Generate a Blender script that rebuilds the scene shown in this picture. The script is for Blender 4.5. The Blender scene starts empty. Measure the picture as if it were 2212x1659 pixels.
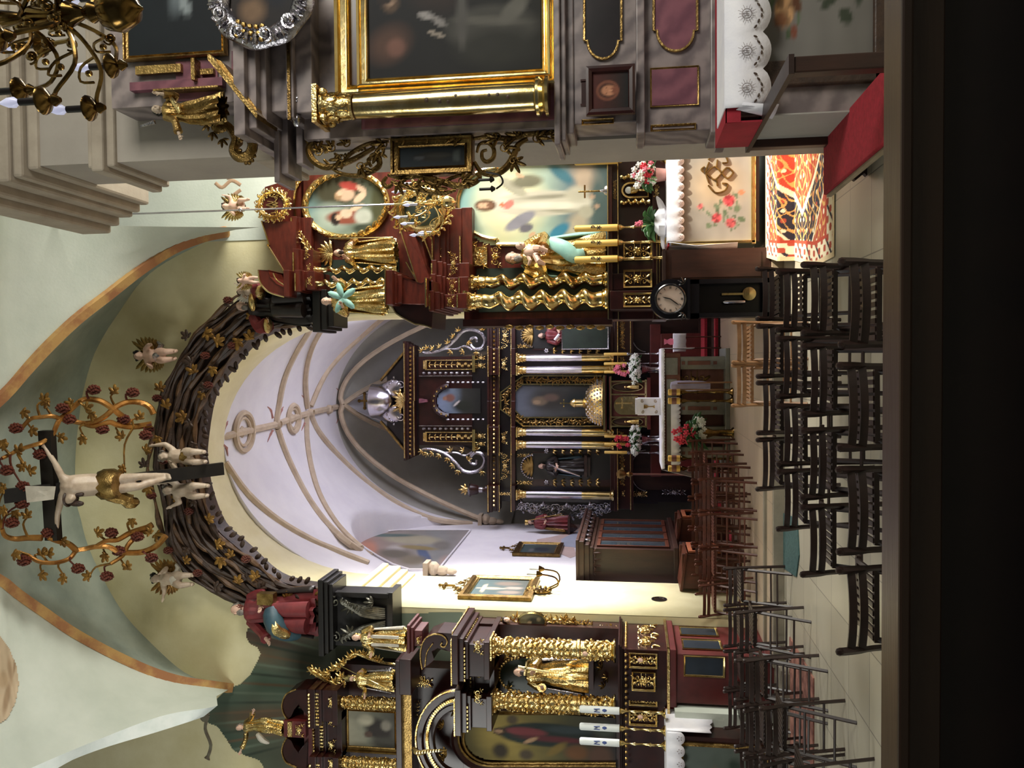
import bpy, math, random
from mathutils import Vector as V, Matrix, noise, geometry
from math import sin, cos, pi, sqrt, atan2, radians
S = bpy.context.scene
COL = S.collection
F = 1770.0
EYE = V((0, 0, 1.75))
TH, PS, RO = radians(8.26), radians(1.62), 0.0043
_wh = V((-sin(PS), cos(PS), 0))
WD = _wh * cos(TH) + V((0, 0, sin(TH)))
_r0 = V((cos(PS), sin(PS), 0))
_u0 = _r0.cross(WD)
RT = _r0 * cos(RO) - _u0 * sin(RO)
UP = _r0 * sin(RO) + _u0 * cos(RO)
def ray(px, py): return WD + RT * ((829.5 - py) / F) + UP * ((1106 - px) / F)
def pt(px, py, y):
    d = ray(px, py); return EYE + d * (y / d.y)
def ptx(px, py, x):
    d = ray(px, py); return EYE + d * (x / d.x)
def ptz(px, py, z):
    d = ray(px, py); return EYE + d * ((z - EYE.z) / d.z)
def hx(h):
    c = [int(h[i:i + 2], 16) / 255 for i in (0, 2, 4)]
    return [x / 12.92 if x <= .04045 else ((x + .055) / 1.055) ** 2.4 for x in c]
ORG = {}
def tag(o, label, cat, group=None):
    o['label'] = label; o['category'] = cat
    if group: o['group'] = group
    return o
def thing(name, label, cat, loc, group=None):
    o = bpy.data.objects.new(name, None); o.empty_display_size = .1
    COL.objects.link(o); o.location = loc; ORG[o.name] = V(loc)
    return tag(o, label, cat, group)
def dup(o, loc=None, rz=None, label=None, parent=None, group=None, sc=None):
    c = o.copy(); COL.objects.link(c)
    if parent is not None: c.parent = parent
    else: ORG[c.name] = V(loc) if loc is not None else V(o.location)
    if loc is not None: c.location = loc
    if rz is not None: c.rotation_euler = (0, 0, rz)
    if sc is not None: c.scale = (sc, sc, sc) if not hasattr(sc, '__len__') else sc
    if label: c['label'] = label
    if group: c['group'] = group
    for ch in list(o.children): dup(ch, parent=c)
    return c
WHOLE = {'robe', 'figure', 'hair', 'monogram', 'numeral_ring', 'embroidery', 'panel_frame', 'husk_chain', 'husk_strip', 'cutwork', 'sun_emblem', 'lace_pattern', 'frontal_monogram', 'leaf_fringe', 'niche_border', 'shell_edge', 'dentil_row', 'wreath_gilding', 'foliage', 'pulled', 'seat', 'ornament', 'painting_border', 'scroll_garland', 'volute_leafage', 'spandrel', 'bow'}
class B:
    def __init__(s): s.v = []; s.f = []
    def add(s, vs, fs):
        n = len(s.v); s.v += [V(a) for a in vs]; s.f += [tuple(i + n for i in f) for f in fs]
    def box(s, x0, x1, y0, y1, z0, z1):
        s.add([(x0, y0, z0), (x1, y0, z0), (x1, y1, z0), (x0, y1, z0), (x0, y0, z1), (x1, y0, z1), (x1, y1, z1), (x0, y1, z1)],
              [(0, 3, 2, 1), (4, 5, 6, 7), (0, 1, 5, 4), (1, 2, 6, 5), (2, 3, 7, 6), (3, 0, 4, 7)])
        return s
    def pbox(s, a0, a1, b0, b1, y0, y1):
        "box whose front face (at depth y0) covers photo rows b0..b1 and columns a0..a1"
        c = (b0 + b1) / 2; d = (a0 + a1) / 2
        x0, x1 = pt(d, b1, y0).x, pt(d, b0, y0).x
        return s.box(x0, x1, y0, y1, pt(a1, c, y0).z, pt(a0, c, y0).z)
    def prism(s, poly, y0, y1, ax='y'):
        "poly of (x,z) extruded along y"
        n = len(poly); f = (lambda p, y: (p[0], y, p[1])) if ax == 'y' else ((lambda p, y: (y, p[0], p[1])) if ax == 'x' else (lambda p, y: (p[0], p[1], y)))
        a = [f(p, y0) for p in poly]; b = [f(p, y1) for p in poly]
        t = geometry.tessellate_polygon([[V((p[0], p[1], 0)) for p in poly]])
        s.add(a + b, [tuple(x) for x in t] + [tuple(i + n for i in x)[::-1] for x in t] + [(i, (i + 1) % n, (i + 1) % n + n, i + n) for i in range(n)])
        return s
    def pprism(s, pix, y0, y1):
        return s.prism([(p.x, p.z) for p in (pt(a, b, y0) for a, b in pix)], y0, y1)
    def tube(s, pts, r, n=6, closed=False, flat=1.0):
        pts = [V(p) for p in pts]; m = len(pts)
        rs = r if hasattr(r, '__len__') else [r] * m
        up = None; rings = []
        for i, p in enumerate(pts):
            t = (pts[(i + 1) % m] - pts[i - 1]) if closed else (pts[min(i + 1, m - 1)] - pts[max(i - 1, 0)])
            t = t.normalized() if t.length > 1e-9 else V((0, 0, 1))
            if up is None:
                up = V((0, 1, 0)) if abs(t.y) < .9 else V((1, 0, 0))
            up = (up - t * up.dot(t)); up = up.normalized() if up.length > 1e-6 else t.orthogonal().normalized()
            w = t.cross(up)
            rings.append([p + (up * cos(2 * pi * k / n) * flat + w * sin(2 * pi * k / n)) * rs[i] for k in range(n)])
        fs = []
        for i in range(m if closed else m - 1):
            j = (i + 1) % m
            fs += [(i * n + k, i * n + (k + 1) % n, j * n + (k + 1) % n, j * n + k) for k in range(n)]
        if not closed: fs += [tuple(range(n))[::-1], tuple(range((m - 1) * n, m * n))]
        s.add([p for q in rings for p in q], fs); return s
    def lathe(s, prof, o, n=14, M=None, a0=0, a1=2 * pi, wob=None):
        full = abs(a1 - a0 - 2 * pi) < 1e-6; k = n if full else n + 1
        vs = []
        for r, z in prof:
            for i in range(k):
                a = a0 + (a1 - a0) * i / n
                q = r * (wob(a, z) if wob else 1)
                p = V((q * cos(a), q * sin(a), z)); vs.append((M @ p if M else p) + V(o))
        fs = []
        for j in range(len(prof) - 1):
            for i in range(n):
                i2 = (i + 1) % k; fs.append((j * k + i, j * k + i2, (j + 1) * k + i2, (j + 1) * k + i))
        if full: fs += [tuple(range(k))[::-1], tuple(range((len(prof) - 1) * k, len(prof) * k))]
        s.add(vs, fs); return s
    def ell(s, c, r, n=8, m=5, M=None):
        if not hasattr(r, '__len__'): r = (r, r, r)
        vs = [V((0, 0, -r[2]))]
        for j in range(1, m):
            b = -pi / 2 + pi * j / m
            vs += [V((r[0] * cos(b) * cos(2 * pi * i / n), r[1] * cos(b) * sin(2 * pi * i / n), r[2] * sin(b))) for i in range(n)]
        vs.append(V((0, 0, r[2]))); L = len(vs) - 1
        fs = [(0, 1 + (i + 1) % n, 1 + i) for i in range(n)]
        for j in range(m - 2):
            fs += [(1 + j * n + i, 1 + j * n + (i + 1) % n, 1 + (j + 1) * n + (i + 1) % n, 1 + (j + 1) * n + i) for i in range(n)]
        q = 1 + (m - 2) * n
        fs += [(q + i, q + (i + 1) % n, L) for i in range(n)]
        c = V(c); s.add([(M @ p if M else p) + c for p in vs], fs); return s
    def sheet(s, rows, loop=False):
        w = len(rows[0]); fs = []
        for j in range(len(rows) - 1):
            for i in range(w if loop else w - 1):
                i2 = (i + 1) % w; fs.append((j * w + i, j * w + i2, (j + 1) * w + i2, (j + 1) * w + i))
        s.add([p for r in rows for p in r], fs); return s
    def clusters(s, gap=.07):
        "pieces of this mesh that stand clear of each other"
        n = len(s.v); pa = list(range(n))
        def fd(i):
            while pa[i] != i: pa[i] = pa[pa[i]]; i = pa[i]
            return i
        for f in s.f:
            r = fd(f[0])
            for i in f[1:]: pa[fd(i)] = r
        co = {}
        for i in range(n): co.setdefault(fd(i), []).append(i)
        bx = [[ [min(s.v[i][k] for i in q) for k in range(3)], [max(s.v[i][k] for i in q) for k in range(3)], q] for q in co.values()]
        if len(bx) < 2 or len(bx) > 400: return [s]
        ch = True
        while ch:
            ch = False; out = []
            for c in bx:
                for o in out:
                    if all(c[0][k] < o[1][k] + gap and c[1][k] > o[0][k] - gap for k in range(3)):
                        o[0] = [min(o[0][k], c[0][k]) for k in range(3)]; o[1] = [max(o[1][k], c[1][k]) for k in range(3)]; o[2] = o[2] + c[2]; ch = True; break
                else: out.append(c)
            bx = out
        if len(bx) < 2: return [s]
        res = []
        for lo, hi, q in bx:
            ix = {v: k for k, v in enumerate(q)}; b = B(); b.v = [s.v[i] for i in q]; b.f = [tuple(ix[i] for i in f) for f in s.f if f[0] in ix]; b.one = True; res.append(b)
        return res
    def xf(s, M, start=0):
        for i in range(start, len(s.v)): s.v[i] = M @ s.v[i]
        return s
    def obj(s, name, m, parent=None, smooth=True, bevel=0, kind=None, solid=0, label=None, remesh=0, sub=0, org=None):
        if not s.v: return None
        if parent is not None and name not in WHOLE and not remesh and not solid:
            cl = s.clusters()
            if 2 <= len(cl) <= 14:
                r = None
                for c in cl: r = c.obj(name, m, parent, smooth, bevel, kind, 0, label, 0, sub, org) or r
                return r
        if parent is not None: off = ORG[parent.name]
        elif org is not None: off = V(org)
        else:
            xs = [p.x for p in s.v]; ys = [p.y for p in s.v]
            off = V(((min(xs) + max(xs)) / 2, (min(ys) + max(ys)) / 2, min(p.z for p in s.v)))
        me = bpy.data.meshes.new(name); me.from_pydata([tuple(p - off) for p in s.v], [], s.f)
        me.validate(); me.update()
        o = bpy.data.objects.new(name, me); COL.objects.link(o)
        if m is not None: me.materials.append(m)
        if parent is not None: o.parent = parent
        else: o.location = off
        ORG[o.name] = off
        if solid:
            d = o.modifiers.new('s', 'SOLIDIFY'); d.thickness = solid; d.offset = 0
        if remesh:
            d = o.modifiers.new('r', 'REMESH'); d.mode = 'VOXEL'; d.voxel_size = remesh; d.use_smooth_shade = True
            d = o.modifiers.new('c', 'SMOOTH'); d.iterations = 3
            bake(o)
        if sub:
            d = o.modifiers.new('u', 'SUBSURF'); d.levels = d.render_levels = sub
        if bevel:
            d = o.modifiers.new('b', 'BEVEL'); d.width = bevel; d.segments = 2; d.limit_method = 'ANGLE'; d.angle_limit = radians(40)
        if smooth:
            me = o.data
            me.polygons.foreach_set('use_smooth', [True] * len(me.polygons))
            try: me.set_sharp_from_angle(angle=radians(42))
            except Exception: pass
        if kind: o['kind'] = kind
        if label: o['label'] = label
        return o
def bake(o):
    dg = bpy.context.evaluated_depsgraph_get(); dg.update()
    me = bpy.data.meshes.new_from_object(o.evaluated_get(dg)); old = o.data
    o.modifiers.clear(); o.data = me
    if old.materials and not me.materials: me.materials.append(old.materials[0])
def smoothline(pts, n=4):
    "Catmull-Rom through points"
    pts = [V(p) for p in pts]; out = []
    for i in range(len(pts) - 1):
        p0, p1, p2, p3 = pts[max(i - 1, 0)], pts[i], pts[i + 1], pts[min(i + 2, len(pts) - 1)]
        for k in range(n):
            t = k / n
            out.append(.5 * ((2 * p1) + (p2 - p0) * t + (2 * p0 - 5 * p1 + 4 * p2 - p3) * t * t + (3 * p1 - p0 - 3 * p2 + p3) * t ** 3))
    return out + [pts[-1]]
def resample(pts, n):
    L = [0]
    for a, b in zip(pts, pts[1:]): L.append(L[-1] + (b - a).length)
    out = []; j = 0
    for i in range(n):
        d = L[-1] * i / (n - 1)
        while j < len(L) - 2 and L[j + 1] < d: j += 1
        t = (d - L[j]) / max(L[j + 1] - L[j], 1e-9); out.append(pts[j].lerp(pts[j + 1], min(1, t)))
    return out
# ---------- materials
def mat(name, c, rough=.6, metal=0, c2=None, sc=6, bump=0, bsc=40, kind='noise', spec=.5, stretch=None, trans=0, emit=0, sheen=0, fac=(.35, .65)):
    m = bpy.data.materials.new(name); m.use_nodes = True
    nt = m.node_tree; N = nt.nodes; L = nt.links; b = N['Principled BSDF']
    c = hx(c) if isinstance(c, str) else c
    b.inputs['Base Color'].default_value = (*c, 1); b.inputs['Roughness'].default_value = rough; b.inputs['Metallic'].default_value = metal
    b.inputs['Specular IOR Level'].default_value = spec
    if trans: b.inputs['Transmission Weight'].default_value = trans
    tc = N.new('ShaderNodeTexCoord'); mp = N.new('ShaderNodeMapping'); L.new(tc.outputs['Object'], mp.inputs[0])
    if stretch: mp.inputs['Scale'].default_value = stretch
    if emit:
        b.inputs['Emission Color'].default_value = (*c, 1); b.inputs['Emission Strength'].default_value = emit
    if kind == 'vcol':
        a = N.new('ShaderNodeAttribute'); a.attribute_name = 'Col'
        L.new(a.outputs['Color'], b.inputs['Base Color'])
    else:
        c2 = hx(c2) if isinstance(c2, str) else (c2 or [x * .8 for x in c])
        if kind == 'marble':
            t = N.new('ShaderNodeTexWave'); t.inputs['Scale'].default_value = sc; t.inputs['Distortion'].default_value = 9; t.inputs['Detail'].default_value = 4; t.inputs['Detail Scale'].default_value = 1.2; t.bands_direction = 'DIAGONAL'
        elif kind == 'tiles':
            t = N.new('ShaderNodeTexBrick'); t.offset = 0; t.inputs['Scale'].default_value = sc; t.inputs['Mortar Size'].default_value = .008; t.inputs['Brick Width'].default_value = 1; t.inputs['Row Height'].default_value = 1
            t.inputs['Color1'].default_value = (1, 1, 1, 1); t.inputs['Color2'].default_value = (.72, .72, .72, 1); t.inputs['Mortar'].default_value = (0, 0, 0, 1)
        else:
            t = N.new('ShaderNodeTexNoise'); t.inputs['Scale'].default_value = sc; t.inputs['Detail'].default_value = 5; t.inputs['Roughness'].default_value = .6
        L.new(mp.outputs[0], t.inputs['Vector'])
        r = N.new('ShaderNodeValToRGB'); L.new(t.outputs[0], r.inputs[0])
        e = r.color_ramp.elements; e[0].position, e[1].position = (0, 1) if kind in ('marble', 'tiles') else fac
        e[0].color = (*c2, 1); e[1].color = (*c, 1)
        L.new(r.outputs[0], b.inputs['Base Color'])
        if emit: L.new(r.outputs[0], b.inputs['Emission Color'])
    if bump:
        t = N.new('ShaderNodeTexNoise'); t.inputs['Scale'].default_value = bsc; t.inputs['Detail'].default_value = 3; L.new(mp.outputs[0], t.inputs['Vector'])
        q = N.new('ShaderNodeBump'); q.inputs['Strength'].default_value = bump; q.inputs['Distance'].default_value = .02; L.new(t.outputs[0], q.inputs['Height']); L.new(q.outputs[0], b.inputs['Normal'])
    return m
K = {}
K['plaster'] = mat('plaster', 'e8dfb6', .85, c2='d8cd9e', sc=1.2, bump=.08, bsc=30)
K['plaster_cool'] = mat('plaster_cool', 'e6e3e6', .85, c2='dad6dc', sc=1, bump=.06, bsc=25)
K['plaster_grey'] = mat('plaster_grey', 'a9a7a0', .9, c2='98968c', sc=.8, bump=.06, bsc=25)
K['plaster_green'] = mat('plaster_green', 'd2d8cc', .85, c2='c2cabd', sc=1, bump=.08, bsc=30)
K['web'] = mat('web', 'a9b2a6', .9, c2='8f9a90', sc=1.5, bump=.08, bsc=30)
K['stone_rib'] = mat('stone_rib', 'c9b79f', .8, c2='b7a48d', sc=5, bump=.15, bsc=60)
K['ochre_rib'] = mat('ochre_rib', 'c39a5e', .75, c2='a5714a', sc=2.2, bump=.1, bsc=50, fac=(.42, .56))
K['pier'] = mat('pier', 'a39c92', .9, c2='948d84', sc=1, bump=.06, bsc=30)
K['cornice'] = mat('cornice', 'a59a8a', .85, c2='94897a', sc=3, bump=.1, bsc=40)
K['floor'] = mat('floor', 'beb6a2', .32, c2='7c756a', sc=1.7, kind='tiles', bump=.02, bsc=4)
K['floor2'] = mat('floor2', 'b8a58c', .3, c2='8a7a66', sc=1.7, kind='tiles')
K['step'] = mat('step', '8d8472', .5, c2='7a7263', sc=4)
K['gold'] = mat('gold', 'ecd598', .27, 1, c2='c8a25a', sc=9, bump=.35, bsc=45)
K['gold_smooth'] = mat('gold_smooth', 'e9d59c', .2, 1, c2='cfb270', sc=6, bump=.06, bsc=18)
K['gold_dark'] = mat('gold_dark', 'b0925a', .36, 1, c2='7c6238', sc=10, bump=.3, bsc=50)
K['bronze'] = mat('bronze', '8a7042', .35, 1, c2='5a4526', sc=14, bump=.3, bsc=60)
K['silver'] = mat('silver', 'c9c6cc', .24, 1, c2='8f8a90', sc=12, bump=.3, bsc=45)
K['silver_col'] = mat('silver_col', 'dedae2', .22, 1, c2='c6c2cc', sc=4)
K['brass'] = mat('brass', '8e7240', .2, 1, c2='5e4724', sc=12, bump=.05, bsc=20)
K['mahog'] = mat('mahog', '5e2418', .35, c2='43170f', sc=5, stretch=(1, 1, 4), bump=.03)
K['mahog_dark'] = mat('mahog_dark', '33120e', .3, c2='220b09', sc=5)
K['maroon'] = mat('maroon', '5a1c1a', .45, c2='48130f', sc=4)
K['ebony'] = mat('ebony', '1c1416', .28, c2='120c0e', sc=6)
K['oakdark'] = mat('oakdark', '3b2219', .42, c2='27150f', sc=7, stretch=(1, 1, .2), bump=.05)
K['chairwood'] = mat('chairwood', '2f1e1a', .42, c2='20130f', sc=9, stretch=(1, 1, .25), bump=.05)
K['chairred'] = mat('chairred', '5a2c1e', .42, c2='43200f', sc=9, stretch=(1, 1, .25), bump=.05)
K['chairlight'] = mat('chairlight', '936c48', .45, c2='785434', sc=9, stretch=(1, 1, .25), bump=.05)
K['pew'] = mat('pew', '3a2719', .4, c2='2b1b10', sc=4, stretch=(.15, 2, 1), bump=.05)
K['archwood'] = mat('archwood', '453123', .5, c2='2e2018', sc=9, bump=.2, bsc=50)
K['vine'] = mat('vine', 'b88444', .33, .7, c2='8a5a28', sc=9, bump=.15)
K['leaf'] = mat('leaf', 'a27a3a', .4, .6, c2='6a4a22', sc=9, bump=.25)
K['grape'] = mat('grape', '6e3a2c', .4, .15, c2='4c2018', sc=9)
K['black'] = mat('black', '191512', .4, c2='100d0c', sc=6)
K['skin'] = mat('skin', 'd9b7a2', .5, c2='c8a28c', sc=6)
K['skin_pale'] = mat('skin_pale', 'c4b29c', .45, c2='a08c78', sc=5)
K['hair'] = mat('hair', '3a261c', .6, c2='2a1a14', sc=20, bump=.4)
K['hair_grey'] = mat('hair_grey', '8a8278', .6, c2='66605a', sc=20, bump=.4)
K['redrobe'] = mat('redrobe', '7c2e30', .5, c2='5c1e24', sc=4)
K['bluerobe'] = mat('bluerobe', '3e5c68', .5, c2='2b424e', sc=4)
K['mint'] = mat('mint', '9ccabf', .5, c2='84b4aa', sc=5)
K['darkrobe'] = mat('darkrobe', '2c2320', .4, c2='1d1615', sc=5)
K['whiterobe'] = mat('whiterobe', 'cfc8ba', .5, c2='b4ac9c', sc=5)
K['cloth'] = mat('cloth', 'f0eef2', .8, c2='e0dfe8', sc=3, bump=.1, bsc=60)
K['redcloth'] = mat('redcloth', 'a8182e', .75, c2='8e1024', sc=4, bump=.1, bsc=80)
K['redcarpet'] = mat('redcarpet', '9c1a2a', .9, c2='84121f', sc=30, bump=.3, bsc=200)
K['wax_yellow'] = mat('wax_yellow', 'd8b45c', .5, c2='cca64e', sc=3)
K['wax_white'] = mat('wax_white', 'e8ece8', .5, c2='dce2e0', sc=3)
K['marble_grey'] = mat('marble_grey', '8b7f7c', .35, c2='685e5e', sc=2.4, kind='marble')
K['marble_pink'] = mat('marble_pink', '7c4c56', .35, c2='643a46', sc=2.4, kind='marble')
K['paint'] = mat('paint', 'ffffff', .6, kind='vcol', spec=.2)
K['green'] = mat('green', '3c6a34', .5, c2='2a5026', sc=8)
K['flower_white'] = mat('flower_white', 'f2f2ee', .6, c2='e0e6d8', sc=8)
K['flower_red'] = mat('flower_red', 'd23a4a', .55, c2='b8283c', sc=8)
K['flower_pink'] = mat('flower_pink', 'e8889c', .55, c2='d86a80', sc=8)
K['bulb'] = mat('bulb', 'd4d6f0', .3, c2='c8caea', sc=3, emit=.45)
# ---------- camera
cam = bpy.data.cameras.new('camera'); co = bpy.data.objects.new('camera', cam); COL.objects.link(co)
cam.sensor_fit = 'HORIZONTAL'; cam.sensor_width = 36; cam.lens = F / 2212 * 36; cam.clip_start = .05
co.matrix_world = Matrix(((-UP.x, RT.x, -WD.x, EYE.x), (-UP.y, RT.y, -WD.y, EYE.y), (-UP.z, RT.z, -WD.z, EYE.z), (0, 0, 0, 1)))
S.camera = co
S.view_settings.view_transform = 'Standard'; S.view_settings.look = 'None'; S.view_settings.gamma = 1; S.view_settings.exposure = 0
YE, YB = 11.0, 12.65            # front and back of the chancel arch wall
def struct(b, name, m, **k): return b.obj(name, m, kind='structure', **k)
# ---------- floors
b = B(); b.box(-9, 7, -3, 9.83, -.2, 0); struct(b, 'floor', K['floor'], smooth=False)
b = B(); b.box(-3.6, 1.4, 9.83, 20.4, -.2, .13); b.box(-3.6, 1.4, 10.25, 20.4, .13, .16); struct(b, 'floor_chancel', K['floor2'], smooth=False)
b = B(); b.box(-9, -3.6, 9.83, 11, -.2, 0); b.box(1.4, 7, 9.83, 11, -.2, 0); struct(b, 'floor_aisle', K['floor'], smooth=False)
b = B(); b.box(-3.6, .9, 9.78, 9.86, 0, .125); b.box(-3.6, .9, 10.2, 10.28, .12, .165); struct(b, 'trim_1', K['step'], smooth=False, bevel=.006)
# ---------- arch wall
AX, AR, AZ = -1.37, 2.05, 5.9
b = B(); n = 28
inn = [(AX - AR, 0), (AX - AR, AZ * .5)] + [(AX - AR * cos(pi * i / n), AZ + 2.5 * sin(pi * i / n)) for i in range(n + 1)] + [(AX + AR, AZ * .5), (AX + AR, 0)]
def tobox(x, z):
    dx, dz = x - AX, max(z - AZ, 0)
    if dz == 0: return (-9 if dx < 0 else 7, z)
    t = min(((-9 - AX) / dx if dx < -1e-6 else 1e9), ((7 - AX) / dx if dx > 1e-6 else 1e9), (12.5 - AZ) / dz); return (AX + dx * t, AZ + dz * t)
out = [tobox(*p) for p in inn]
b.sheet([[V((x, YE, z)) for x, z in inn], [V((x, YE, z)) for x, z in out]])
struct(b, 'wall_east', K['plaster'], smooth=False)
b = B(); b.sheet([[V((x, YE, z)) for x, z in inn], [V((x, YB, z)) for x, z in inn]]); struct(b, 'wall_arch_reveal', K['plaster'], solid=.01)
# impost moulding on the reveal
b = B()
for k, (d, z0, z1) in enumerate(((.05, 5.18, 5.3), (.1, 5.3, 5.42), (.15, 5.42, 5.62), (.19, 5.62, 5.72))): b.box(AX - AR - .3, AX - AR + d, YE - .02, YB + .03, z0, z1)
struct(b, 'trim_2', K['plaster'], smooth=False, bevel=.015)
# ---------- chancel
CL, CR = -3.62, 1.35
b = B(); b.box(CL - .2, CL, YB - .02, 18, 0, 9); struct(b, 'wall_chancel_left', K['plaster_cool'], smooth=False)
b = B(); b.box(CR, CR + .2, YB - .02, 13.2, 0, 9); b.box(CR, CR + .2, 17.0, 18, 0, 9); b.box(CR, CR + .2, 13.2, 17.0, 0, 3.2); b.box(CR, CR + .2, 13.2, 17.0, 6.6, 9); struct(b, 'wall_chancel_right', K['plaster_cool'], smooth=False)
def vh(x, y):
    xc = -1.2 + .25 * (y - 12.65) / 5.2 if y < 17.9 else -.95
    xc = (xc + (CL + CR) / 2) / 2
    u = min(1, abs(x - xc) / (2.55)); zb = 4.9 + 3.5 * (max(0, 1 - u ** 2.1)) ** .52
    v = abs(y - 15.75) / 2.15
    zl = 4.9 + 2.2 * sqrt(1 - v * v) + .5 * (1 - u) if v < 1 else 0
    return max(zb, zl)
b = B(); rows = []
xs = [(CL + CR) / 2 - 2.485 * cos(pi * i / 56) for i in range(57)]
for j in range(45):
    y = YB + (17.9 - YB) * j / 44; rows.append([V((x, y, vh(x, y))) for x in xs])
b.sheet(rows); struct(b, 'ceiling_chancel', K['plaster_cool'])
def vhit(px, py, drop=.02):
    d = ray(px, py); y = YB
    while y < 19.5:
        p = EYE + d * (y / d.y)
        if p.z >= vh(p.x, min(y, 17.9)): break
        y += .02
    return p - V((0, 0, drop))
def z1(a, c): return (440 + .3074 * a, 680 + .3074 * c)
ribs = [[(140, 1040), (300, 1260), (520, 1450), (760, 1590), (900, 1650), (1150, 1750)],
        [(510, 800), (560, 950), (640, 1130), (740, 1310), (880, 1490), (1080, 1650), (1300, 1740)],
        [(715, 700), (715, 850), (740, 1040), (800, 1250), (900, 1430), (1000, 1550), (1100, 1640)],
        [(745, 700), (800, 820), (960, 1010), (1160, 1190), (1400, 1350), (1620, 1440), (1880, 1470)],
        [(500, 760), (520, 620), (560, 440), (630, 280), (720, 130), (760, 60)],
        [(720, 650), (705, 480), (720, 340), (760, 210), (820, 100), (870, 10)],
        [(745, 640), (840, 430), (950, 290), (1100, 150), (1250, 20)],
        [(0, 895), (95, 870), (200, 840), (350, 805), (500, 770), (620, 725), (740, 690), (850, 665), (965, 640)]]
for r in ribs:
    b = B(); b.tube(smoothline([vhit(*z1(*q)) for q in r], 4), .065, 6); struct(b, 'trim_rib', K['stone_rib'])
for (a, c, R) in ((270, 822, .33), (620, 730, .27)):
    p = vhit(*z1(a, c)); b = B()
    b.tube([p + V((R * cos(t), R * sin(t), -.02)) for t in [2 * pi * k / 28 for k in range(28)]], .05, 6, True)
    b.tube([p + V((R * .72 * cos(t), R * .72 * sin(t), -.01)) for t in [2 * pi * k / 28 for k in range(28)]], .03, 6, True)

    b.ell(p + V((0, -.02, .02)), (.11, .1, .05)); b.ell(p + V((0, .1, .02)), (.07, .06, .06))
    struct(b, 'trim_medallion', K['stone_rib'])
for (a, c, R) in ((985, 640, .17), (870, 665, .1), (740, 690, .09), (505, 770, .09)):
    p = vhit(*z1(a, c)); b = B(); b.lathe([(R, .06), (R, -.05), (R * .7, -.09), (R * .65, -.04), (R * .2, -.06)], p, 14); struct(b, 'trim_boss', K['stone_rib'])
# closing strip between the arch reveal and the vault
b = B(); q = inn[2:-2]; b.sheet([[V((x, YB, z)) for x, z in q], [V((x, YB + .01, vh(x, YB))) for x, z in q]]); struct(b, 'wall_arch_back', K['plaster_cool'], solid=.01)
b = B(); b.box(1.74, 7, YE - .012, YE - .003, 0, 12); struct(b, 'wall_aisle_east', K['plaster_green'], smooth=False)
# painted red flourishes round the ridge knots
b = B()
for a, c in ((500, 770), (740, 690), (985, 640), (110, 870)):
    for s1, s2 in ((1, 1), (1, -1), (-1, 1), (-1, -1)):
        p0, p1, p2 = [vhit(*z1(a + s1 * d * .45, c + s2 * d), .012) for d in (45, 85, 125)]
        b.tube(smoothline([p0, (p1 + V((.04, .03, 0))), p2], 3), [.03, .025, .022, .03, .015, .012, .004], 4)
struct(b, 'trim_flourish', mat('flourish', 'b08078', .9, c2='a07068'))
# apse
KEY = V((-.95, 17.9, 8.28)); cs = [V((CL, 18, 0)), V((-2.5, 20.2, 0)), V((.35, 20.2, 0)), V((CR, 18, 0))]
wb = B(); webs = []
for k in range(3):
    a, c = cs[k], cs[k + 1]; n = 16
    arc = [a.lerp(c, i / n) + V((0, 0, 4.6 + 2.3 * sin(pi * i / n) ** .6)) for i in range(n + 1)]
    wb.sheet([[a.lerp(c, i / n) for i in range(n + 1)], arc])
    if k == 1:
        mid = [p.lerp(KEY, .5) + V((0, 0, .35)) for p in arc]
        web = B(); web.sheet([arc, [p.lerp(KEY, .25) + V((0, 0, .25)) for p in arc], mid, [p.lerp(KEY, .75) + V((0, 0, .22)) for p in arc], [KEY + V((0, 0, .05))] * (n + 1)]); webs.append((web, 'plaster_cool'))
for sd, q in ((0, cs[1]), (1, cs[2])):
    E = [V((x, 17.88, vh(x, 17.9))) for x in xs[:29]] if sd == 0 else [V((x, 17.88, vh(x, 17.9))) for x in xs[:27:-1]]
    q = q + V((0, 0, 4.6)); Rb = [q.lerp(KEY, t) + V((0, 0, .75 * sin(pi * t))) for t in [i / 28 for i in range(29)]]
    Rb[0] = q - V((0, 0, .3)); E = [E[0] - V((0, 0, .5))] + E[1:]
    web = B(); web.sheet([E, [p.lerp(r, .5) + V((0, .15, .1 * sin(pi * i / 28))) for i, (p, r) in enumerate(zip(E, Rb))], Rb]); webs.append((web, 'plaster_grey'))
struct(wb, 'wall_apse', K['plaster_grey'])  # apse walls and side webs in greyer plaster, their shade put into the colour
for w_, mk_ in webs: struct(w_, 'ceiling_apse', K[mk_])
for c in cs[1:3]:
    b = B(); q = c + V((0, 0, 4.6)); b.tube([KEY.lerp(q, t) + V((0, -.03, .8 * sin(pi * t) - .05)) for t in [i / 10 for i in range(11)]], .06, 6); struct(b, 'trim_rib', K['stone_rib'])
for side in (CL, CR):
    b = B(); b.tube([V((side, 17.95, 4.8)).lerp(KEY, t) + V((0, -.05, 1.0 * sin(pi * t) ** .8 - .05)) for t in [i / 16 for i in range(17)]], .06, 6); struct(b, 'trim_rib', K['stone_rib'])
# corbels
for (px, py) in ((1052, 1128), (940, 1236)):
    p = ptx(px, py, CL + .05); b = B()
    b.ell(p + V((.06, 0, .02)), (.13, .14, .1)); b.ell(p + V((.03, 0, -.12)), (.09, .1, .12)); b.ell(p + V((.02, 0, -.28)), (.06, .07, .1)); b.box(p.x - .05, p.x + .18, p.y - .14, p.y + .14, p.z + .1, p.z + .18)
    struct(b, 'trim_corbel', K['stone_rib'])
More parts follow.
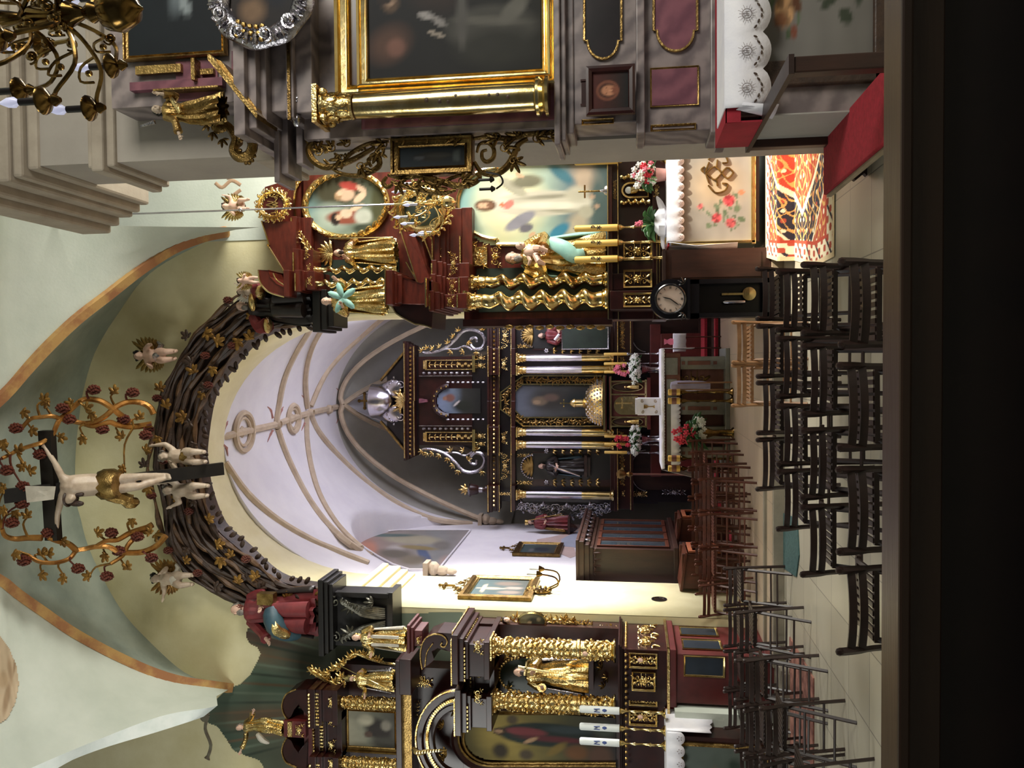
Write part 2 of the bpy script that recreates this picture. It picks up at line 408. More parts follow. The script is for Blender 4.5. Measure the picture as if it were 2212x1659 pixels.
# ---------- nave vault
def depths(pix, y0, y1): return [pt(a, c, y0 + (y1 - y0) * i / (len(pix) - 1)) for i, (a, c) in enumerate(pix)]
NR = depths([(492, 500), (450, 508), (422, 516), (371, 537), (304, 580), (230, 638), (169, 685), (111, 739), (57, 796), (13, 847), (-40, 905)], YE, 8.75)
NL = depths([(499, 1487), (456, 1481), (388, 1471), (324, 1451), (263, 1424), (202, 1393), (145, 1360), (91, 1322), (34, 1282), (0, 1253), (-40, 1222)], YE, 8.9)
APEX = V((-1.35, 8.2, 9.25))
W = [pt(a, c, YE) for a, c in ((492, 500), (388, 550), (338, 580), (297, 617), (257, 675), (230, 715), (203, 766), (186, 820), (175, 871), (165, 955), (162, 1022), (164, 1087), (172, 1110), (189, 1177), (229, 1262), (270, 1329), (323, 1386), (381, 1440), (421, 1464), (472, 1478), (499, 1487))]
ribline = smoothline(NR + [APEX] + NL[::-1], 3)
b = B(); A_, B_ = resample(smoothline(W, 3), 61), resample(ribline, 61)
b.sheet([A_, [p.lerp(q, .5) + V((0, .12, .1)) for p, q in zip(A_, B_)], B_]); struct(b, 'ceiling_nave', K['web'])
for r in (NR + [APEX], NL + [APEX]):
    b = B(); b.tube(resample(smoothline(r, 3), 40), .085, 4); struct(b, 'trim_nave_rib', K['ochre_rib'], smooth=False)
LW = [ptx(a, c, -4.5) for a, c in ((470, 1524), (451, 1529), (371, 1541), (303, 1562), (219, 1595), (145, 1625), (67, 1659), (0, 1688))]
LW = [LW[0]] + LW
LB = [ptx(a, c, -4.62) for a, c in ((440, 1548), (421, 1555), (337, 1582), (236, 1612), (162, 1639), (125, 1659), (60, 1690))]
EXTL = V((-4.5, 7.0, 9.0))
b = B(); A_, B_ = resample(smoothline(LW + [EXTL], 3), 41), resample(smoothline(NL + [APEX], 3), 41)
b.sheet([A_, [p.lerp(q, .5) + V((0, 0, .12)) for p, q in zip(A_, B_)], B_]); struct(b, 'ceiling_nave_left', K['plaster_green'])
b = B(); A_, B_ = resample(smoothline(LW + [EXTL], 3), 41), resample(smoothline(LB + [EXTL - V((.1, 0, .1))], 3), 41)
b.sheet([A_, B_]); struct(b, 'trim_3', mat('bandwhite', 'e4ebe8', .85, c2='d8e2de'))
RW = [ptx(a, c, 1.78) for a, c in ((560, 491), (405, 490), (270, 488), (169, 483), (68, 473), (0, 463))] + [V((1.78, 7.5, 9.0))]
b = B(); A_, B_ = resample(smoothline(RW, 3), 41), resample(smoothline(NR + [APEX], 3), 41)
b.sheet([A_, [p.lerp(q, .5) + V((0, 0, .1)) for p, q in zip(A_, B_)], B_]); struct(b, 'ceiling_nave_right', K['plaster_green'])
b = B(); b.box(-9, 7, -3, 8.3, 9.3, 9.5); struct(b, 'ceiling_nave_near', K['plaster_green'], smooth=False)
# painted medallion on the left web: follows the web surface
# ---------- pier and its cornices
PX0, PY0, PY1 = 1.86, 7.0, 7.82
b = B(); b.box(PX0, 4.6, PY0, PY1, 0, 9.4); struct(b, 'wall_pier', K['pier'], smooth=False)
b = B()
for k, (d, z0, z1_) in enumerate(((.05, 6.42, 6.5), (.1, 6.5, 6.62), (.06, 6.62, 6.68))): b.box(PX0 - d, 4.6, PY0 - d, PY1 + .05, z0, z1_)
struct(b, 'trim_4', K['cornice'], smooth=False, bevel=.02)
b = B()
for k, (d, z0, z1_) in enumerate(((.04, 7.2, 7.32), (.12, 7.32, 7.42), (.17, 7.42, 7.6), (.26, 7.6, 7.72), (.34, 7.72, 8.1))): b.box(PX0 - d, 4.6, PY0 - d * .8, 8.75 + d * .2, z0, z1_)
struct(b, 'trim_5', K['cornice'], smooth=False, bevel=.03)
# ---------- painted drapery on the wall behind the left altar (a mural)
b = B()
for q in ([(450, 1545), (447, 1520), (456, 1500), (448, 1488)], [(450, 1545), (443, 1575), (455, 1610), (447, 1640)]):
    b.tube(smoothline([pt(a, c, YE - .012) for a, c in q], 4), [.025] * 12 + [.05], 5, flat=.2)
for q in ((441, 1547, .09), (432, 1540, .05)): b.ell(pt(q[0], q[1], YE - .01), (q[2], .01, q[2] * .8))
struct(b, 'wall_mural_ribbon', mat('mural2', '7d7a66', .85, c2='6a5a4c', sc=8), smooth=False)
# green painted cartouche on the aisle wall
b = B(); b.pprism([(525, 358), (600, 360), (600, 420), (570, 428), (540, 425), (524, 400)], YE - .01, YE - .002); struct(b, 'wall_mural_cartouche', mat('mural3', 'a9b79c', .85, c2='8f9f86', sc=14), smooth=False)
b = B()
for q in ([(520, 400), (500, 390), (480, 405), (465, 395)], [(520, 410), (500, 425), (485, 440), (500, 450), (515, 440)], [(480, 370), (500, 362), (510, 378), (490, 385)]):
    b.tube(smoothline([pt(a, c, YE - .012) for a, c in q], 4), .03, 5, flat=.2)
struct(b, 'wall_mural_scroll', mat('mural4', 'b59a7c', .85, c2='a07c62', sc=8))
# ---------- light
def area(name, loc, to, size, power, col, sy=None):
    l = bpy.data.lights.new(name, 'AREA'); l.energy = power; l.color = col; l.shape = 'RECTANGLE'; l.size = size; l.size_y = sy or size
    o = bpy.data.objects.new(name, l); COL.objects.link(o); o.location = loc
    o.rotation_euler = (V(to) - V(loc)).to_track_quat('-Z', 'Y').to_euler(); return o
area('chancel_window_light', (1.45, 15.1, 4.9), (-3, 14.6, 4.4), 3.4, 235, (.87, .85, 1), 3.2)
area('aisle_window_light', (6.2, 8.6, 4.6), (-1, 11.2, 3.6), 2.0, 740, (1, .98, .9), 3)
area('aisle_window_light_rear', (6.4, 1.0, 5.2), (-3.5, 10, 3.5), 3, 480, (1, .97, .88), 3)
jl = area('reveal_fill_light', (1.25, 13.6, 4.4), (AX - AR, 11.7, 3.3), 1.0, 230, (1, .98, .94), 2.6); jl.data.spread = radians(70)  # added lamp, aimed narrowly to brighten the left arch reveal
al = area('apse_fill_light', (1.15, 18.25, 7.0), (-2.6, 19.2, 5.2), .9, 70, (.95, .95, 1), 1.4)  # added lamp without a window, lifts the dark left side of the apse
area('left_window_light', (-8.4, 4.0, 5), (0, 10, 4.2), 3, 260, (.97, .98, .93), 3)
sp = bpy.data.lights.new('sunbeam', 'SPOT'); sp.energy = 7500; sp.spot_size = radians(16); sp.spot_blend = .3; sp.shadow_soft_size = .08; sp.color = (1, .9, .72)
so = bpy.data.objects.new('sunbeam', sp); COL.objects.link(so); so.location = (6.6, 7.4, 6.5); so.rotation_euler = (V((1.95, 9.35, .3)) - V(so.location)).to_track_quat('-Z', 'Y').to_euler()
w = bpy.data.worlds.new('world'); S.world = w; w.use_nodes = True
w.node_tree.nodes['Background'].inputs[0].default_value = (.85, .9, 1, 1); w.node_tree.nodes['Background'].inputs[1].default_value = .06
# ---------- carved ornament (all in the XZ plane, facing -Y)
def RY(a): return Matrix.Rotation(-a, 3, 'Y')
def leaf(b, x, z, y, L, W, a, d=None):
    "a raised leaf blade pointing along angle a (0 = +X, pi/2 = up)"
    d = d or W * .55
    M = RY(a); c = V((x + L / 2 * cos(a), y, z + L / 2 * sin(a)))
    b.ell(c, (L / 2, d, W / 2), 6, 4, M)
def acan(b, x, z, y, s, a, n=5):
    "acanthus spray: fan of leaves"
    for i in range(n):
        t = (i - (n - 1) / 2) / max(1, (n - 1) / 2)
        leaf(b, x, z, y - .1 * s * (1 - abs(t)), s * (1 - .3 * abs(t)), s * .26, a + t * 1.1)
def spiral(b, x, z, y, R, a0, turns=1.4, d=1, r=None, n=18, tail=0, ta=0):
    r = r or R * .16; pts = []; rs = []
    if tail:
        e = V((x + R * cos(a0), y, z + R * sin(a0))); t_ = V((-d * sin(a0), 0, d * cos(a0)))
        for i in range(5):
            u = i / 5; pts.append(e - t_ * tail * (1 - u) + V((cos(ta), 0, sin(ta))) * tail * .35 * (1 - u) ** 2); rs.append(r * (.35 + .65 * u))
    for i in range(n + 1):
        t = i / n; a = a0 + d * 2 * pi * turns * t; q = R * (1 - .82 * t)
        pts.append(V((x + q * cos(a), y - R * .25 * t, z + q * sin(a)))); rs.append(r * (1 - .35 * t))
    b.tube(pts, rs, 5); b.ell(pts[-1], r * 1.5, 6, 4)
def rosette(b, x, z, y, R, n=6):
    for i in range(n): leaf(b, x, z, y, R, R * .75, 2 * pi * i / n + .3, R * .25)
    b.ell((x, y - R * .2, z), R * .3, 6, 4)
def panel(b, x0, x1, z0, z1, y, seed=1, dens=1.0, r=None):
    "symmetric carved relief filling a rectangle"
    g = random.Random(seed); w, h = x1 - x0, z1 - z0; xc, zc = (x0 + x1) / 2, (z0 + z1) / 2
    if w >= h: axis = 0; L, T = w, h
    else: axis = 1; L, T = h, w
    m = max(1, int(round(L / T * .8 * dens)))
    rosette(b, xc, zc, y, T * .3)
    for k in range(m):
        u = L / 2 * (k + .62) / (m + .1); R = min(T * .3, L / 2 / m * .45); up = 1 if k % 2 else -1
        for sg in (-1, 1):
            if axis == 0:
                x, z = xc + sg * u, zc + up * T * .08
                spiral(b, x, z, y, R, (0 if sg < 0 else pi), 1.2, sg * up, tail=R * 1.2)
                acan(b, x + sg * R * .7, z + up * T * .2, y, T * .36, (pi / 2 if up > 0 else -pi / 2) + sg * -.5 * up, 3)
                leaf(b, x - sg * R * .4, z - up * T * .34, y, T * .3, T * .13, 0 if sg > 0 else pi)
            else:
                for s2 in (-1, 1):
                    x, z = xc + s2 * T * .2, zc + sg * u
                    spiral(b, x, z, y, R * .75, (pi / 2 if sg < 0 else -pi / 2), 1.1, -s2 * sg, tail=R)
                    leaf(b, xc + s2 * T * .05, z + sg * R * .4, y, T * .42, T * .17, (.9 if sg > 0 else -.9) if s2 > 0 else (pi - .9 if sg > 0 else pi + .9))
                b.ell((xc, y - .02 * T, zc + sg * u), (T * .07, T * .08, T * .1), 6, 4)
def ppanel(b, a0, a1, b0, b1, y, seed=1, dens=1.0):
    c, d = (b0 + b1) / 2, (a0 + a1) / 2
    panel(b, pt(d, b1, y).x, pt(d, b0, y).x, pt(a1, c, y).z, pt(a0, c, y).z, y, seed, dens)
def crest(b, x0, x1, z0, z1, y, seed=1, up=True):
    "leafy cresting along a rectangle, denser at the base"
    g = random.Random(seed); w, h = x1 - x0, z1 - z0; n = max(2, int(w / h * 2.2))
    for i in range(n):
        x = x0 + w * (i + .5) / n; s = h * (.7 + .5 * g.random())
        acan(b, x, z0 if up else z1, y, s, (pi / 2 if up else -pi / 2) + g.uniform(-.4, .4), 5)
        spiral(b, x, (z0 + h * .4) if up else (z1 - h * .4), y - .01, h * .22, g.random() * 6, 1.1, g.choice((-1, 1)))
def rect_px(a0, a1, b0, b1, y):
    c, d = (b0 + b1) / 2, (a0 + a1) / 2
    return pt(d, b1, y).x, pt(d, b0, y).x, pt(a1, c, y).z, pt(a0, c, y).z
def rframe(b, x0, x1, z0, z1, y, prof):
    "mitred rectangular frame; prof: (inset, projection towards the viewer)"
    rows = []
    for i, p in prof: rows.append([V((x0 + i, y - p, z0 + i)), V((x1 - i, y - p, z0 + i)), V((x1 - i, y - p, z1 - i)), V((x0 + i, y - p, z1 - i))])
    b.sheet(rows, True); return b
def oframe(b, cx, cz, rx, rz, y, prof, n=40):
    rows = []
    for i, p in prof: rows.append([V((cx + (rx - i) * cos(2 * pi * k / n), y - p, cz + (rz - i) * sin(2 * pi * k / n))) for k in range(n)])
    b.sheet(rows, True); return b
def mprof(w, d): return [(0, 0), (0, d * .7), (w * .12, d), (w * .3, d * .9), (w * .4, d * .55), (w * .7, d * .4), (w * .8, d * .6), (w * .92, d * .5), (w, 0)]
def polyframe(b, pts, y, w, d, closed=True, n=4):
    "moulding following a polyline of (x,z) points"
    q = [V((x, y - d * .5, z)) for x, z in pts]; b.tube(q, w / 2, 6, closed, flat=d / w); return b
def cornice(b, x0, x1, z0, z1, y0, yb, steps=((0, .3, 0), (.3, .5, .35), (.5, .62, .5), (.62, .86, .85), (.86, 1, 1)), proj=.1):
    "stacked mouldings that step out by proj on the front and both ends"
    for a, c, p in steps: b.box(x0 - p * proj, x1 + p * proj, y0 - p * proj, yb, z0 + (z1 - z0) * a, z0 + (z1 - z0) * c)
    return b
def capital(b, x, y, z0, z1, r):
    h = z1 - z0
    b.lathe([(r, z0), (r * 1.08, z0 + h * .06), (r * .9, z0 + h * .1), (r * 1.0, z0 + h * .6), (r * 1.35, z0 + h * .85)], (x, y, 0), 12)
    b.box(x - r * 1.5, x + r * 1.5, y - r * 1.5, y + r * 1.5, z0 + h * .87, z1)
    for ring, zz, R in ((0, .12, .95), (1, .4, 1.05)):
        for k in range(8):
            a = 2 * pi * (k + ring * .5) / 8; c = V((x + r * R * cos(a), y + r * R * sin(a), z0 + h * (zz + .18)))
            b.ell(c, (r * .16, r * .3, h * .2), 6, 4, Matrix.Rotation(a, 3, 'Z'))
            b.ell(c + V((r * .22 * cos(a), r * .22 * sin(a), h * .16)), r * .16, 5, 3)
    for k in range(4):
        a = pi / 4 + pi / 2 * k; b.ell((x + r * 1.45 * cos(a), y + r * 1.45 * sin(a), z0 + h * .76), (r * .3, r * .3, h * .13), 7, 5)
def twist(b, x, y, z0, z1, r, amp, turns, n=12, ph=0, taper=.9):
    m = int(14 * turns); rows = []
    for j in range(m + 1):
        t = j / m; a = ph + 2 * pi * turns * t; e = min(1, 6 * t, 6 * (1 - t)); k = r * (1 - (1 - taper) * t)
        c = V((x + amp * e * cos(a), y + amp * e * sin(a), z0 + (z1 - z0) * t))
        rows.append([c + V((k * cos(2 * pi * i / n), k * sin(2 * pi * i / n), 0)) for i in range(n)])
    b.sheet(rows, True)
def colbase(b, x, y, z0, z1, r):
    h = z1 - z0
    b.lathe([(r * 1.35, z0), (r * 1.4, z0 + h * .25), (r * 1.35, z0 + h * .45), (r * 1.1, z0 + h * .55), (r * 1.22, z0 + h * .8), (r, z1)], (x, y, 0), 14)
# ---------- painted pictures: one vertex-coloured sheet
def paint(name, parent, grid, bg, blobs, nu=30, nv=40, mask=None, org=None, mtl=None, **k):
    """grid(u,v) -> point; u right, v down. bg: list of (v,hex). blobs: (u,v,ru,rv,rot,soft,hex)"""
    vs = []; cols = []; idx = {}
    bl = [(u, v, ru, rv, cos(radians(r)), sin(radians(r)), s, hx(c)) for u, v, ru, rv, r, s, c in blobs]
    bgc = [(v, hx(c)) for v, c in bg]
    g = random.Random(3); fs = []
    for j in range(nv + 1):
        for i in range(nu + 1):
            u, v = i / nu, j / nv
            c = bgc[-1][1]
            for (v0, c0), (v1, c1) in zip(bgc, bgc[1:]):
                if v <= v1:
                    t = min(1, max(0, (v - v0) / max(1e-6, v1 - v0))); c = [p + (q - p) * t for p, q in zip(c0, c1)]; break
            for bu, bv, ru, rv, cr, sr, s, cc in bl:
                du, dv = u - bu, v - bv; x_, y_ = du * cr + dv * sr, -du * sr + dv * cr
                d = sqrt((x_ / ru) ** 2 + (y_ / rv) ** 2)
                if d < 1:
                    t = min(1, (1 - d) / max(s, .02)); c = [p + (q - p) * t for p, q in zip(c, cc)]
            q = 1 + .12 * noise.noise(V((u * 9, v * 9, len(name)))); cols.append([min(1, x * q) for x in c])
            vs.append(V(grid(u, v)))
    b = B(); b.v = vs
    for j in range(nv):
        for i in range(nu):
            if mask and not mask((i + .5) / nu, (j + .5) / nv): continue
            a = j * (nu + 1) + i; b.f.append((a, a + nu + 1, a + nu + 2, a + 1))
    o = b.obj(name, mtl or K['paint'], parent, smooth=True, org=org, **k)
    at = o.data.color_attributes.new('Col', 'FLOAT_COLOR', 'POINT')
    at.data.foreach_set('color', [x for c in cols for x in (*c, 1)])
    return o
def flatgrid(x0, x1, z0, z1, y): return lambda u, v: (x0 + (x1 - x0) * u, y, z1 + (z0 - z1) * v)
OVAL = lambda u, v: (u - .5) ** 2 + (v - .5) ** 2 < .25
# ---------- figures
def hand(b, w, d, s):
    "small carved hand: palm and five fingers; w wrist, d direction"
    d = V(d).normalized(); sd = d.cross(V((0, 1, 0)));
    sd = sd.normalized() if sd.length > .1 else V((1, 0, 0)); w = V(w)
    b.tube([w, w + d * s * .55], [s * .24, s * .3], 6, flat=.6)
    for i, L in enumerate((.42, .5, .48, .36)):
        o = w + d * s * .5 + sd * s * (.2 - .135 * i); b.tube([o, o + d * s * L * .6, o + d * s * L + V((0, -s * .1, 0))], s * .075, 4)
    o = w + d * s * .2 + sd * s * .24; b.tube([o, o + (d + sd * .8).normalized() * s * .4], s * .08, 4)
def headm(b, c, H, turn=0, tilt=0):
    "head with nose, brow, chin and ears; H = head height, faces -Y turned by turn"
    M = Matrix.Rotation(turn, 3, 'Z') @ Matrix.Rotation(tilt, 3, 'Y'); c = V(c)
    b.ell(c, (H * .37, H * .43, H * .5), 10, 8, M)
    b.ell(c + M @ V((0, -H * .3, -H * .3)), (H * .2, H * .15, H * .17), 7, 5, M)
    b.ell(c + M @ V((0, -H * .45, -H * .06)), (H * .05, H * .08, H * .12), 6, 4, M)
    b.ell(c + M @ V((0, -H * .41, -H * .25)), (H * .1, H * .05, H * .03), 6, 4, M)
    for s in (-1, 1):
        b.ell(c + M @ V((s * H * .15, -H * .38, H * .08)), (H * .09, H * .06, H * .035), 6, 4, M)
        b.ell(c + M @ V((s * H * .37, 0, -H * .02)), (H * .04, H * .08, H * .12), 6, 4, M)
def robe(b, H, w=1, sway=0, fold=.2, nf=11, hem=.17, top=.845, ph=0):
    prof = [(hem * .98, 0), (hem, .03), (hem * .93, .2), (.135, .35), (.125, .47), (.1, .58), (.112, .68), (.122, .76), (.105, .81), (.045, top)]
    rows = []; n = 44
    pts = []
    for (r0, z0), (r1, z1) in zip(prof, prof[1:]):
        for k in range(3): t = k / 3; pts.append((r0 + (r1 - r0) * t, z0 + (z1 - z0) * t))
    pts.append(prof[-1])
    for r, z in pts:
        cx = sway * sin(pi * z * 1.2) * H; row = []
        for i in range(n):
            a = 2 * pi * i / n; f = 1 + fold * (1.15 - z) * cos(nf * a + ph + 3 * z) * (1 if z < .8 else .2) + .05 * cos(4 * a - 6 * z)
            row.append(V((cx + r * H * w * f * cos(a), r * H * w * f * .78 * sin(a), z * H)))
        rows.append(row)
    b.sheet(rows, True); b.f.append(tuple(len(b.v) - n + i for i in range(n)))
def cape(b, H, w=1, a0=-.25, a1=pi + .25, hem=.2, z0=.05, top=.84, ph=0):
    rows = []; n = 26
    for j in range(14):
        t = j / 13; z = z0 + (top - z0) * t; r = hem * (1 - t) ** .8 + .125 * (1 - (1 - t) ** .8) if t < .9 else .125 - .6 * (t - .9)
        rows.append([V((r * H * w * (1 + .1 * (1 - t) * cos(11 * a + ph)) * cos(a), r * H * w * .85 * (1 + .1 * (1 - t) * cos(11 * a + ph)) * sin(a), z * H)) for a in [a0 + (a1 - a0) * i / n for i in range(n + 1)]])
    b.sheet(rows)
def wing(b, s, L, y=.05, ang=.6, z=0):
    "feathered wing on side s, root at (0,y,z)"
    for k in range(9):
        a = ang - k * .19; l = L * (1 - .07 * k)
        q = (a if s > 0 else pi - a); leaf(b, s * .02 * k * L, z - .03 * k * L, y + .004 * k, l, L * .2, q, L * .03)
    for k in range(6):
        a = ang + .1 - k * .3; q = (a if s > 0 else pi - a); leaf(b, 0, z, y - .015, L * .5, L * .17, q, L * .05)
def statue(name, label, cat, loc, H, rm='gold', skin='skin', hair='hair', cloak=None, armL=None, armR=None, rz=0, sway=0, wings=None, beard=False, turn=0, w=1, hem=.17, group=None, extras=None, nf=11, seat=False, tilt=0):
    """armX: (elbow, wrist) points in units of H, measured from the statue's base"""
    t = thing(name, label, cat, loc, group); o = V(loc); Mz = Matrix.Rotation(rz, 4, 'Z'); T = Matrix.Translation(o) @ Mz
    b = B(); robe(b, H, w, sway, nf=nf, hem=hem, ph=loc[0] * 7)
    if seat:
        b.ell((0, -.13 * H, .42 * H), (.15 * H, .14 * H, .08 * H)); b.tube([(-.07 * H, -.22 * H, .42 * H), (-.07 * H, -.24 * H, .04 * H)], [.075 * H, .09 * H], 10); b.tube([(.07 * H, -.22 * H, .42 * H), (.08 * H, -.2 * H, .04 * H)], [.075 * H, .09 * H], 10)
    f = B(); sx = sway * sin(pi * .9 * 1.2) * H
    f.tube([(sx, 0, .8 * H), (sx, -.01 * H, .87 * H)], [.045 * H, .036 * H], 8); headm(f, (sx, -.015 * H, .925 * H), .145 * H, turn, tilt)
    for s, arm in ((-1, armL), (1, armR)):
        if arm is None: arm = ((s * .17, -.03, .6), (s * .1, -.13, .55))
        e, h = V(arm[0]) * H, V(arm[1]) * H; sh = V((s * .105 * w * H + sx, 0, .79 * H))
        b.tube(smoothline([sh, e, h.lerp(e, .25)], 3), [.05 * H, .052 * H, .05 * H, .046 * H, .048 * H, .052 * H, .06 * H], 8)
        f.tube([e.lerp(h, .4), h], [.026 * H, .02 * H], 7); hand(f, h, h - e, .085 * H)
    b.xf(T); b.obj('robe', K[rm], t); f.xf(T); f.obj('figure', K[skin], t)
    hb = B(); c = V((sx, .012 * H, .945 * H)); hb.ell(c, (.06 * H, .066 * H, .062 * H), 9, 6); hb.ell(c + V((0, .04 * H, -.05 * H)), (.055 * H, .04 * H, .06 * H), 8, 5)
    for k in range(10): a = 2 * pi * k / 10; hb.ell(c + V((.05 * H * cos(a), .045 * H * sin(a) + .01 * H, -.01 * H)), .02 * H, 5, 4)
    if beard: hb.ell((sx + .05 * H * sin(turn), -.06 * H, .865 * H), (.035 * H, .025 * H, .05 * H), 7, 5)
    hb.xf(T); hb.obj('hair', K[hair], t)
    if cloak: b = B(); cape(b, H, w * 1.06); b.xf(T); b.obj('cloak', K[cloak], t, solid=.012 * H)
    if wings:
        for s in (-1, 1): b = B(); wing(b, s, .36 * H, .1 * H, .75, .74 * H); b.xf(T); b.obj('wing', K[wings], t)
    for nm, mk, fn in (extras or []):
        b = B(); fn(b, H); b.xf(T); b.obj(nm, K[mk], t)
    return t
def body(b, J, k):
    "limbs and trunk as overlapping rounded segments; J joints, k scale"
    def seg(p, q, r0, r1):
        p, q = V(p), V(q); b.tube([p.lerp(q, i / 5) for i in range(6)], [(r0 + (r1 - r0) * i / 5) * k * (1 + .1 * sin(pi * i / 5)) for i in range(6)], 9); b.ell(p, r0 * k, 8, 6); b.ell(q, r1 * k, 8, 6)
    ch, pe = V(J['chest']), V(J['pelvis']); r = J.get('r', (1, 1))
    seg(ch, pe, .115 * r[0], .105 * r[0]); b.ell(ch.lerp(pe, .55), (.115 * k * r[0], .11 * k * r[0], .12 * k * r[0]))
    for s in 'LR':
        sh, el, ha, hp, kn, ft = [V(J[x + s]) for x in ('sh', 'el', 'ha', 'hp', 'kn', 'ft')]
        seg(ch.lerp(sh, .4), sh, .07 * r[0], .055 * r[1]); seg(sh, el, .05 * r[1], .038 * r[1]); seg(el, ha, .038 * r[1], .026 * r[1]); hand(b, ha, ha - el, .1 * k * r[1])
        seg(pe.lerp(hp, .6), hp, .085 * r[0], .085 * r[1]); seg(hp, kn, .082 * r[1], .056 * r[1]); seg(kn, ft, .056 * r[1], .032 * r[1])
        td = V(J.get('toe' + s, (0, -.1, -.03))) * k; seg(ft, ft + td, .034 * r[1], .024 * r[1])
    hd = V(J['head']); seg(ch, hd, .05, .05); headm(b, hd, J.get('hh', .15) * k, J.get('turn', 0), J.get('tilt', 0))
def putto(name, label, loc, H, J=None, rz=0, mk='skin', hair='hair', wings=None, cloth=None, vox=.012, my=1):
    "naked child angel, joints in units of its height"
    t = thing(name, label, 'statue', loc); o = V(loc); T = Matrix.Translation(o) @ Matrix.Rotation(rz, 4, 'Z') @ Matrix.Diagonal((my, 1, 1, 1))
    D = dict(head=(0, -.02, .87), chest=(0, 0, .66), pelvis=(0, .02, .44), shL=(-.13, 0, .71), shR=(.13, 0, .71), elL=(-.24, -.06, .6), elR=(.24, -.06, .6), haL=(-.2, -.2, .62), haR=(.2, -.2, .62), hpL=(-.07, 0, .42), hpR=(.07, 0, .42), knL=(-.1, -.1, .24), knR=(.1, -.08, .22), ftL=(-.09, -.02, .03), ftR=(.1, 0, .02), hh=.24, r=(1.15, 1.25))
    D.update(J or {})
    for q in list(D):
        if isinstance(D[q], tuple) and len(D[q]) == 3: D[q] = V(D[q]) * H
    b = B(); body(b, D, H); b.xf(T)
    if my < 0: b.f = [f[::-1] for f in b.f]
    b.obj('figure', K[mk], t, remesh=vox)
    hb = B(); c = D['head'] + V((0, .02 * H, .035 * H)); hb.ell(c, (.1 * H, .105 * H, .095 * H), 9, 6)
    for k in range(12): a = 2.4 * k; hb.ell(c + V((.09 * H * cos(a), .085 * H * sin(a) + .01, .05 * H * sin(k * 1.7) + .02 * H)), .035 * H, 5, 4)
    hb.xf(T); hb.obj('hair', K[hair], t)
    if wings:
        for s in (-1, 1): b = B(); wing(b, s, .5 * H, .09 * H, .9, .68 * H); b.xf(T); b.obj('wing', K[wings], t)
    if cloth:
        b = B(); p = D['pelvis']; b.lathe([(.13 * H, -.09 * H), (.15 * H, -.02 * H), (.14 * H, .06 * H)], p, 14, wob=lambda a, z: 1 + .12 * cos(5 * a + 20 * z)); b.tube([p + V((.1, 0, 0)) * H, p + V((.22, .05, -.05)) * H, p + V((.3, .05, .02)) * H], [.06 * H, .07 * H, .03 * H], 7); b.xf(T); b.obj('sash', K[cloth], t)
    return t
# ---------- folding chairs: back towards -Y, seat towards +Y
def make_chair(loc, mk, label, group):
    t = thing('folding_chair', label, 'chair', (0, 0, 0), group); m = K[mk]
    for s in (-1, 1):
        b = B(); x = s * .205
        b.tube(smoothline([(x, .17, 0), (x, .03, .46), (x, -.035, .6), (x, -.08, .715)], 3), [.016] * 6 + [.019, .021, .021, .021], 4); b.ell((x, -.08, .715), .022, 6, 4)
        b.obj('post', m, t)
        b = B(); x = s * .178; b.tube([(x, -.19, 0), (x, .0, .4), (x, .06, .505)], .016, 4); b.obj('leg', m, t)
    for z, y in ((.655, -.055), (.598, -.035)):
        b = B(); rows = []
        for i in range(13):
            u = -1 + 2 * i / 12; yy = y - .045 * (1 - u * u)
            rows.append([V((u * .2, yy - .008, z - .019)), V((u * .2, yy + .008, z - .019)), V((u * .2, yy + .008, z + .019)), V((u * .2, yy - .008, z + .019))])
        b.sheet(rows, True); b.obj('back_rail', m, t)
    b = B(); b.box(-.19, .19, .04, .07, .49, .515); b.box(-.19, .19, .355, .385, .495, .52)
    for i in range(9):
        x = -.168 + .042 * i; b.box(x - .013, x + .013, .05, .38, .51, .522)
    b.obj('seat', m, t)
    for y, z in ((.115, .18), (-.12, .15), (-.02, .36)):
        b = B(); w = .2 if y > 0 else .178; b.tube([(-w, y, z), (w, y, z)], .011, 6); b.obj('rung', m, t)
    return t
GR = 'folding chairs in the nave and chancel'
base = {}
def chair(x, y, rz, label, mk='chairwood', z=0):
    if mk not in base:
        o = base[mk] = make_chair(None, mk, label, GR); o.location = (x, y, z); o.rotation_euler = (0, 0, rz)
    else: dup(base[mk], (x, y, z), rz, label, group=GR)
ORD = ('leftmost', 'second from the left', 'third from the left', 'rightmost')
rn = random.Random(5)
for ri, (y, xs, nm) in enumerate(((4.36, (-1.52, -1.03, -.51, .017, .53), 'nearest row'), (5.24, (-1.34, -.89, -.39, .13, .59), 'second row'), (6.11, (-1.23, -.78, -.31, .19, .64), 'third row'), (7.05, (-1.1, -.64, -.17, .3, .77), 'fourth row'))):
    for i in range(4):
        chair((xs[i] + xs[i + 1]) / 2, y + rn.uniform(-.02, .02), rn.uniform(-.05, .05), f'dark wooden folding chair, {ORD[i]} in the {nm} right of the aisle')
chair(.17, 8.7, .03, 'light oak folding chair on the right, nearer the tall clock', 'chairlight')
chair(-.27, 8.72, -.02, 'light oak folding chair on the left of the oak pair', 'chairlight')
LR = [(9.5, -2.36, 4, 'farthest row of the left block'), (8.52, -2.56, 4, 'fourth row of the left block'), (7.87, -2.8, 3, 'third row of the left block'), (6.9, -2.84, 2, 'second row of the left block'), (6.05, -2.94, 1, 'nearest row of the left block')]
O2 = ('at the aisle end', 'second from the aisle', 'third from the aisle', 'fourth from the aisle')
for y, x, n, nm in LR:
    for i in range(n): chair(x - .21 - .47 * i, y + rn.uniform(-.03, .03), rn.uniform(-.08, .08), f'dark folding chair {O2[i]} in the {nm}')
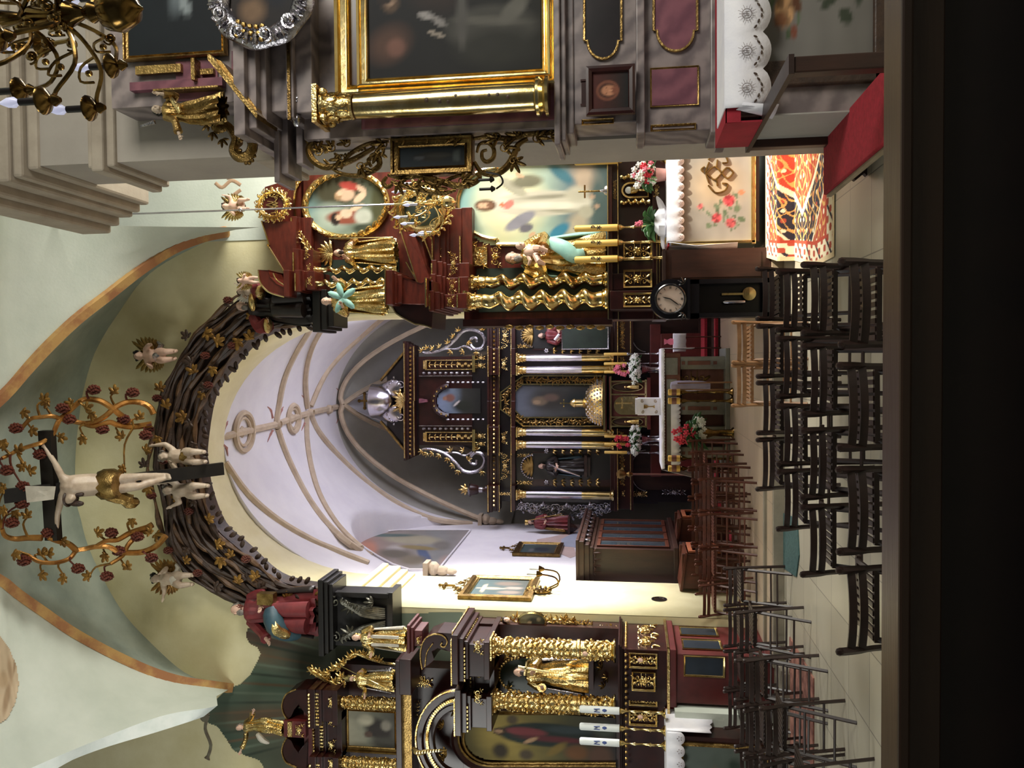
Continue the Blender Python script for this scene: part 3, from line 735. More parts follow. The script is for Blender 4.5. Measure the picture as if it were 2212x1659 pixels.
for j, (y, x) in enumerate(((10.95, -1.56), (11.55, -1.44), (12.2, -1.34), (12.9, -1.24))):
    nm = ('nearest', 'second', 'third', 'farthest')[j]
    for i in range(4): chair(x - .21 - .46 * i, y + rn.uniform(-.03, .03), rn.uniform(-.05, .05), f'reddish folding chair {O2[i]} in the {nm} chancel row', 'chairred', .16)
K['pewdark'] = mat('pewdark', '20140e', .5, c2='160d09', sc=5)
# ---------- the pew in front of the viewer
t = thing('pew', 'dark brown wooden pew front right before the viewer', 'pew', (0, 2.0, 0))
b = B(); b.box(-3.2, 2.2, 1.975, 2.06, 1.05, 1.125); b.obj('front_panel', K['pew'], t, smooth=False, bevel=.004)
b = B(); b.box(-3.2, 2.2, 1.955, 2.09, 1.122, 1.149); b.obj('top_rail', K['pew'], t, smooth=False, bevel=.006)
b = B(); b.add([(-3.2, 1.66, .78), (2.2, 1.66, .78), (2.2, 1.999, .84), (-3.2, 1.999, .84), (-3.2, 1.66, .75), (2.2, 1.66, .75), (2.2, 1.999, .81), (-3.2, 1.999, .81)], [(0, 1, 2, 3), (7, 6, 5, 4), (4, 5, 1, 0), (3, 2, 6, 7), (0, 3, 7, 4), (1, 5, 6, 2)]); b.obj('book_ledge', K['pewdark'], t, smooth=False)
b = B(); b.box(-3.2, 2.2, 2.0, 2.05, .06, 1.052); b.obj('lower_panel', K['pewdark'], t, smooth=False)
for x in (-2.6, -1.2, .2, 1.6):
    b = B(); b.box(x - .03, x + .03, 1.7, 2.0, 0, .76); b.obj('support', K['oakdark'], t, smooth=False)
# ---------- things on the floor
b = B(); p = [ptz(a, c, 0) for a, c in ((1693, 1108), (1693, 1226), (1722, 1246), (1728, 1200), (1724, 1120))]
b.prism([(q.x, q.y) for q in p], .002, .014, 'z'); tag(b.obj('floor_mat', mat('matgreen', '3c5a58', .9, c2='2c4846', sc=30, bump=.2), smooth=False), 'teal green floor mat lying between the two chair blocks', 'mat')
# ================= side altar right of the arch
def part(t, name, mk, fn, **k):
    b = B(); fn(b); return b.obj(name, K[mk], t, **k)
K['greenpanel'] = mat('greenpanel', '26332a', .4, c2='1b251f', sc=4)
def P2(pix, y): return [(p.x, p.z) for p in (pt(a, c, y) for a, c in pix)]
def gl(b, pix, y, r=.012, n=4): b.tube(smoothline([pt(a, c, y) for a, c in pix], n), r, 5)   # gilt bead line
YR = 10.75
ra = thing('side_altar', 'mahogany and gold side altar right of the arch, tall painting of a white robed figure', 'altar', (1.9, 10.6, 0))
part(ra, 'backboard', 'mahog', lambda b: (b.pbox(1000, 1330, 200, 690, YR, 10.98), b.pbox(655, 1005, 265, 628, YR, 10.98)), smooth=False, bevel=.01)
part(ra, 'green_panel', 'greenpanel', lambda b: (b.pbox(1030, 1316, 577, 672, YR - .03, YR), b.pbox(690, 862, 560, 625, YR - .03, YR)), smooth=False)
part(ra, 'side_wing', 'mahog_dark', lambda b: (b.pbox(1000, 1322, 688, 703, 10.3, 10.9),), smooth=False)
part(ra, 'side_carving', 'gold_dark', lambda b: [b.ell(pt(1100 + 22 * i, 706 + 2 * (i % 2), 10.3), (.03, .03, .06), 6, 4) for i in range(10)])
def arch_mask(u, v): return v > .27 or (u - .5) ** 2 / .25 + ((v - .27) / .27) ** 2 < 1.0
x0, x1, z0, z1_ = rect_px(990, 1312, 353, 527, YR - .02)
pc = paint('painting', ra, flatgrid(x0, x1, z0, z1_, YR - .02), [(0, '7fb0b0'), (.3, 'c8c9a0'), (.6, '9fb0a0'), (.75, '6a7c80'), (1, '4c5a58')],
  [(.5, .36, .46, .3, 0, .6, 'e6dfb4'), (.5, .36, .3, .2, 0, .8, 'efe8c4'), (.2, .8, .3, .1, 10, .6, 'b8a890'), (.75, .86, .35, .12, -8, .6, 'b49f88'), (.15, .68, .14, .06, 30, .4, '3c7890'), (.85, .7, .2, .06, -30, .5, '45707c'), (.5, .94, .5, .08, 0, .6, '51605c'),
   (.5, .56, .17, .36, 0, .12, 'c9c2ae'), (.47, .62, .06, .3, 3, .5, 'e2dcc8'), (.58, .6, .04, .26, -4, .6, '96917e'), (.4, .7, .03, .2, 6, .7, '9c9682'), (.6, .8, .12, .1, 0, .5, 'bfb8a2'), (.38, .86, .1, .06, 0, .4, 'b5ae98'),
   (.29, .42, .17, .065, 38, .25, '8d8b94'), (.2, .46, .07, .05, 30, .3, '6d6a72'), (.12, .5, .045, .022, 30, .3, 'c9a382'), (.72, .37, .17, .06, -35, .25, 'a9a48f'), (.78, .47, .1, .13, -10, .4, '77745f'), (.86, .42, .05, .022, -30, .3, 'c9a382'),
   (.5, .29, .1, .09, 0, .3, 'd6cfbc'), (.5, .185, .085, .085, 0, .25, '6b4e3a'), (.5, .175, .045, .05, 0, .3, 'd2ac8c'), (.5, .215, .04, .025, 0, .4, '7d5a44'), (.482, .165, .012, .008, 0, .4, '5a4032'), (.518, .165, .012, .008, 0, .4, '5a4032'),
   (.5, .3, .03, .024, 0, .3, 'd8744c'), (.5, .345, .07, .035, 20, .3, 'c97f72'), (.44, .93, .04, .02, 0, .4, 'b89a80'), (.56, .9, .04, .02, 0, .4, 'b89a80')], 44, 70, arch_mask)
def fr(b):
    pix = [(1314, 528), (1073, 528), (1073, 517)] + [(1073 - 84 * sin(pi * i / 16), 440 + 77 * cos(pi * i / 16)) for i in range(17)] + [(1073, 363), (1073, 352), (1314, 352)]
    q = [pt(a, c, YR - .03) for a, c in pix]; b.tube(q, .03, 6, flat=.8); b.tube([p + V((0, -.025, 0)) for p in q], .014, 6)
part(ra, 'painting_frame', 'gold_smooth', fr)
# twisted columns, capitals, bases
for nm, py, cap, shaft, yc, r, amp, tn in (('inner', 607, (1012, 1052), (1052, 1300), 10.45, .084, .038, 5.5), ('outer', 648, (1004, 1046), (1046, 1300), 10.12, .098, .042, 5.5)):
    b = B(); x = pt(1180, py, yc).x
    twist(b, x, yc, pt(shaft[1], py, yc).z, pt(shaft[0], py, yc).z, r, amp, tn, 14, 1.2); col = b.obj('twisted_column', K['gold_smooth'], ra)
    b = B(); capital(b, x, yc, pt(cap[1], py, yc).z, pt(cap[0], py, yc).z, r * .85); b.obj('capital', K['gold'], col)
    b = B(); colbase(b, x, yc, pt(1313, py, yc).z, pt(shaft[1], py, yc).z, r); b.obj('base', K['gold_smooth'], col)
for py, cap, shaft, yc, r, amp in ((582, (678, 694), (694, 858), 10.5, .042, .024), (611, (664, 684), (684, 852), 10.25, .042, .026)):
    b = B(); x = pt(760, py, yc).x
    twist(b, x, yc, pt(shaft[1], py, yc).z, pt(shaft[0], py, yc).z, r, amp, 5.5, 10, .4); col = b.obj('upper_twisted_column', K['gold_smooth'], ra)
    b = B(); capital(b, x, yc, pt(cap[1], py, yc).z, pt(cap[0], py, yc).z, r * .9); b.obj('capital', K['gold'], col)
part(ra, 'pilaster_capital', 'gold', lambda b: (b.pbox(1020, 1052, 533, 574, YR - .07, YR), ppanel(b, 1055, 1083, 530, 576, YR - .05, 5), ppanel(b, 1018, 1052, 531, 577, YR - .08, 4)))
# entablature in three forward steps
def ent(b):
    for b0, b1, y, dx in ((450, 575, 10.6, 6), (570, 604, 10.38, 0), (600, 640, 10.25, -2), (636, 664, 9.95, -6)):
        for a0, a1, pr in ((992 + dx, 1014 + dx, .04), (962 + dx, 992 + dx, 0), (955 + dx, 964 + dx, .05), (942 + dx, 956 + dx, .09), (932 + dx, 943 + dx, .14)):
            b.pbox(a0, a1, b0 - pr * 60, b1 + pr * 60, y - pr, 10.95)
part(ra, 'entablature', 'mahog', ent, smooth=False, bevel=.006)
def entg(b):
    ppanel(b, 969, 988, 545, 594, 10.36, 7); ppanel(b, 967, 985, 602, 637, 10.22, 8); ppanel(b, 962, 980, 641, 662, 9.93, 9); ppanel(b, 938, 953, 530, 562, 10.5, 10)
    for b0, b1, y, a in ((510, 570, 10.52, 932), (568, 606, 10.24, 931), (598, 642, 10.1, 929), (634, 668, 9.8, 926), (510, 570, 10.55, 992), (600, 640, 10.2, 990), (636, 664, 9.9, 986)): b.pbox(a, a + 3, b0, b1, y - .01, y + .03)
part(ra, 'entablature_gilding', 'gold', entg, smooth=False)
def rake(b):
    for k, (d, y) in enumerate(((0, 10.25), (14, 10.3), (26, 10.4))):
        b.pprism([(866 + d * .9, 500), (900 + d, 604), (925, 642), (934, 636), (928, 600), (876 + d * 1.2, 500)], y, 10.9)
part(ra, 'raking_pediment', 'mahog', rake, smooth=False)
part(ra, 'raking_pediment_gilding', 'gold_smooth', lambda b: (gl(b, [(866, 500), (899, 604)], 10.24, .012, 1), gl(b, [(912, 505), (938, 575), (950, 606)], 10.3, .012, 1), gl(b, [(877, 566), (908, 620)], 10.24, .012, 1)))
def consl(b):
    b.pbox(833, 848, 583, 658, 9.62, 10.4); b.pbox(846, 856, 589, 656, 9.7, 10.4); b.pbox(854, 868, 593, 655, 9.76, 10.4)
    b.pprism([(866, 598), (866, 655), (905, 658), (930, 655), (930, 604), (910, 612)], 9.82, 10.4)
    b.pbox(916, 924, 600, 661, 9.74, 10.4); b.pbox(922, 936, 606, 659, 9.82, 10.4)
part(ra, 'console_block', 'mahog', consl, smooth=False, bevel=.008)
part(ra, 'console_scroll', 'mahog_dark', lambda b: b.pprism([(834, 656)] + [(846 + 8 * sin(t * 3.1) + 86 * t, 662 + 56 * (t ** .55 if t < .5 else .68 + .42 * (t - .5) ** 1.5)) for t in [i / 14 for i in range(15)]] + [(936, 656)], 9.95, 10.7), smooth=False)
part(ra, 'console_gilding', 'gold_smooth', lambda b: (gl(b, [(835, 660)] + [(846 + 8 * sin(t * 3.1) + 86 * t, 662 + 56 * (t ** .55 if t < .5 else .68 + .42 * (t - .5) ** 1.5)) for t in [i / 14 for i in range(15)]], 9.93, .012, 2), gl(b, [(832, 582), (832, 659)], 9.61, .012, 1), gl(b, [(919, 600), (920, 664)], 9.73, .012, 1)))
# upper tier
xo, zo = pt(749, 444, YR).x, pt(749, 444, YR).z; px_ = YR / F
part(ra, 'oval_frame', 'gold', lambda b: (oframe(b, xo, zo, 78 * px_, 102 * px_, YR, [(0, 0), (0, .06), (.03, .09), (.06, .06), (.085, .03), (.09, 0)], 48), [leaf(b, xo + 72 * px_ * cos(t) - .05 * sin(t), zo + 96 * px_ * sin(t) + .05 * cos(t), YR - .08, .11, .06, t + 2.0) for t in [2 * pi * i / 30 for i in range(30)]]))
paint('oval_painting', ra, flatgrid(xo - 66 * px_, xo + 66 * px_, zo - 90 * px_, zo + 90 * px_, YR - .03), [(0, '6b8a8a'), (.4, '7d8c80'), (1, '57583c')],
  [(.75, .4, .4, .5, 0, .5, '43402e'), (.3, .3, .3, .3, 0, .7, 'a8b4a4'), (.3, .5, .14, .3, 0, .3, '8a4c3a'), (.27, .36, .13, .07, 0, .3, '2e2420'), (.3, .4, .06, .045, 0, .3, 'd6b090'), (.36, .5, .09, .09, 20, .3, 'd9bfa4'), (.3, .72, .16, .14, 0, .4, 'b9bcae'), (.44, .62, .14, .04, 60, .3, 'd6b698'),
   (.68, .5, .13, .13, 0, .3, 'c8a78c'), (.66, .4, .09, .06, 0, .4, '9a7c5c'), (.7, .42, .05, .045, 0, .3, 'd8b596'), (.82, .55, .08, .16, 20, .3, 'a8443a'), (.62, .68, .13, .06, 40, .3, 'd8b698'), (.76, .7, .1, .05, -40, .3, 'd0ae92'), (.1, .75, .1, .2, 0, .4, '3c4438'), (.5, .9, .4, .1, 0, .5, '4a4a30')], 34, 44, OVAL)
def upent(b):
    for b0, b1, y, dx in ((470, 545, 10.65, 0), (540, 590, 10.45, 4), (586, 625, 10.2, 8)):
        for a0, a1, pr in ((655 + dx, 672 + dx, .02), (648 + dx, 656 + dx, 0), (640 + dx, 649 + dx, .05), (628 + dx, 641 + dx, .1)): b.pbox(a0, a1, b0 - pr * 30, b1 + pr * 50, y - pr, 10.95)
part(ra, 'upper_entablature', 'mahog', upent, smooth=False, bevel=.005)
part(ra, 'upper_entablature_gilding', 'gold', lambda b: (ppanel(b, 656, 668, 524, 560, 10.42, 12), ppanel(b, 660, 672, 570, 592, 10.36, 13), ppanel(b, 662, 674, 598, 616, 10.14, 14), [b.pbox(a, a + 2.5, c, d, y, y + .05) for a, c, d, y in ((628, 470, 545, 10.52), (632, 545, 590, 10.32), (636, 590, 628, 10.07))]), smooth=False)
part(ra, 'top_pediment', 'mahog', lambda b: [b.pprism([(565 + 11 * k, 478), (581 + 9 * k, 530), (578 + 9 * k, 530), (612 + 4 * k, 586), (640, 590), (640, 478)], 10.5 + .1 * k, 10.9) for k in range(3)] and b.pprism([(572, 404), (572, 478), (650, 500), (650, 380)], 10.75, 10.9), smooth=False)
part(ra, 'top_pediment_gilding', 'gold_smooth', lambda b: (gl(b, [(565, 477), (582, 530)], 10.49, .012, 1), gl(b, [(577, 528), (613, 586)], 10.49, .012, 1), gl(b, [(600, 487), (640, 545)], 10.55, .01, 1), gl(b, [(672, 520), (650, 505), (640, 480), (636, 444), (640, 405), (655, 380)], YR - .03, .02, 4)))
part(ra, 'end_scroll', 'mahog', lambda b: (b.pprism([(558, 584), (562, 610), (580, 630), (615, 641), (615, 624), (596, 612), (583, 598), (580, 584)], 10.1, 10.6), b.pbox(612, 625, 583, 641, 10.05, 10.7)), smooth=False, bevel=.008)
part(ra, 'end_scroll_gilding', 'gold_smooth', lambda b: (gl(b, [(558, 584), (562, 610), (580, 631), (614, 642)], 10.09, .012), gl(b, [(590, 590), (597, 604), (614, 616)], 10.09, .008)))
xc, zc = pt(592, 444, 10.5).x, pt(592, 444, 10.5).z
cart = part(ra, 'cartouche_wreath', 'gold', lambda b: (oframe(b, xc, zc, .19, .21, 10.5, [(0, 0), (.0, .05), (.02, .08), (.05, .03), (.055, 0)], 30), [acan(b, xc + .17 * cos(t), zc + .19 * sin(t), 10.47, .11, t + 1.25, 3) for t in [2 * pi * i / 20 for i in range(20)]], [spiral(b, xc + .205 * cos(t), zc + .225 * sin(t), 10.46, .042, t, 1.2) for t in [2 * pi * i / 14 for i in range(14)]]))
part(ra, 'cartouche_field', 'maroon', lambda b: b.ell((xc, 10.5, zc), (.17, .035, .19), 20, 8))
part(ra, 'monogram', 'gold_smooth', lambda b: (b.tube(smoothline([(xc - .11, 10.45, zc + .02), (xc - .09, 10.45, zc - .07), (xc - .03, 10.45, zc - .02), (xc, 10.45, zc + .09), (xc + .03, 10.45, zc - .02), (xc + .09, 10.45, zc - .07), (xc + .11, 10.45, zc + .02)], 4), .009, 5), b.tube(smoothline([(xc - .05, 10.45, zc + .07), (xc - .02, 10.45, zc - .08), (xc, 10.45, zc), (xc + .02, 10.45, zc - .08), (xc + .05, 10.45, zc + .07)], 4), .009, 5), spiral(b, xc - .1, zc - .06, 10.45, .03, 0, 1), spiral(b, xc + .1, zc - .06, 10.45, .03, pi, 1, -1)))
def topgold(b):
    for s in (-1, 1):
        for k in range(6):
            x, z = pt(632 + 7 * k, 444 + s * (42 + 11 * k), 10.55).x, pt(632 + 7 * k, 444 + s * (42 + 11 * k), 10.55).z
            spiral(b, x, z, 10.6, .05, k, 1.2, s); acan(b, x, z, 10.6, .1, pi / 2 - s * .6, 3)
part(ra, 'scroll_garland', 'gold', topgold)
def shell(b, px, py, y, s):
    c = pt(px, py, y)
    for i in range(9):
        a = pi / 2 + (i - 4) * .36; leaf(b, c.x - s * .15 * cos(a), c.z - s * .35 , y, s * 1.1, s * .3, a, s * .12)
part(ra, 'shell', 'gold', lambda b: shell(b, 706, 547, YR - .05, .2))
# gilt cartouche between the tiers (behind the hanging lamp)
part(ra, 'middle_cartouche', 'gold', lambda b: (oframe(b, pt(912, 455, 10.4).x, pt(912, 455, 10.4).z, .3, .33, 10.4, [(0, 0), (0, .07), (.05, .1), (.09, .04), (.1, 0)], 36), [acan(b, pt(912, 455, 10.4).x + .3 * cos(t), pt(912, 455, 10.4).z + .34 * sin(t), 10.37, .14, t + 1.2, 3) for t in [2 * pi * i / 24 for i in range(24)]], [spiral(b, pt(912, 455, 10.4).x + .34 * cos(t), pt(912, 455, 10.4).z + .38 * sin(t), 10.37, .06, t, 1.2) for t in [2 * pi * i / 12 for i in range(12)]]))
part(ra, 'middle_field', 'greenpanel', lambda b: b.ell((pt(912, 455, 10.4).x, 10.42, pt(912, 455, 10.4).z), (.24, .05, .27), 18, 8))
part(ra, 'corner_scrollwork', 'gold', lambda b: [(spiral(b, pt(a, c, 10.6).x, pt(a, c, 10.6).z, 10.66, r, k, 1.3), acan(b, pt(a, c, 10.6).x, pt(a, c, 10.6).z, 10.64, r * 1.5, k * 1.3, 3)) for k, (a, c, r) in enumerate(((985, 500, .08), (990, 512, .07), (1000, 508, .06), (1010, 520, .07), (1020, 527, .05), (975, 490, .08), (980, 520, .05)))])
# predella
def pred(b):
    b.pbox(1312, 1322, 200, 690, 10.25, 10.95); b.pbox(1320, 1336, 200, 690, 10.4, 10.95); b.pbox(1334, 1412, 200, 690, 10.5, 10.95); b.pbox(1410, 1442, 240, 690, 10.3, 10.95)
    b.pbox(1312, 1412, 590, 626, 10.28, 10.6); b.pbox(1318, 1440, 627, 668, 9.98, 10.6)
part(ra, 'predella', 'mahog_dark', pred, smooth=False, bevel=.006)
for k, (b0, b1, y) in enumerate(((522, 563, 10.5), (582, 622, 10.28), (632, 664, 9.98))):
    o = part(ra, 'predella_panel', 'gold', lambda b: ppanel(b, 1352, 1402, b0 + 4, b1 - 4, y - .02, 20 + k))
    xx = rect_px(1346, 1409, b0, b1, y); part(o if False else ra, 'panel_frame', 'gold_smooth', lambda b: rframe(b, *xx, y, mprof(.03, .03)))
part(ra, 'gilt_line', 'gold_smooth', lambda b: [b.pbox(a, a + 2, c, d, y - .012, y + .02) for a, c, d, y in ((1312, 330, 690, 10.25), (1334, 330, 690, 10.4), (1418, 480, 690, 10.3), (1424, 480, 690, 10.3))], smooth=False)
def tab(b):
    for py in (382, 437):
        x = pt(1370, py, 10.4).x; twist(b, x, 10.4, pt(1404, py, 10.4).z, pt(1340, py, 10.4).z, .03, .016, 4, 8)
    ppanel(b, 1324, 1332, 390, 430, 10.36, 31, 1.2); ppanel(b, 1412, 1424, 398, 424, 10.25, 32)
    x, z = pt(1372, 410, 10.4).x, pt(1372, 410, 10.4).z
    b.tube([V((x + .09 * cos(t), 10.42, z + .06 + .1 * sin(t))) for t in [pi * i / 12 for i in range(13)]] + [V((x - .09, 10.42, z - .16)), V((x + .09, 10.42, z - .16)), V((x + .09, 10.42, z + .06))], .018, 5)
    b.lathe([(.05, z - .15), (.015, z - .12), (.012, z - .05), (.04, z - .02), (.05, z + .05), (.045, z + .055)], (x, 10.43, 0), 10)
part(ra, 'tabernacle_gilding', 'gold', tab)
part(ra, 'host', 'wax_white', lambda b: b.ell((pt(1362, 410, 10.4).x, 10.42, pt(1358, 410, 10.4).z), (.045, .01, .045), 12, 6))
# altar table
def rose(u, v, r, c, seed):
    g = random.Random(seed); h = [int(c[i:i + 2], 16) for i in (0, 2, 4)]; L = [(u, v, r, r * 1.4, 0, .25, c)]
    for i in range(9):
        k = g.choice((.7, .82, 1.12, 1.22)); a = 6.28 * i / 9; q = ''.join('%02x' % min(255, int(x * k)) for x in h); L.append((u + r * .55 * cos(a), v + r * .75 * sin(a), r * .45, r * .5, g.uniform(0, 180), .35, q))
    for i in range(6): a = g.uniform(0, 6.28); L.insert(0, (u + r * 1.3 * cos(a), v + r * 1.8 * sin(a), r * .5, r * .3, g.uniform(0, 180), .3, g.choice(('5c6a52', '66735a', '525f48'))))
    return L
def mensa(b): b.pbox(1443, 1640, 245, 524, 10.0, 10.6)
part(ra, 'altar_table', 'mahog_dark', mensa, smooth=False)
x0, x1, z0, z1_ = rect_px(1452, 1628, 290, 522, 9.99)
paint('frontal_panel', ra, flatgrid(x0, x1, z0, z1_, 9.985), [(0, '8d8880'), (1, '9a948c')], [(.52, .55, .3, .45, 0, .8, 'b5a084'), *rose(.22, .55, .05, 'b0484c', 1), *rose(.33, .35, .028, 'b86060', 2), *rose(.38, .7, .058, 'b8444a', 3), *rose(.17, .72, .05, 'a04a4c', 4), (.45, .85, .025, .05, 0, .3, 'b87c5c'), (.27, .65, .03, .04, 30, .3, '5c6a52'), (.3, .8, .04, .05, -20, .3, '66735a'), (.2, .85, .03, .06, 10, .3, '5c6a52'), (.33, .55, .025, .05, 10, .3, '66735a'), (.15, .45, .03, .04, 10, .3, '66735a'), (.42, .78, .02, .05, 40, .3, '66735a'), (.26, .45, .02, .05, 40, .4, '66735a'), (.96, .85, .02, .06, 40, .4, '66735a')], 60, 44)
part(ra, 'frontal_monogram', 'gold_dark', lambda b: [b.tube(smoothline([pt(a, c, 9.975) for a, c in q], 4), .011, 5) for q in ([(1530, 345), (1545, 330), (1565, 335), (1572, 350), (1560, 352)], [(1530, 400), (1545, 416), (1565, 412), (1572, 398), (1560, 396)], [(1525, 375), (1545, 360), (1570, 385), (1585, 372)], [(1525, 372), (1545, 388), (1570, 362), (1585, 374)], [(1532, 350), (1525, 372), (1532, 396)], [(1520, 372), (1515, 366), (1522, 360)], [(1550, 345), (1548, 360)], [(1550, 402), (1548, 388)])])
part(ra, 'frontal_frame', 'gold_smooth', lambda b: (b.pbox(1623, 1633, 280, 527, 9.95, 10.0), b.pbox(1450, 1633, 520, 527, 9.95, 10.0)), smooth=False, bevel=.008)
# altar step and carpet
b = B(); b.box(1.38, 3.4, 9.2, 10.95, 0, .17); tag(b.obj('altar_step', K['oakdark'], smooth=False, bevel=.01), 'wooden step under the side altar right of the arch', 'step')
def scallop(b, pa, pb, drop, n, th=.006, y=-1):
    "hanging cloth edge with scallops from pa to pb"
    pa, pb = V(pa), V(pb); rows = [[], [], []]
    for i in range(n * 6 + 1):
        t = i / (n * 6); p = pa.lerp(pb, t); s = abs(sin(pi * n * t)) ** .6
        w = .006 * sin(t * 60)
        for k, q in enumerate((0, .55, .78 + .22 * s)): rows[k].append(p + V((0, -w * (k > 0) - .004 * k, -drop * q)))
    b.sheet(rows)
def laceholes(b, pa, pb, dz, n, r, y=.004):
    pa, pb = V(pa), V(pb)
    for i in range(n):
        p = pa.lerp(pb, (i + .5) / n) + V((0, -y, -dz))
        for k in range(5):
            t = 2 * pi * k / 5 + .3; b.ell(p + V((r * 1.6 * cos(t), 0, r * 1.6 * sin(t))), (r * .7, .002, r * .35), 5, 3, RY(t))
cl = thing('altar_cloth', 'white lace trimmed cloth over red on the altar right of the arch', 'altar cloth', (1.9, 10.3, 1.25))
x0, x1, z0, z1_ = rect_px(1446, 1480, 250, 526, 9.97)
part(cl, 'red_cloth', 'redcloth', lambda b: b.box(x0 - .03, x1, 9.97, 10.58, z1_ + .002, z1_ + .022), smooth=False)
part(cl, 'linen', 'cloth', lambda b: (b.box(x0 + .03, x1, 9.955, 10.4, z1_ + .024, z1_ + .03), scallop(b, (x0 + .02, 9.955, z1_ + .028), (x1, 9.955, z1_ + .028), .2, 15), b.sheet([[V((x0 + .02, 9.955, z1_ + .03)), V((x0 - .02, 10.3, z1_ + .03))], [V((x0 - .04, 9.9, z1_ - .3)), V((x0 - .1, 10.2, z1_ - .42))], [V((x0 - .02, 9.88, z1_ - .78)), V((x0 - .12, 10.0, z1_ - .78))]])), solid=.006)
part(cl, 'lace_pattern', 'marble_grey', lambda b: laceholes(b, (x0 + .02, 9.944, z1_), (x1, 9.944, z1_), .13, 15, .011))
# statues of this altar
statue('saint_statue', 'gilded bearded saint with mint cloak holding a child, left of the robed figure painting', 'statue', pt(1309, 552, 10.58), 1.3, 'gold', hair='hair_grey', beard=True, cloak='mint', armL=((-.2, -.05, .62), (-.05, -.2, .64)), armR=((.2, -.06, .6), (.05, -.2, .6)), turn=-.35, w=1.12,
  extras=[('child', 'skin', lambda b, H: (b.ell((.03 * H, -.2 * H, .72 * H), (.055 * H, .05 * H, .075 * H)), headm(b, (.09 * H, -.2 * H, .82 * H), .1 * H, .3), b.tube([(.0, -.2 * H, .75 * H), (-.06 * H, -.24 * H, .72 * H), (-.1 * H, -.22 * H, .74 * H)], [.022 * H, .018 * H, .013 * H], 6), b.tube([(.0, -.22 * H, .67 * H), (-.07 * H, -.27 * H, .64 * H), (-.1 * H, -.24 * H, .58 * H)], [.035 * H, .028 * H, .016 * H], 7), b.tube([(.06 * H, -.22 * H, .67 * H), (.05 * H, -.29 * H, .62 * H), (.03 * H, -.27 * H, .55 * H)], [.035 * H, .028 * H, .016 * H], 7))),
          ('sash', 'mint', lambda b, H: b.tube(smoothline([(.14 * H, -.12 * H, .55 * H), (.06 * H, -.18 * H, .4 * H), (-.02 * H, -.19 * H, .3 * H), (-.0 * H, -.17 * H, .2 * H)], 3), [.05 * H, .06 * H, .07 * H, .075 * H, .075 * H, .075 * H, .07 * H, .07 * H, .06 * H, .05 * H], 8, flat=.4))])
statue('saint_statue', 'golden saint with staff under the gilt shell, left of the oval painting', 'statue', pt(856, 543, 10.55), .86, 'gold', hair='hair', beard=True, cloak='gold', armL=((-.18, -.05, .66), (-.1, -.16, .74)), armR=((.19, -.05, .62), (.13, -.15, .66)), extras=[('staff', 'gold_smooth', lambda b, H: b.tube([(.19 * H, -.17 * H, .0), (.21 * H, -.15 * H, 1.02 * H)], .008 * H, 6))])
statue('saint_statue', 'gilded saint with a mint bow standing on the scroll under the oval painting', 'statue', pt(843, 648, 9.95) + V((.0, 0, .04)), .86, 'gold', cloak='gold', hair='hair_grey', armL=((-.2, -.05, .6), (-.08, -.18, .62)), armR=((.22, -.05, .62), (.3, -.1, .72)), extras=[('bow', 'mint', lambda b, H: [leaf(b, .03 * H, .62 * H, -.16 * H, .24 * H, .1 * H, a, .03 * H) for a in (.3, 1.2, 2.7, 4.0, 5.3)])])
putto('small_angel', 'small pale angel sitting on top of the cartouche of the altar right of the arch', pt(551, 444, 10.5), .48, dict(knL=(-.12, -.22, .36), knR=(.12, -.22, .34), ftL=(-.12, -.2, .1), ftR=(.13, -.22, .08), haR=(.3, -.05, .85), elR=(.27, -.02, .72)), wings='gold', cloth='gold_dark')
putto('small_angel', 'small pale angel perched on the upper scroll end left of the raking top pediment', pt(562, 605, 10.3), .33, dict(haL=(-.35, 0, .95), elL=(-.25, 0, .8)), wings='gold')
# candlesticks with yellow candles
def candlestick(name, label, p, hs, hc, rc, stick, wax, group, flame=False):
    t = thing(name, label, 'candlestick', p, group); p = V(p)
    hk = min(hs, .62); prof = [(.09, 0), (.095, .02), (.06, .05), (.028, .1), (.022, .3), (.04, .33), (.022, .37), (.017, .62), (.034, .66), (.02, .71), (.016, .86), (.05, .93), (.055, .97), (.03, 1)]
    b = B(); b.lathe([(r * hk / .6 * .75, z * hs) for r, z in prof], p, 12); b.obj('stem', K[stick], t)
    b = B(); b.lathe([(rc, hs), (rc * 1.02, hs + .02), (rc, hs + hc * .97), (rc * .7, hs + hc)], p, 12); b.obj('candle', K[wax], t)
    b = B(); b.tube([p + V((0, 0, hs + hc)), p + V((.003, 0, hs + hc + .02))], .003, 4); b.obj('wick', K['black'], t)
    return t
for i, py in enumerate((342, 488, 521, 556)):
    p = pt(1441, py, 10.2) + V((0, 0, .012)); hs = pt(1334, py, 10.2).z - p.z; hc = pt(1241, py, 10.2).z - pt(1334, py, 10.2).z
    t = candlestick('candlestick', 'gilt candlestick with tall yellow candle on the altar right of the arch, ' + ('rightmost', 'third from left', 'second from left', 'leftmost')[i], p, hs, hc, .042, 'gold', 'wax_yellow', 'yellow candles on the right side altar')
    b = B(); c = p + V((0, -.043, hs + hc * .5)); Q = lambda x, z: c + V((x, 0, z))
    b.tube([Q(0, -.07), Q(0, .06)], .004, 4); b.tube(smoothline([Q(0, .06), Q(.025, .045), Q(.02, .02), Q(0, .015)], 3), .004, 4); b.tube([Q(-.025, -.05), Q(.025, -.015)], .004, 4); b.tube([Q(.025, -.05), Q(-.025, -.015)], .004, 4)
    b.obj('monogram', K['black'], t)
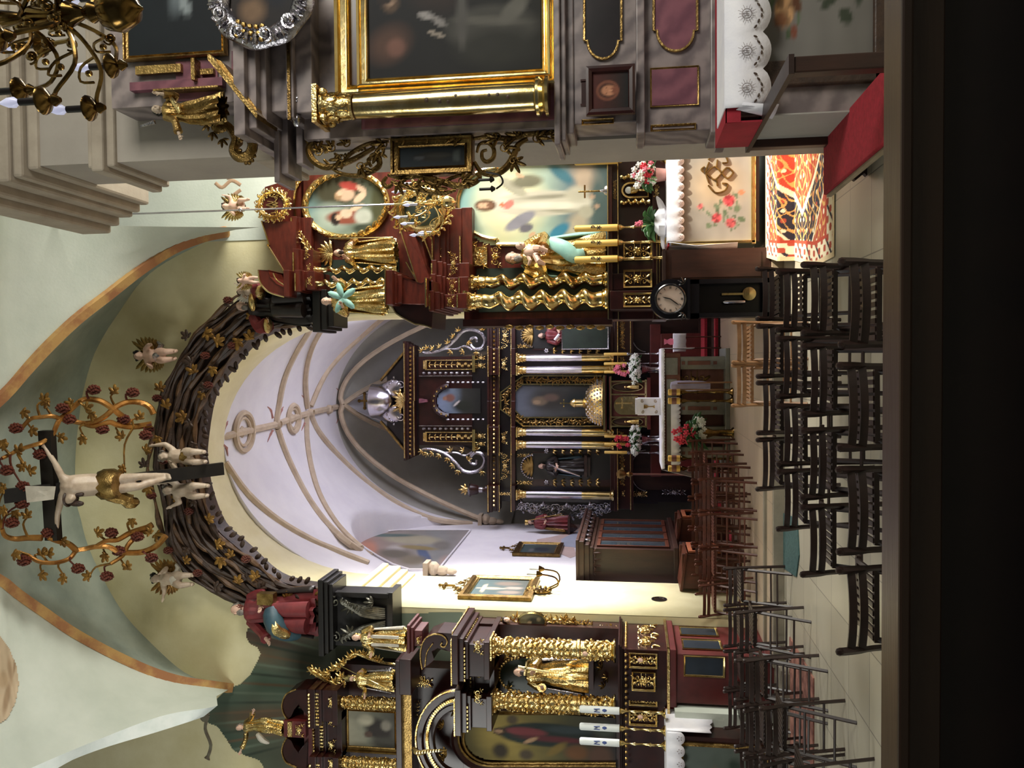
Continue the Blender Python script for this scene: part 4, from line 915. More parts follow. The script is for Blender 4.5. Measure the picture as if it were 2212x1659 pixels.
# altar cross, flowers
def flowerball(t, name, mk, c, r, n, rr, g, sq=(1, 1, 1)):
    for k in range(n):
        b = B()
        d = V((g.gauss(0, 1), g.gauss(0, 1), g.gauss(0, 1))).normalized(); p = V(c) + V((d.x * r * sq[0], d.y * r * sq[1], d.z * r * sq[2]))
        b.ell(p, (rr, rr, rr * .7), 6, 4)
        for j in range(5): a = 2 * pi * j / 5 + k; b.ell(p + V((rr * cos(a), -.002, rr * sin(a))), rr * .62, 5, 3)
        b.obj(name, K[mk], t)
def foliage(b, c, r, n, L, g, up=.3):
    for k in range(n):
        d = V((g.gauss(0, 1), g.gauss(0, 1), abs(g.gauss(0, 1)) + up - .3)).normalized(); p0 = V(c) + d * r * .3; m = p0 + d * L * .6; e = p0 + d * L + V((0, 0, -.25 * L))
        b.tube(smoothline([p0, m, e], 3), [.004, L * .07, L * .11, L * .12, L * .1, L * .06, .003], 5, flat=.3)
g = random.Random(11)
t = thing('altar_cross', 'small silver standing cross before the robed figure painting', 'cross', pt(1312, 412, 10.3))
p = pt(1312, 412, 10.3); b = B(); b.tube([p + V((0, 0, .05)), p + V((0, 0, .36))], .012, 6); b.tube([p + V((-.08, 0, .28)), p + V((.08, 0, .28))], .012, 6); b.obj('cross', K['bronze'], t)
b = B(); b.lathe([(.07, 0), (.06, .03), (.02, .05), (.015, .09)], p, 10); b.obj('foot', K['silver'], t)
p = pt(1446, 377, 10.12) + V((0, 0, .012)); t = thing('flower_pot', 'pink flower pot with red and white blooms on the altar right of the arch', 'flowers', p)
b = B(); b.lathe([(.065, 0), (.07, .01), (.085, .14), (.09, .15), (.08, .152), (.078, .13)], p, 16); b.obj('pot', mat('potpink', 'c08a80', .5), t)
b = B(); foliage(b, p + V((0, 0, .18)), .12, 46, .2, g); b.obj('foliage', K['green'], t)
flowerball(t, 'white_flower', 'flower_white', p + V((-.01, -.03, .3)), .15, 26, .026, g, (1, .8, .9))
flowerball(t, 'red_flower', 'flower_red', p + V((-.0, -.1, .28)), .1, 12, .026, g, (1, .4, .9))
flowerball(t, 'pink_flower', 'flower_pink', p + V((.06, -.06, .3)), .12, 10, .024, g)
p = pt(1446, 482, 10.18) + V((0, 0, .012)); t = thing('wrapped_plant', 'green plant in a white paper wrap between two yellow candles', 'plant', p)
b = B(); b.lathe([(.05, 0), (.11, .0), (.16, .05), (.15, .12), (.09, .17), (.07, .16)], p, 20, wob=lambda a, z: 1 + .18 * cos(3 * a + 1) + .08 * cos(7 * a)); b.tube(smoothline([p + V((.12, 0, .05)), p + V((.25, 0, .1)), p + V((.33, 0, .14))], 3), [.05, .05, .045, .04, .03, .02, .008], 6); b.tube(smoothline([p + V((-.12, 0, .05)), p + V((-.22, 0, .06)), p + V((-.34, 0, .04))], 3), [.05, .05, .045, .04, .04, .03, .012], 6); b.obj('wrap', K['cloth'], t)
b = B(); foliage(b, p + V((0, 0, .14)), .06, 26, .24, g, .6); b.obj('foliage', K['green'], t)
flowerball(t, 'flower', 'flower_pink', p + V((.0, -.05, .36)), .03, 4, .022, g)
# ================= side altar left of the arch
YL = 10.7
la = thing('side_altar', 'dark maroon and gilt side altar left of the arch, with gold leafed columns', 'altar', (-4.94, 10.5, 0))
CXL = -4.94; SXL = -3.52
K['darkblue'] = mat('darkblue', '1d2630', .4, c2='151c24', sc=4)
part(la, 'backboard', 'mahog_dark', lambda b: (b.pbox(1000, 1345, 1352, 1740, YL, 10.98), b.pbox(735, 1000, 1440, 1720, YL, 10.98), b.pbox(688, 745, 1478, 1690, YL, 10.95)), smooth=False)
part(la, 'niche', 'greenpanel', lambda b: b.pprism([(1276, 1424), (1120, 1424)] + [(1120 - 40 * sin(pi * i / 10), 1458 - 34 * cos(pi * i / 10)) for i in range(11)] + [(1120, 1492), (1276, 1492)], YL - .03, YL), smooth=False)
part(la, 'niche_border', 'gold_dark', lambda b: [b.ell(pt(1120 - 42 * sin(pi * i / 18), 1458 - 36 * cos(pi * i / 18), YL - .04), .022, 6, 4) for i in range(19)])
# main picture
xx = rect_px(1000, 1330, 1542, 1648, YL - .02)
paint('painting', la, flatgrid(xx[0], xx[1], xx[2], xx[3], YL - .02), [(0, '4a4428'), (.3, '8a7a40'), (.7, '4c4a34'), (1, '343030')],
  [(.55, .25, .5, .22, 0, .7, 'a08c4a'), (.85, .15, .14, .06, 0, .5, '4c4438'), (.2, .25, .2, .07, 0, .5, '3c3428'), (.85, .33, .13, .05, 0, .5, '564a38'), (.15, .42, .14, .06, 0, .5, '4a4032'), (.58, .55, .26, .34, 0, .15, '26302c'), (.62, .42, .1, .16, 10, .3, '7c3c40'), (.5, .6, .08, .3, 4, .5, '5c2c30'), (.7, .7, .1, .2, 0, .5, '3a4446'), (.6, .245, .085, .05, 0, .2, '3a2c20'), (.6, .24, .05, .035, 0, .3, 'b08c6c'), (.45, .45, .1, .03, 30, .4, 'b08c6c'), (.25, .75, .2, .1, 0, .5, '6c4a30'), (.3, .62, .2, .05, 20, .5, '7a6636'), (.2, .9, .3, .1, 0, .5, '5c4438'), (.75, .93, .2, .08, 0, .5, '4a5248')], 34, 66,
  lambda u, v: v > .17 or (u - .5) ** 2 / .25 + ((v - .17) / .17) ** 2 < 1)
def archpix(r1, r2, c0, c1, base, end): return [(end, c0)] + [(base - r1 * sin(pi * i / 20), (c0 + c1) / 2 - (c1 - c0) / 2 * cos(pi * i / 20)) for i in range(21)] + [(end, c1)]
part(la, 'painting_frame', 'gold_dark', lambda b: [b.tube([pt(a, c, YL - d) for a, c in archpix(r, 0, 1595 - w, 1595 + w, 1062, 1330)], t, 6) for r, w, d, t in ((62, 54, .04, .022), (72, 60, .07, .018))])
part(la, 'painting_arch', 'mahog_dark', lambda b: b.tube([pt(a, c, YL - .05) for a, c in archpix(80, 0, 1529, 1661, 1062, 1330)], .05, 6))
# ornate columns
def leafcol(b, x, y, z0, z1, r, seed, ring=.3):
    b.lathe([(r, z0), (r * 1.03, z0 + (z1 - z0) * .4), (r * .93, z1)], (x, y, 0), 16)
    zr = z0 + (z1 - z0) * ring; b.lathe([(r * 1.02, zr - .03), (r * 1.2, zr - .015), (r * 1.2, zr + .015), (r * 1.02, zr + .03)], (x, y, 0), 16)
    g = random.Random(seed); n = int((z1 - z0) / (r * .62))
    for j in range(n):
        z = z0 + (j + .5) * (z1 - z0) / n
        if abs(z - zr) < .04: continue
        for k in range(7):
            a = -pi * .98 + pi * .98 * (k + .5 * (j % 2)) / 6; c = V((x + r * cos(a), y + r * sin(a), z + g.uniform(-.01, .01)))
            M = Matrix.Rotation(a, 3, 'Z') @ Matrix.Rotation(.9 if (j + k) % 2 else -.9, 3, 'X')
            b.ell(c, (r * .2, r * .17, r * .42), 6, 4, M)
            if (j + k) % 3 == 0: b.ell(c * 1 + V((r * .14 * cos(a), r * .14 * sin(a), .02)), r * .17, 5, 3)
def lcol(py, y, a0, a1, cap0, r, seed):
    x = pt((a0 + a1) / 2, py, y).x; b = B(); leafcol(b, x, y, pt(a1, py, y).z, pt(a0, py, y).z, r, seed)
    col = b.obj('gilded_column', K['gold'], la)
    b = B(); capital(b, x, y, pt(a0, py, y).z, pt(cap0, py, y).z, r * .9); b.obj('capital', K['gold'], col)
    b = B(); colbase(b, x, y, pt(a1 + 10, py, y).z, pt(a1, py, y).z, r); b.obj('base', K['gold_smooth'], col)
    return col
lcol(1401, 10.1, 1090, 1320, 1062, .105, 1); lcol(1520, 10.25, 1094, 1320, 1064, .105, 2)
lcol(1519, 10.45, 745, 857, 727, .075, 3); lcol(1650, 10.45, 752, 862, 733, .075, 4)
for py, y in ((1412, 9.99), (1530, 10.14)):
    b = B(); headm(b, pt(1264, py, y), .075, .2); b.obj('cherub_head', K['skin'], la)
# entablature blocks: (columns range in x, front y)
def lent(b):
    zs = [(pt(a, 1401, 10.1).z, pt(c, 1401, 10.1).z, p) for a, c, p in ((1062, 1050, .05), (1052, 1016, 0), (1017, 1008, .05), (1009, 998, .1), (999, 986, .16))]
    for x0, x1, y in ((-3.95, SXL - .02, 9.98), (-4.33, -3.9, 10.35), (-4.66, -4.28, 10.12)):
        for z0, z1, p in zs: b.box(x0 - p * .3, x1 + p, y - p, 10.97, z0, z1)
part(la, 'entablature', 'mahog_dark', lent, smooth=False, bevel=.006)
def lentg(b):
    zd = pt(1008, 1401, 10).z
    for x0, x1, y in ((-3.98, SXL + .03, 9.9), (-4.3, -4.0, 10.27), (-4.68, -4.3, 10.04)):
        n = int((x1 - x0) / .05)
        for i in range(n): b.box(x0 + .05 * i, x0 + .05 * i + .028, y - .01, y + .03, zd, zd + .04)
        b.box(x0 - .03, x1 + .05, y - .09, y, zd + .15, zd + .165)
    for i in range(12): b.box(SXL + .02, SXL + .05, 10.0 + .07 * i, 10.03 + .07 * i, zd, zd + .04)
    b.box(SXL + .1, SXL + .16, 9.9, 10.95, zd + .15, zd + .165)
    ppanel(b, 1018, 1044, 1383, 1412, 9.96, 41); ppanel(b, 1019, 1043, 1490, 1520, 10.1, 42)
    for i in range(7):
        p = pt(1032, 1420 + 7 * i, 10.33); leaf(b, p.x, p.z + .02, 10.32, .09, .05, -pi / 2 + .4 * (-1) ** i, .03)
part(la, 'entablature_gilding', 'gold', lentg, smooth=False)
# arched cornice over the picture
def bigarch(r, k=1.0): return [(988 - (82 + r) * sin(pi * i / 24), 1597 - (98 + r) * cos(pi * i / 24)) for i in range(25)]
part(la, 'arched_cornice', 'mahog_dark', lambda b: [b.tube([pt(a, c, 10.3 - d) for a, c in bigarch(r)], t, 5) for r, d, t in ((0, 0, .07), (-12, -.05, .06), (-26, -.1, .05))])
part(la, 'arched_cornice_gilding', 'gold', lambda b: (b.tube([pt(a, c, 10.23) for a, c in bigarch(8)], .014, 5), [b.box(p.x - .017, p.x + .017, 10.2, 10.24, p.z - .017, p.z + .017) for p in [pt(a, c, 10.2) for a, c in [(988 - 66 * sin(pi * i / 44), 1597 - 84 * cos(pi * i / 44)) for i in range(45)]]]))
part(la, 'spandrel_ornament', 'gold_dark', lambda b: [acan(b, pt(a, c, 10.5).x, pt(a, c, 10.5).z, 10.5, .13, k, 5) for a, c, k in ((985, 1530, 2.6), (1002, 1518, 2.2), (958, 1568, 1.2), (940, 1575, 1.4), (965, 1625, 1.7), (960, 1640, 1.4))])
part(la, 'apex_horn', 'gold_smooth', lambda b: (b.tube(smoothline([pt(892, 1618, 10.05), pt(905, 1626, 10.0), pt(925, 1622, 10.02), pt(965, 1620, 10.1)], 4), [.03, .034, .036, .036, .034, .032, .03, .026, .022, .018, .014, .012, .01], 7), [b.ell(pt(900 + 6 * i, 1626 - .6 * i, 9.97), .02, 6, 4) for i in range(9)]))
# scroll, plinth on the outer block
part(la, 'volute', 'mahog_dark', lambda b: b.pprism([(977, 1368), (945, 1366), (920, 1376), (910, 1395), (908, 1420), (914, 1446), (928, 1436), (936, 1425), (934, 1408), (945, 1398), (960, 1404), (972, 1406), (977, 1400)], 9.95, 10.35), smooth=False, bevel=.01)
part(la, 'volute_gilding', 'gold_dark', lambda b: (gl(b, [(912, 1446), (908, 1420), (911, 1395), (921, 1377), (940, 1370), (958, 1374), (966, 1386), (960, 1398), (952, 1394), (955, 1388)], 9.94, .011), gl(b, [(918, 1440), (922, 1410), (935, 1390)], 9.94, .009)))
part(la, 'statue_plinth', 'maroon', lambda b: (b.pbox(879, 885, 1351, 1412, 9.9, 10.4), b.pbox(885, 893, 1356, 1408, 9.95, 10.4), b.pbox(893, 912, 1362, 1396, 10.0, 10.35)), smooth=False, bevel=.006)
part(la, 'plinth_gilding', 'gold', lambda b: ppanel(b, 896, 910, 1376, 1394, 9.98, 44))
# second tier
part(la, 'tier_base', 'mahog_dark', lambda b: (b.pbox(855, 868, 1428, 1740, 10.3, 10.9), b.pbox(868, 892, 1440, 1740, 10.42, 10.9), b.pbox(862, 888, 1425, 1502, 10.15, 10.6)), smooth=False, bevel=.008)
part(la, 'marbled_band', 'gold_dark', lambda b: b.pbox(871, 889, 1446, 1700, 10.39, 10.44), smooth=False)
part(la, 'pendant_ornament', 'gold', lambda b: (ppanel(b, 898, 914, 1458, 1472, YL - .03, 45), ppanel(b, 898, 930, 1462, 1490, YL - .03, 46), ppanel(b, 888, 908, 1514, 1550, YL - .03, 47)))
xx = rect_px(741, 864, 1526, 1626, 10.6)
o = part(la, 'upper_frame', 'gold_dark', lambda b: rframe(b, *xx, 10.64, mprof(.085, .08)))
paint('upper_painting', la, flatgrid(xx[0] + .07, xx[1] - .07, xx[2] + .02, xx[3] - .07, 10.61), [(0, '9c9884'), (.4, '7f7f70'), (1, '4c4844')], [(.5, .6, .42, .3, -30, .4, '35302e'), (.35, .4, .1, .1, 0, .3, '54443c'), (.62, .75, .18, .12, 0, .4, '8a8478'), (.15, .75, .2, .4, 0, .5, '46443e'), (.75, .35, .2, .2, 20, .5, 'b4ae98')], 24, 26)
def uent(b):
    for x0, x1, y in ((-4.78, -4.35, 10.3), (-5.3, -4.7, 10.45), (-5.75, -5.25, 10.3)):
        for a, c, p in ((738, 726, .05), (728, 702, 0), (704, 692, .06), (694, 680, .12)):
            z0, z1 = pt(a, 1560, 10.4).z, pt(c, 1560, 10.4).z; b.box(x0 - p * .4, x1 + p * .4, y - p, 10.95, z0, z1)
part(la, 'upper_entablature', 'mahog_dark', uent, smooth=False, bevel=.005)
def uentg(b):
    z = pt(699, 1560, 10.4).z; zt = pt(682, 1560, 10.4).z
    for x0, x1, y in ((-4.8, -4.33, 10.24), (-5.3, -4.78, 10.38), (-5.75, -5.3, 10.24)):
        for i in range(int((x1 - x0) / .045)): b.box(x0 + .045 * i, x0 + .045 * i + .025, y - .01, y + .03, z, z + .035); b.ell((x0 + .02 + .045 * i, y - .07, zt), .02, 5, 4)
    for k, (c0, c1, y) in enumerate(((1506, 1530, 10.28), (1545, 1568, 10.43), (1600, 1624, 10.43), (1640, 1662, 10.28))): ppanel(b, 705, 725, c0, c1, y, 50 + k)
part(la, 'upper_entablature_gilding', 'gold', uentg, smooth=False)
for nm, c0, sg in (('right', 1522, 1), ('left', 1625, -1)):
    P_ = [(663, c0 - sg * 33), (640, c0 - sg * 33), (618, c0 - sg * 22), (609, c0), (612, c0 + sg * 18), (620, c0 + sg * 32), (628, c0 + sg * 24), (634, c0 + sg * 10), (645, c0), (657, c0 + sg * 14), (663, c0 + sg * 20)]
    part(la, 'broken_scroll', 'mahog_dark', lambda b: b.pprism(P_, 10.35, 10.7), smooth=False, bevel=.01)
    part(la, 'scroll_gilding', 'gold_dark', lambda b: gl(b, P_[1:6], 10.34, .012))
part(la, 'crown_block', 'maroon', lambda b: (b.pbox(613, 660, 1558, 1593, 10.3, 10.7), b.pbox(657, 682, 1490, 1680, 10.4, 10.8)), smooth=False)
part(la, 'crown_gilding', 'gold', lambda b: (ppanel(b, 634, 656, 1566, 1590, 10.28, 55), b.pbox(621, 630, 1560, 1592, 10.27, 10.3)))
# carved wing with an oval picture beside the right column
def wingc(b):
    g = random.Random(4)
    for i in range(70):
        a = 1066 + 262 * (i + .5) / 70; wdt = 44 * (sin(pi * min(1, max(.08, (a - 1062) / 190)) ** .8) ** .6 if a < 1200 else max(.25, (1328 - a) / 128) ** .8)
        for k in range(2):
            p = pt(a, 1372 - wdt * g.random() * .95, 10.86); acan(b, p.x, p.z, 10.83, .1, g.uniform(-.6, 1.8), 3)
        if i % 4 == 0: p = pt(a, 1372 - wdt * .5, 10.84); spiral(b, p.x, p.z, 10.83, .06, i, 1.2, 1 if i % 8 else -1)
    b.tube([pt(1064, 1366, 10.8), pt(1328, 1374, 10.8)], .022, 5)
o = part(la, 'carved_wing', 'gold', wingc)
xo, zo = pt(1150, 1340, 10.8).x, pt(1150, 1340, 10.8).z
part(la, 'oval_frame', 'gold_smooth', lambda b: oframe(b, xo, zo, .125, .195, 10.8, [(0, 0), (0, .04), (.02, .05), (.03, .02)], 28))
paint('oval_painting', la, flatgrid(xo - .105, xo + .105, zo - .175, zo + .175, 10.775), [(0, '8a8468'), (1, '34342c')], [(.5, .55, .3, .3, 0, .5, '3a3a34'), (.4, .4, .12, .1, 0, .4, 'a89478'), (.6, .75, .15, .1, 0, .4, '8c8064')], 14, 20, OVAL)
part(la, 'cherub_head', 'skin', lambda b: headm(b, pt(1095, 1339, 10.75), .09))
part(la, 'wing_hair', 'hair', lambda b: b.ell(pt(1090, 1339, 10.78), (.045, .04, .035), 7, 5))
# predella and pedestal
zp0, zp1 = pt(1440, 1450, 10).z, pt(1336, 1450, 10).z
def lpred(b):
    b.box(-6.4, SXL - .05, 10.05, 10.98, zp0, zp1 - .06); b.box(-4.15, SXL, 9.98, 10.98, zp0, zp1 - .06)
    for k, (d, a) in enumerate(((.02, .06), (.06, .04), (.09, .02))): b.box(-4.2, SXL + d, 9.96 - d, 10.98, zp1 - a, zp1 - a + .022); b.box(-6.4, SXL - .1, 10.03 - d, 10.98, zp1 - a, zp1 - a + .022)
part(la, 'predella', 'mahog_dark', lpred, smooth=False, bevel=.005)
part(la, 'dentil_row', 'gold_dark', lambda b: ([b.ell((SXL - .05 - .075 * i, 9.93, zp1 - .09), .02, 5, 4) for i in range(20)], [b.ell((SXL + .03, 10.0 + .06 * i, zp1 - .09), .018, 5, 4) for i in range(16)]))
for k, (a0, a1, c0, c1, y) in enumerate(((1358, 1420, 1410, 1443, 9.97), (1364, 1416, 1450, 1492, 9.97), (1358, 1420, 1506, 1524, 10.04), (1358, 1420, 1532, 1567, 10.04))):
    part(la, 'predella_panel', 'gold', lambda b: ppanel(b, a0 + 5, a1 - 5, c0 + 3, c1 - 3, y - .01, 60 + k, 1.3))
    q = rect_px(a0, a1, c0, c1, y); part(la, 'panel_frame', 'gold_smooth', lambda b: rframe(b, *q, y, mprof(.025, .03)))
for y0, y1 in ((10.1, 10.42), (10.55, 10.85)):
    b = B(); panel(b, -.17, .17, zp0 + .1, zp1 - .18, 0, 66, .8); b.xf(Matrix.Translation((SXL + .01, (y0 + y1) / 2, 0)) @ Matrix.Rotation(pi / 2, 4, 'Z')); b.obj('predella_panel', K['gold'], la)
for py in (1426, 1549):
    b = B(); headm(b, pt(1383, py, 9.93), .07); b.obj('cherub_head', K['skin'], la)
def ped(b):
    b.box(-4.12, SXL, 9.9, 10.98, 0, zp0 - .02); b.box(-4.16, SXL + .06, 9.86, 10.98, zp0 - .11, zp0); b.box(-6.4, -4.1, 10.3, 10.98, 0, zp0); b.box(-4.16, SXL + .05, 9.86, 10.98, 0, .2)
part(la, 'pedestal', 'maroon', ped, smooth=False, bevel=.01)
part(la, 'gilt_moulding', 'gold', lambda b: (b.box(-4.6, SXL + .075, 9.845, 9.875, zp0 - .03, zp0), b.box(SXL + .045, SXL + .075, 9.85, 10.98, zp0 - .03, zp0)), smooth=False)
q = rect_px(1476, 1566, 1416, 1462, 9.9)
part(la, 'pedestal_panel', 'darkblue', lambda b: (b.box(q[0], q[1], 9.893, 9.9, q[2], q[3]), b.box(SXL, SXL + .008, 10.05, 10.4, q[2], q[3]), b.box(SXL, SXL + .008, 10.55, 10.88, q[2], q[3])), smooth=False)
part(la, 'pedestal_panel_frame', 'gold_smooth', lambda b: rframe(b, *q, 9.9, mprof(.025, .025)))
for y0, y1 in ((10.05, 10.4), (10.55, 10.88)):
    b = B(); w = (y1 - y0) / 2; rframe(b, -w, w, q[2], q[3], 0, mprof(.025, .025)); b.xf(Matrix.Translation((SXL, (y0 + y1) / 2, 0)) @ Matrix.Rotation(pi / 2, 4, 'Z')); b.obj('pedestal_panel_frame', K['gold_smooth'], la)
# altar table
ZT = 1.35
part(la, 'altar_table', 'mahog_dark', lambda b: (b.box(-5.7, -4.32, 9.47, 10.3, 0, ZT - .05), b.box(-5.75, -4.27, 9.42, 10.3, ZT - .05, ZT)), smooth=False)
part(la, 'masonry_block', 'plaster_green', lambda b: b.box(-5.5, -4.16, 9.75, 10.3, 0, ZT - .1), smooth=False)
paint('frontal_panel', la, flatgrid(-5.5, -4.42, .28, 1.18, 9.455), [(0, '56605a'), (1, '4c544c')], [(.6, .5, .4, .3, 10, .8, '444e46'), (.7, .4, .1, .1, 0, .5, '6c5a4a'), (.5, .55, .08, .08, 0, .5, '7c6c50'), (.4, .35, .1, .07, 0, .5, '2c3a30'), (.8, .65, .1, .12, 40, .5, '2c3a30')], 24, 20)
part(la, 'frontal_frame', 'gold_dark', lambda b: rframe(b, -5.55, -4.38, .23, 1.22, 9.47, mprof(.05, .03)))
cl = thing('altar_cloth', 'white lace cloth over red on the altar left of the arch', 'altar cloth', (-5, 9.9, ZT))
part(cl, 'red_cloth', 'redcloth', lambda b: (b.box(-5.72, -4.25, 9.41, 10.28, ZT + .001, ZT + .008), b.box(-4.262, -4.25, 9.75, 10.28, ZT - .2, ZT + .004)), smooth=False)
def llin(b):
    b.box(-5.72, -4.24, 9.4, 10.1, ZT + .009, ZT + .014)
    rows = [[V((-4.236 + .012 * sin(i * 1.1) * k / 3, 9.4 + .06 * i, ZT + .012 - .5 * k / 3 + (.04 * abs(sin(i * 1.25)) if k == 3 and i < 5 else 0) - (.02 * i * k / 3 if i < 3 else .04 * k / 3))) for i in range(11)] for k in range(4)]
    b.sheet(rows); scallop(b, (-5.72, 9.395, ZT + .01), (-4.24, 9.395, ZT + .01), .2, 10)
part(cl, 'linen', 'cloth', llin, solid=.005)
part(cl, 'lace_pattern', 'marble_grey', lambda b: laceholes(b, (-5.72, 9.385, ZT), (-4.24, 9.385, ZT), .13, 10, .014))
for i, py in enumerate((1541, 1579, 1611)):
    y = 9.66; p = V((pt(1437, py, y).x, y, ZT + .015)); hs = pt(1338, py, y).z - p.z; hc = pt(1252, py, y).z - pt(1338, py, y).z
    t = candlestick('candlestick', 'brass candlestick with white candle on the altar left of the arch, ' + ('rightmost', 'middle one', 'leftmost in view')[i], p, hs, hc, .042, 'gold_smooth', 'wax_white', 'white candles on the left side altar')
    b = B(); c = p + V((0.01, -.043, hs + hc * .55)); b.tube([c + V((-.02, 0, -.03)), c + V((-.016, 0, .04)), c + V((0, 0, 0)), c + V((.016, 0, .04)), c + V((.02, 0, -.03))], .006, 4); b.ell(c + V((0, .004, -.085)), (.022, .006, .03), 6, 4); b.obj('monogram', mat('markblue', '4a5e9a', .6), t)
t = thing('altar_cross', 'thin gilt standing cross beside the white candles at the left edge', 'cross', (-5.28, 9.75, ZT + .015))
b = B(); p = V((-5.28, 9.75, ZT + .015)); b.lathe([(.06, 0), (.05, .03), (.012, .06), (.01, .5), (.02, .53), (.01, .56)], p, 10); b.tube([p + V((0, 0, .5)), p + V((0, 0, .85))], .012, 5); b.tube([p + V((-.09, 0, .74)), p + V((.09, 0, .74))], .012, 5); b.obj('cross', K['gold_smooth'], t)
# statues
statue('saint_statue', 'gold saint holding a golden cross in the niche of the altar left of the arch', 'statue', pt(1272, 1458, 10.45), .98, 'gold', cloak='silver', hair='hair', beard=True, armL=((-.2, -.06, .62), (-.12, -.18, .6)), armR=((.2, -.08, .64), (.12, -.2, .7)), turn=.2, w=1.15,
  extras=[('held_cross', 'gold_smooth', lambda b, H: (b.tube([(.1 * H, -.24 * H, .5 * H), (.16 * H, -.24 * H, .9 * H)], .016 * H, 5), b.tube([(.05 * H, -.24 * H, .82 * H), (.23 * H, -.24 * H, .79 * H)], .016 * H, 5)))])
part(la, 'niche_shelf', 'mahog_dark', lambda b: b.pbox(1272, 1282, 1425, 1492, 10.3, YL), smooth=False)
part(la, 'niche_ornament', 'gold_dark', lambda b: [acan(b, pt(a, c, 10.6).x, pt(a, c, 10.6).z, 10.62, .1, k, 4) for a, c, k in ((1300, 1445, 1), (1312, 1465, 2), (1306, 1485, 1), (1090, 1418, 4), (1095, 1490, 5), (1300, 1425, 2))])
statue('saint_statue', 'white and gold robed young saint standing on the volute at the right end', 'statue', pt(878, 1381, 10.15) + V((0, 0, 0)), .73, 'gold', cloak='whiterobe', hair='gold', armL=((-.2, -.04, .62), (-.24, -.16, .6)), armR=((.2, -.06, .62), (.12, -.18, .62)), extras=[('stole', 'whiterobe', lambda b, H: [b.box(s * .07 * H - .025 * H, s * .07 * H + .025 * H, -.145 * H, -.12 * H, .1 * H, .6 * H) for s in (-1, 1)])])
statue('bishop_statue', 'gilded mitred bishop with a crozier before a gold carved wing', 'statue', pt(852, 1470, 10.3), .62, 'gold', cloak='silver', hair='gold', beard=True, armL=((-.2, -.04, .64), (-.28, -.18, .6)), armR=((.2, -.06, .62), (.24, -.18, .66)), w=1.15,
  extras=[('mitre', 'gold_smooth', lambda b, H: b.lathe([(.062 * H, .95 * H), (.075 * H, 1.02 * H), (.05 * H, 1.1 * H), (.004, 1.16 * H)], (0, 0, 0), 8)), ('crozier', 'gold_smooth', lambda b, H: (b.tube([(-.12 * H, -.2 * H, .05 * H), (.33 * H, -.22 * H, 1.08 * H)], .01 * H, 5), b.tube([(.33 * H + .05 * H * sin(t), -.22 * H, 1.13 * H - .05 * H * cos(t)) for t in [5 * i / 12 for i in range(13)]], .012 * H, 5)))])
part(la, 'gold_wing', 'gold', lambda b: ([acan(b, pt(a, c, 10.5).x, pt(a, c, 10.5).z, 10.52, .13, k, 5) for a, c, k in ((680, 1448, 1.8), (690, 1456, 1.2), (700, 1462, .6), (712, 1456, 1.8), (722, 1450, .4), (735, 1444, 1.2), (745, 1436, .9), (758, 1425, .5), (770, 1418, .8), (785, 1420, 0), (800, 1426, -.5), (815, 1432, -.3), (740, 1466, 1), (705, 1475, 1), (725, 1478, .6), (745, 1482, 1.2))], gl(b, [(665, 1440), (672, 1450), (690, 1462), (715, 1475), (740, 1486)], 10.5, .02), gl(b, [(860, 1436), (830, 1432), (800, 1424), (770, 1412), (755, 1418)], 10.5, .018)))
statue('angel_statue', 'golden angel with wide spread arms on the very top of this altar', 'statue', pt(612, 1575, 10.42), .68, 'gold', hair='hair_grey', armL=((-.24, -.05, .78), (-.44, -.1, .86)), armR=((.2, -.05, .66), (.36, -.1, .58)), sway=.06, hem=.12, tilt=-.3, extras=[('sash', 'whiterobe', lambda b, H: b.tube(smoothline([(-.08 * H, -.1 * H, .5 * H), (-.22 * H, -.05 * H, .42 * H), (-.3 * H, 0, .3 * H)], 3), [.04 * H, .05 * H, .06 * H, .06 * H, .05 * H, .04 * H, .02 * H], 6))])
# rug before the left altar
b = B(); b.box(-5.6, -3.1, 8.2, 9.4, .002, .016); tag(b.obj('rug', mat('rugpink', 'a87464', .95, c2='6c4038', sc=9, bump=.2, bsc=80), smooth=False), 'faded pink patterned rug before the altar left of the arch', 'rug')
b = B(); b.box(-5.7, -3.5, 9.35, 9.9, 0, .1); tag(b.obj('altar_step', K['step'], smooth=False, bevel=.008), 'grey stone step under the altar left of the arch', 'step')
# ================= main altar in the apse
YM = 17.5; U1 = YM / F
ma = thing('main_altar', 'tall dark high altar with silver columns in the far apse', 'altar', (-.93, 17.7, .36))
def mx(py, y=YM): return pt(1200, py, y).x
def both(fn):           # right and left halves about the axis py = 866
    for s in (1, -1): fn(lambda d: 866 - s * d, s)
def mbox(b, a0, a1, d0, d1, y0, y1):
    for s in (1, -1):
        c0, c1 = sorted((866 - s * d0, 866 - s * d1)); b.pbox(a0, a1, c0, c1, y0, y1)
def mwall(b):
    b.pbox(1060, 1420, 650, 1085, YM, 17.98); b.pbox(890, 1062, 770, 962, YM + .1, 17.95)
    b.pbox(1420, 1530, 650, 1085, YM, 17.98)
part(ma, 'backboard', 'ebony', mwall, smooth=False)
def mred(b):
    mbox(b, 1150, 1332, 110, 185, YM - .02, YM); b.pbox(905, 1020, 770, 962, YM + .08, YM + .1); mbox(b, 1364, 1425, 70, 130, YM - .02, YM)
part(ma, 'red_panel', 'mahog_dark', mred, smooth=False)
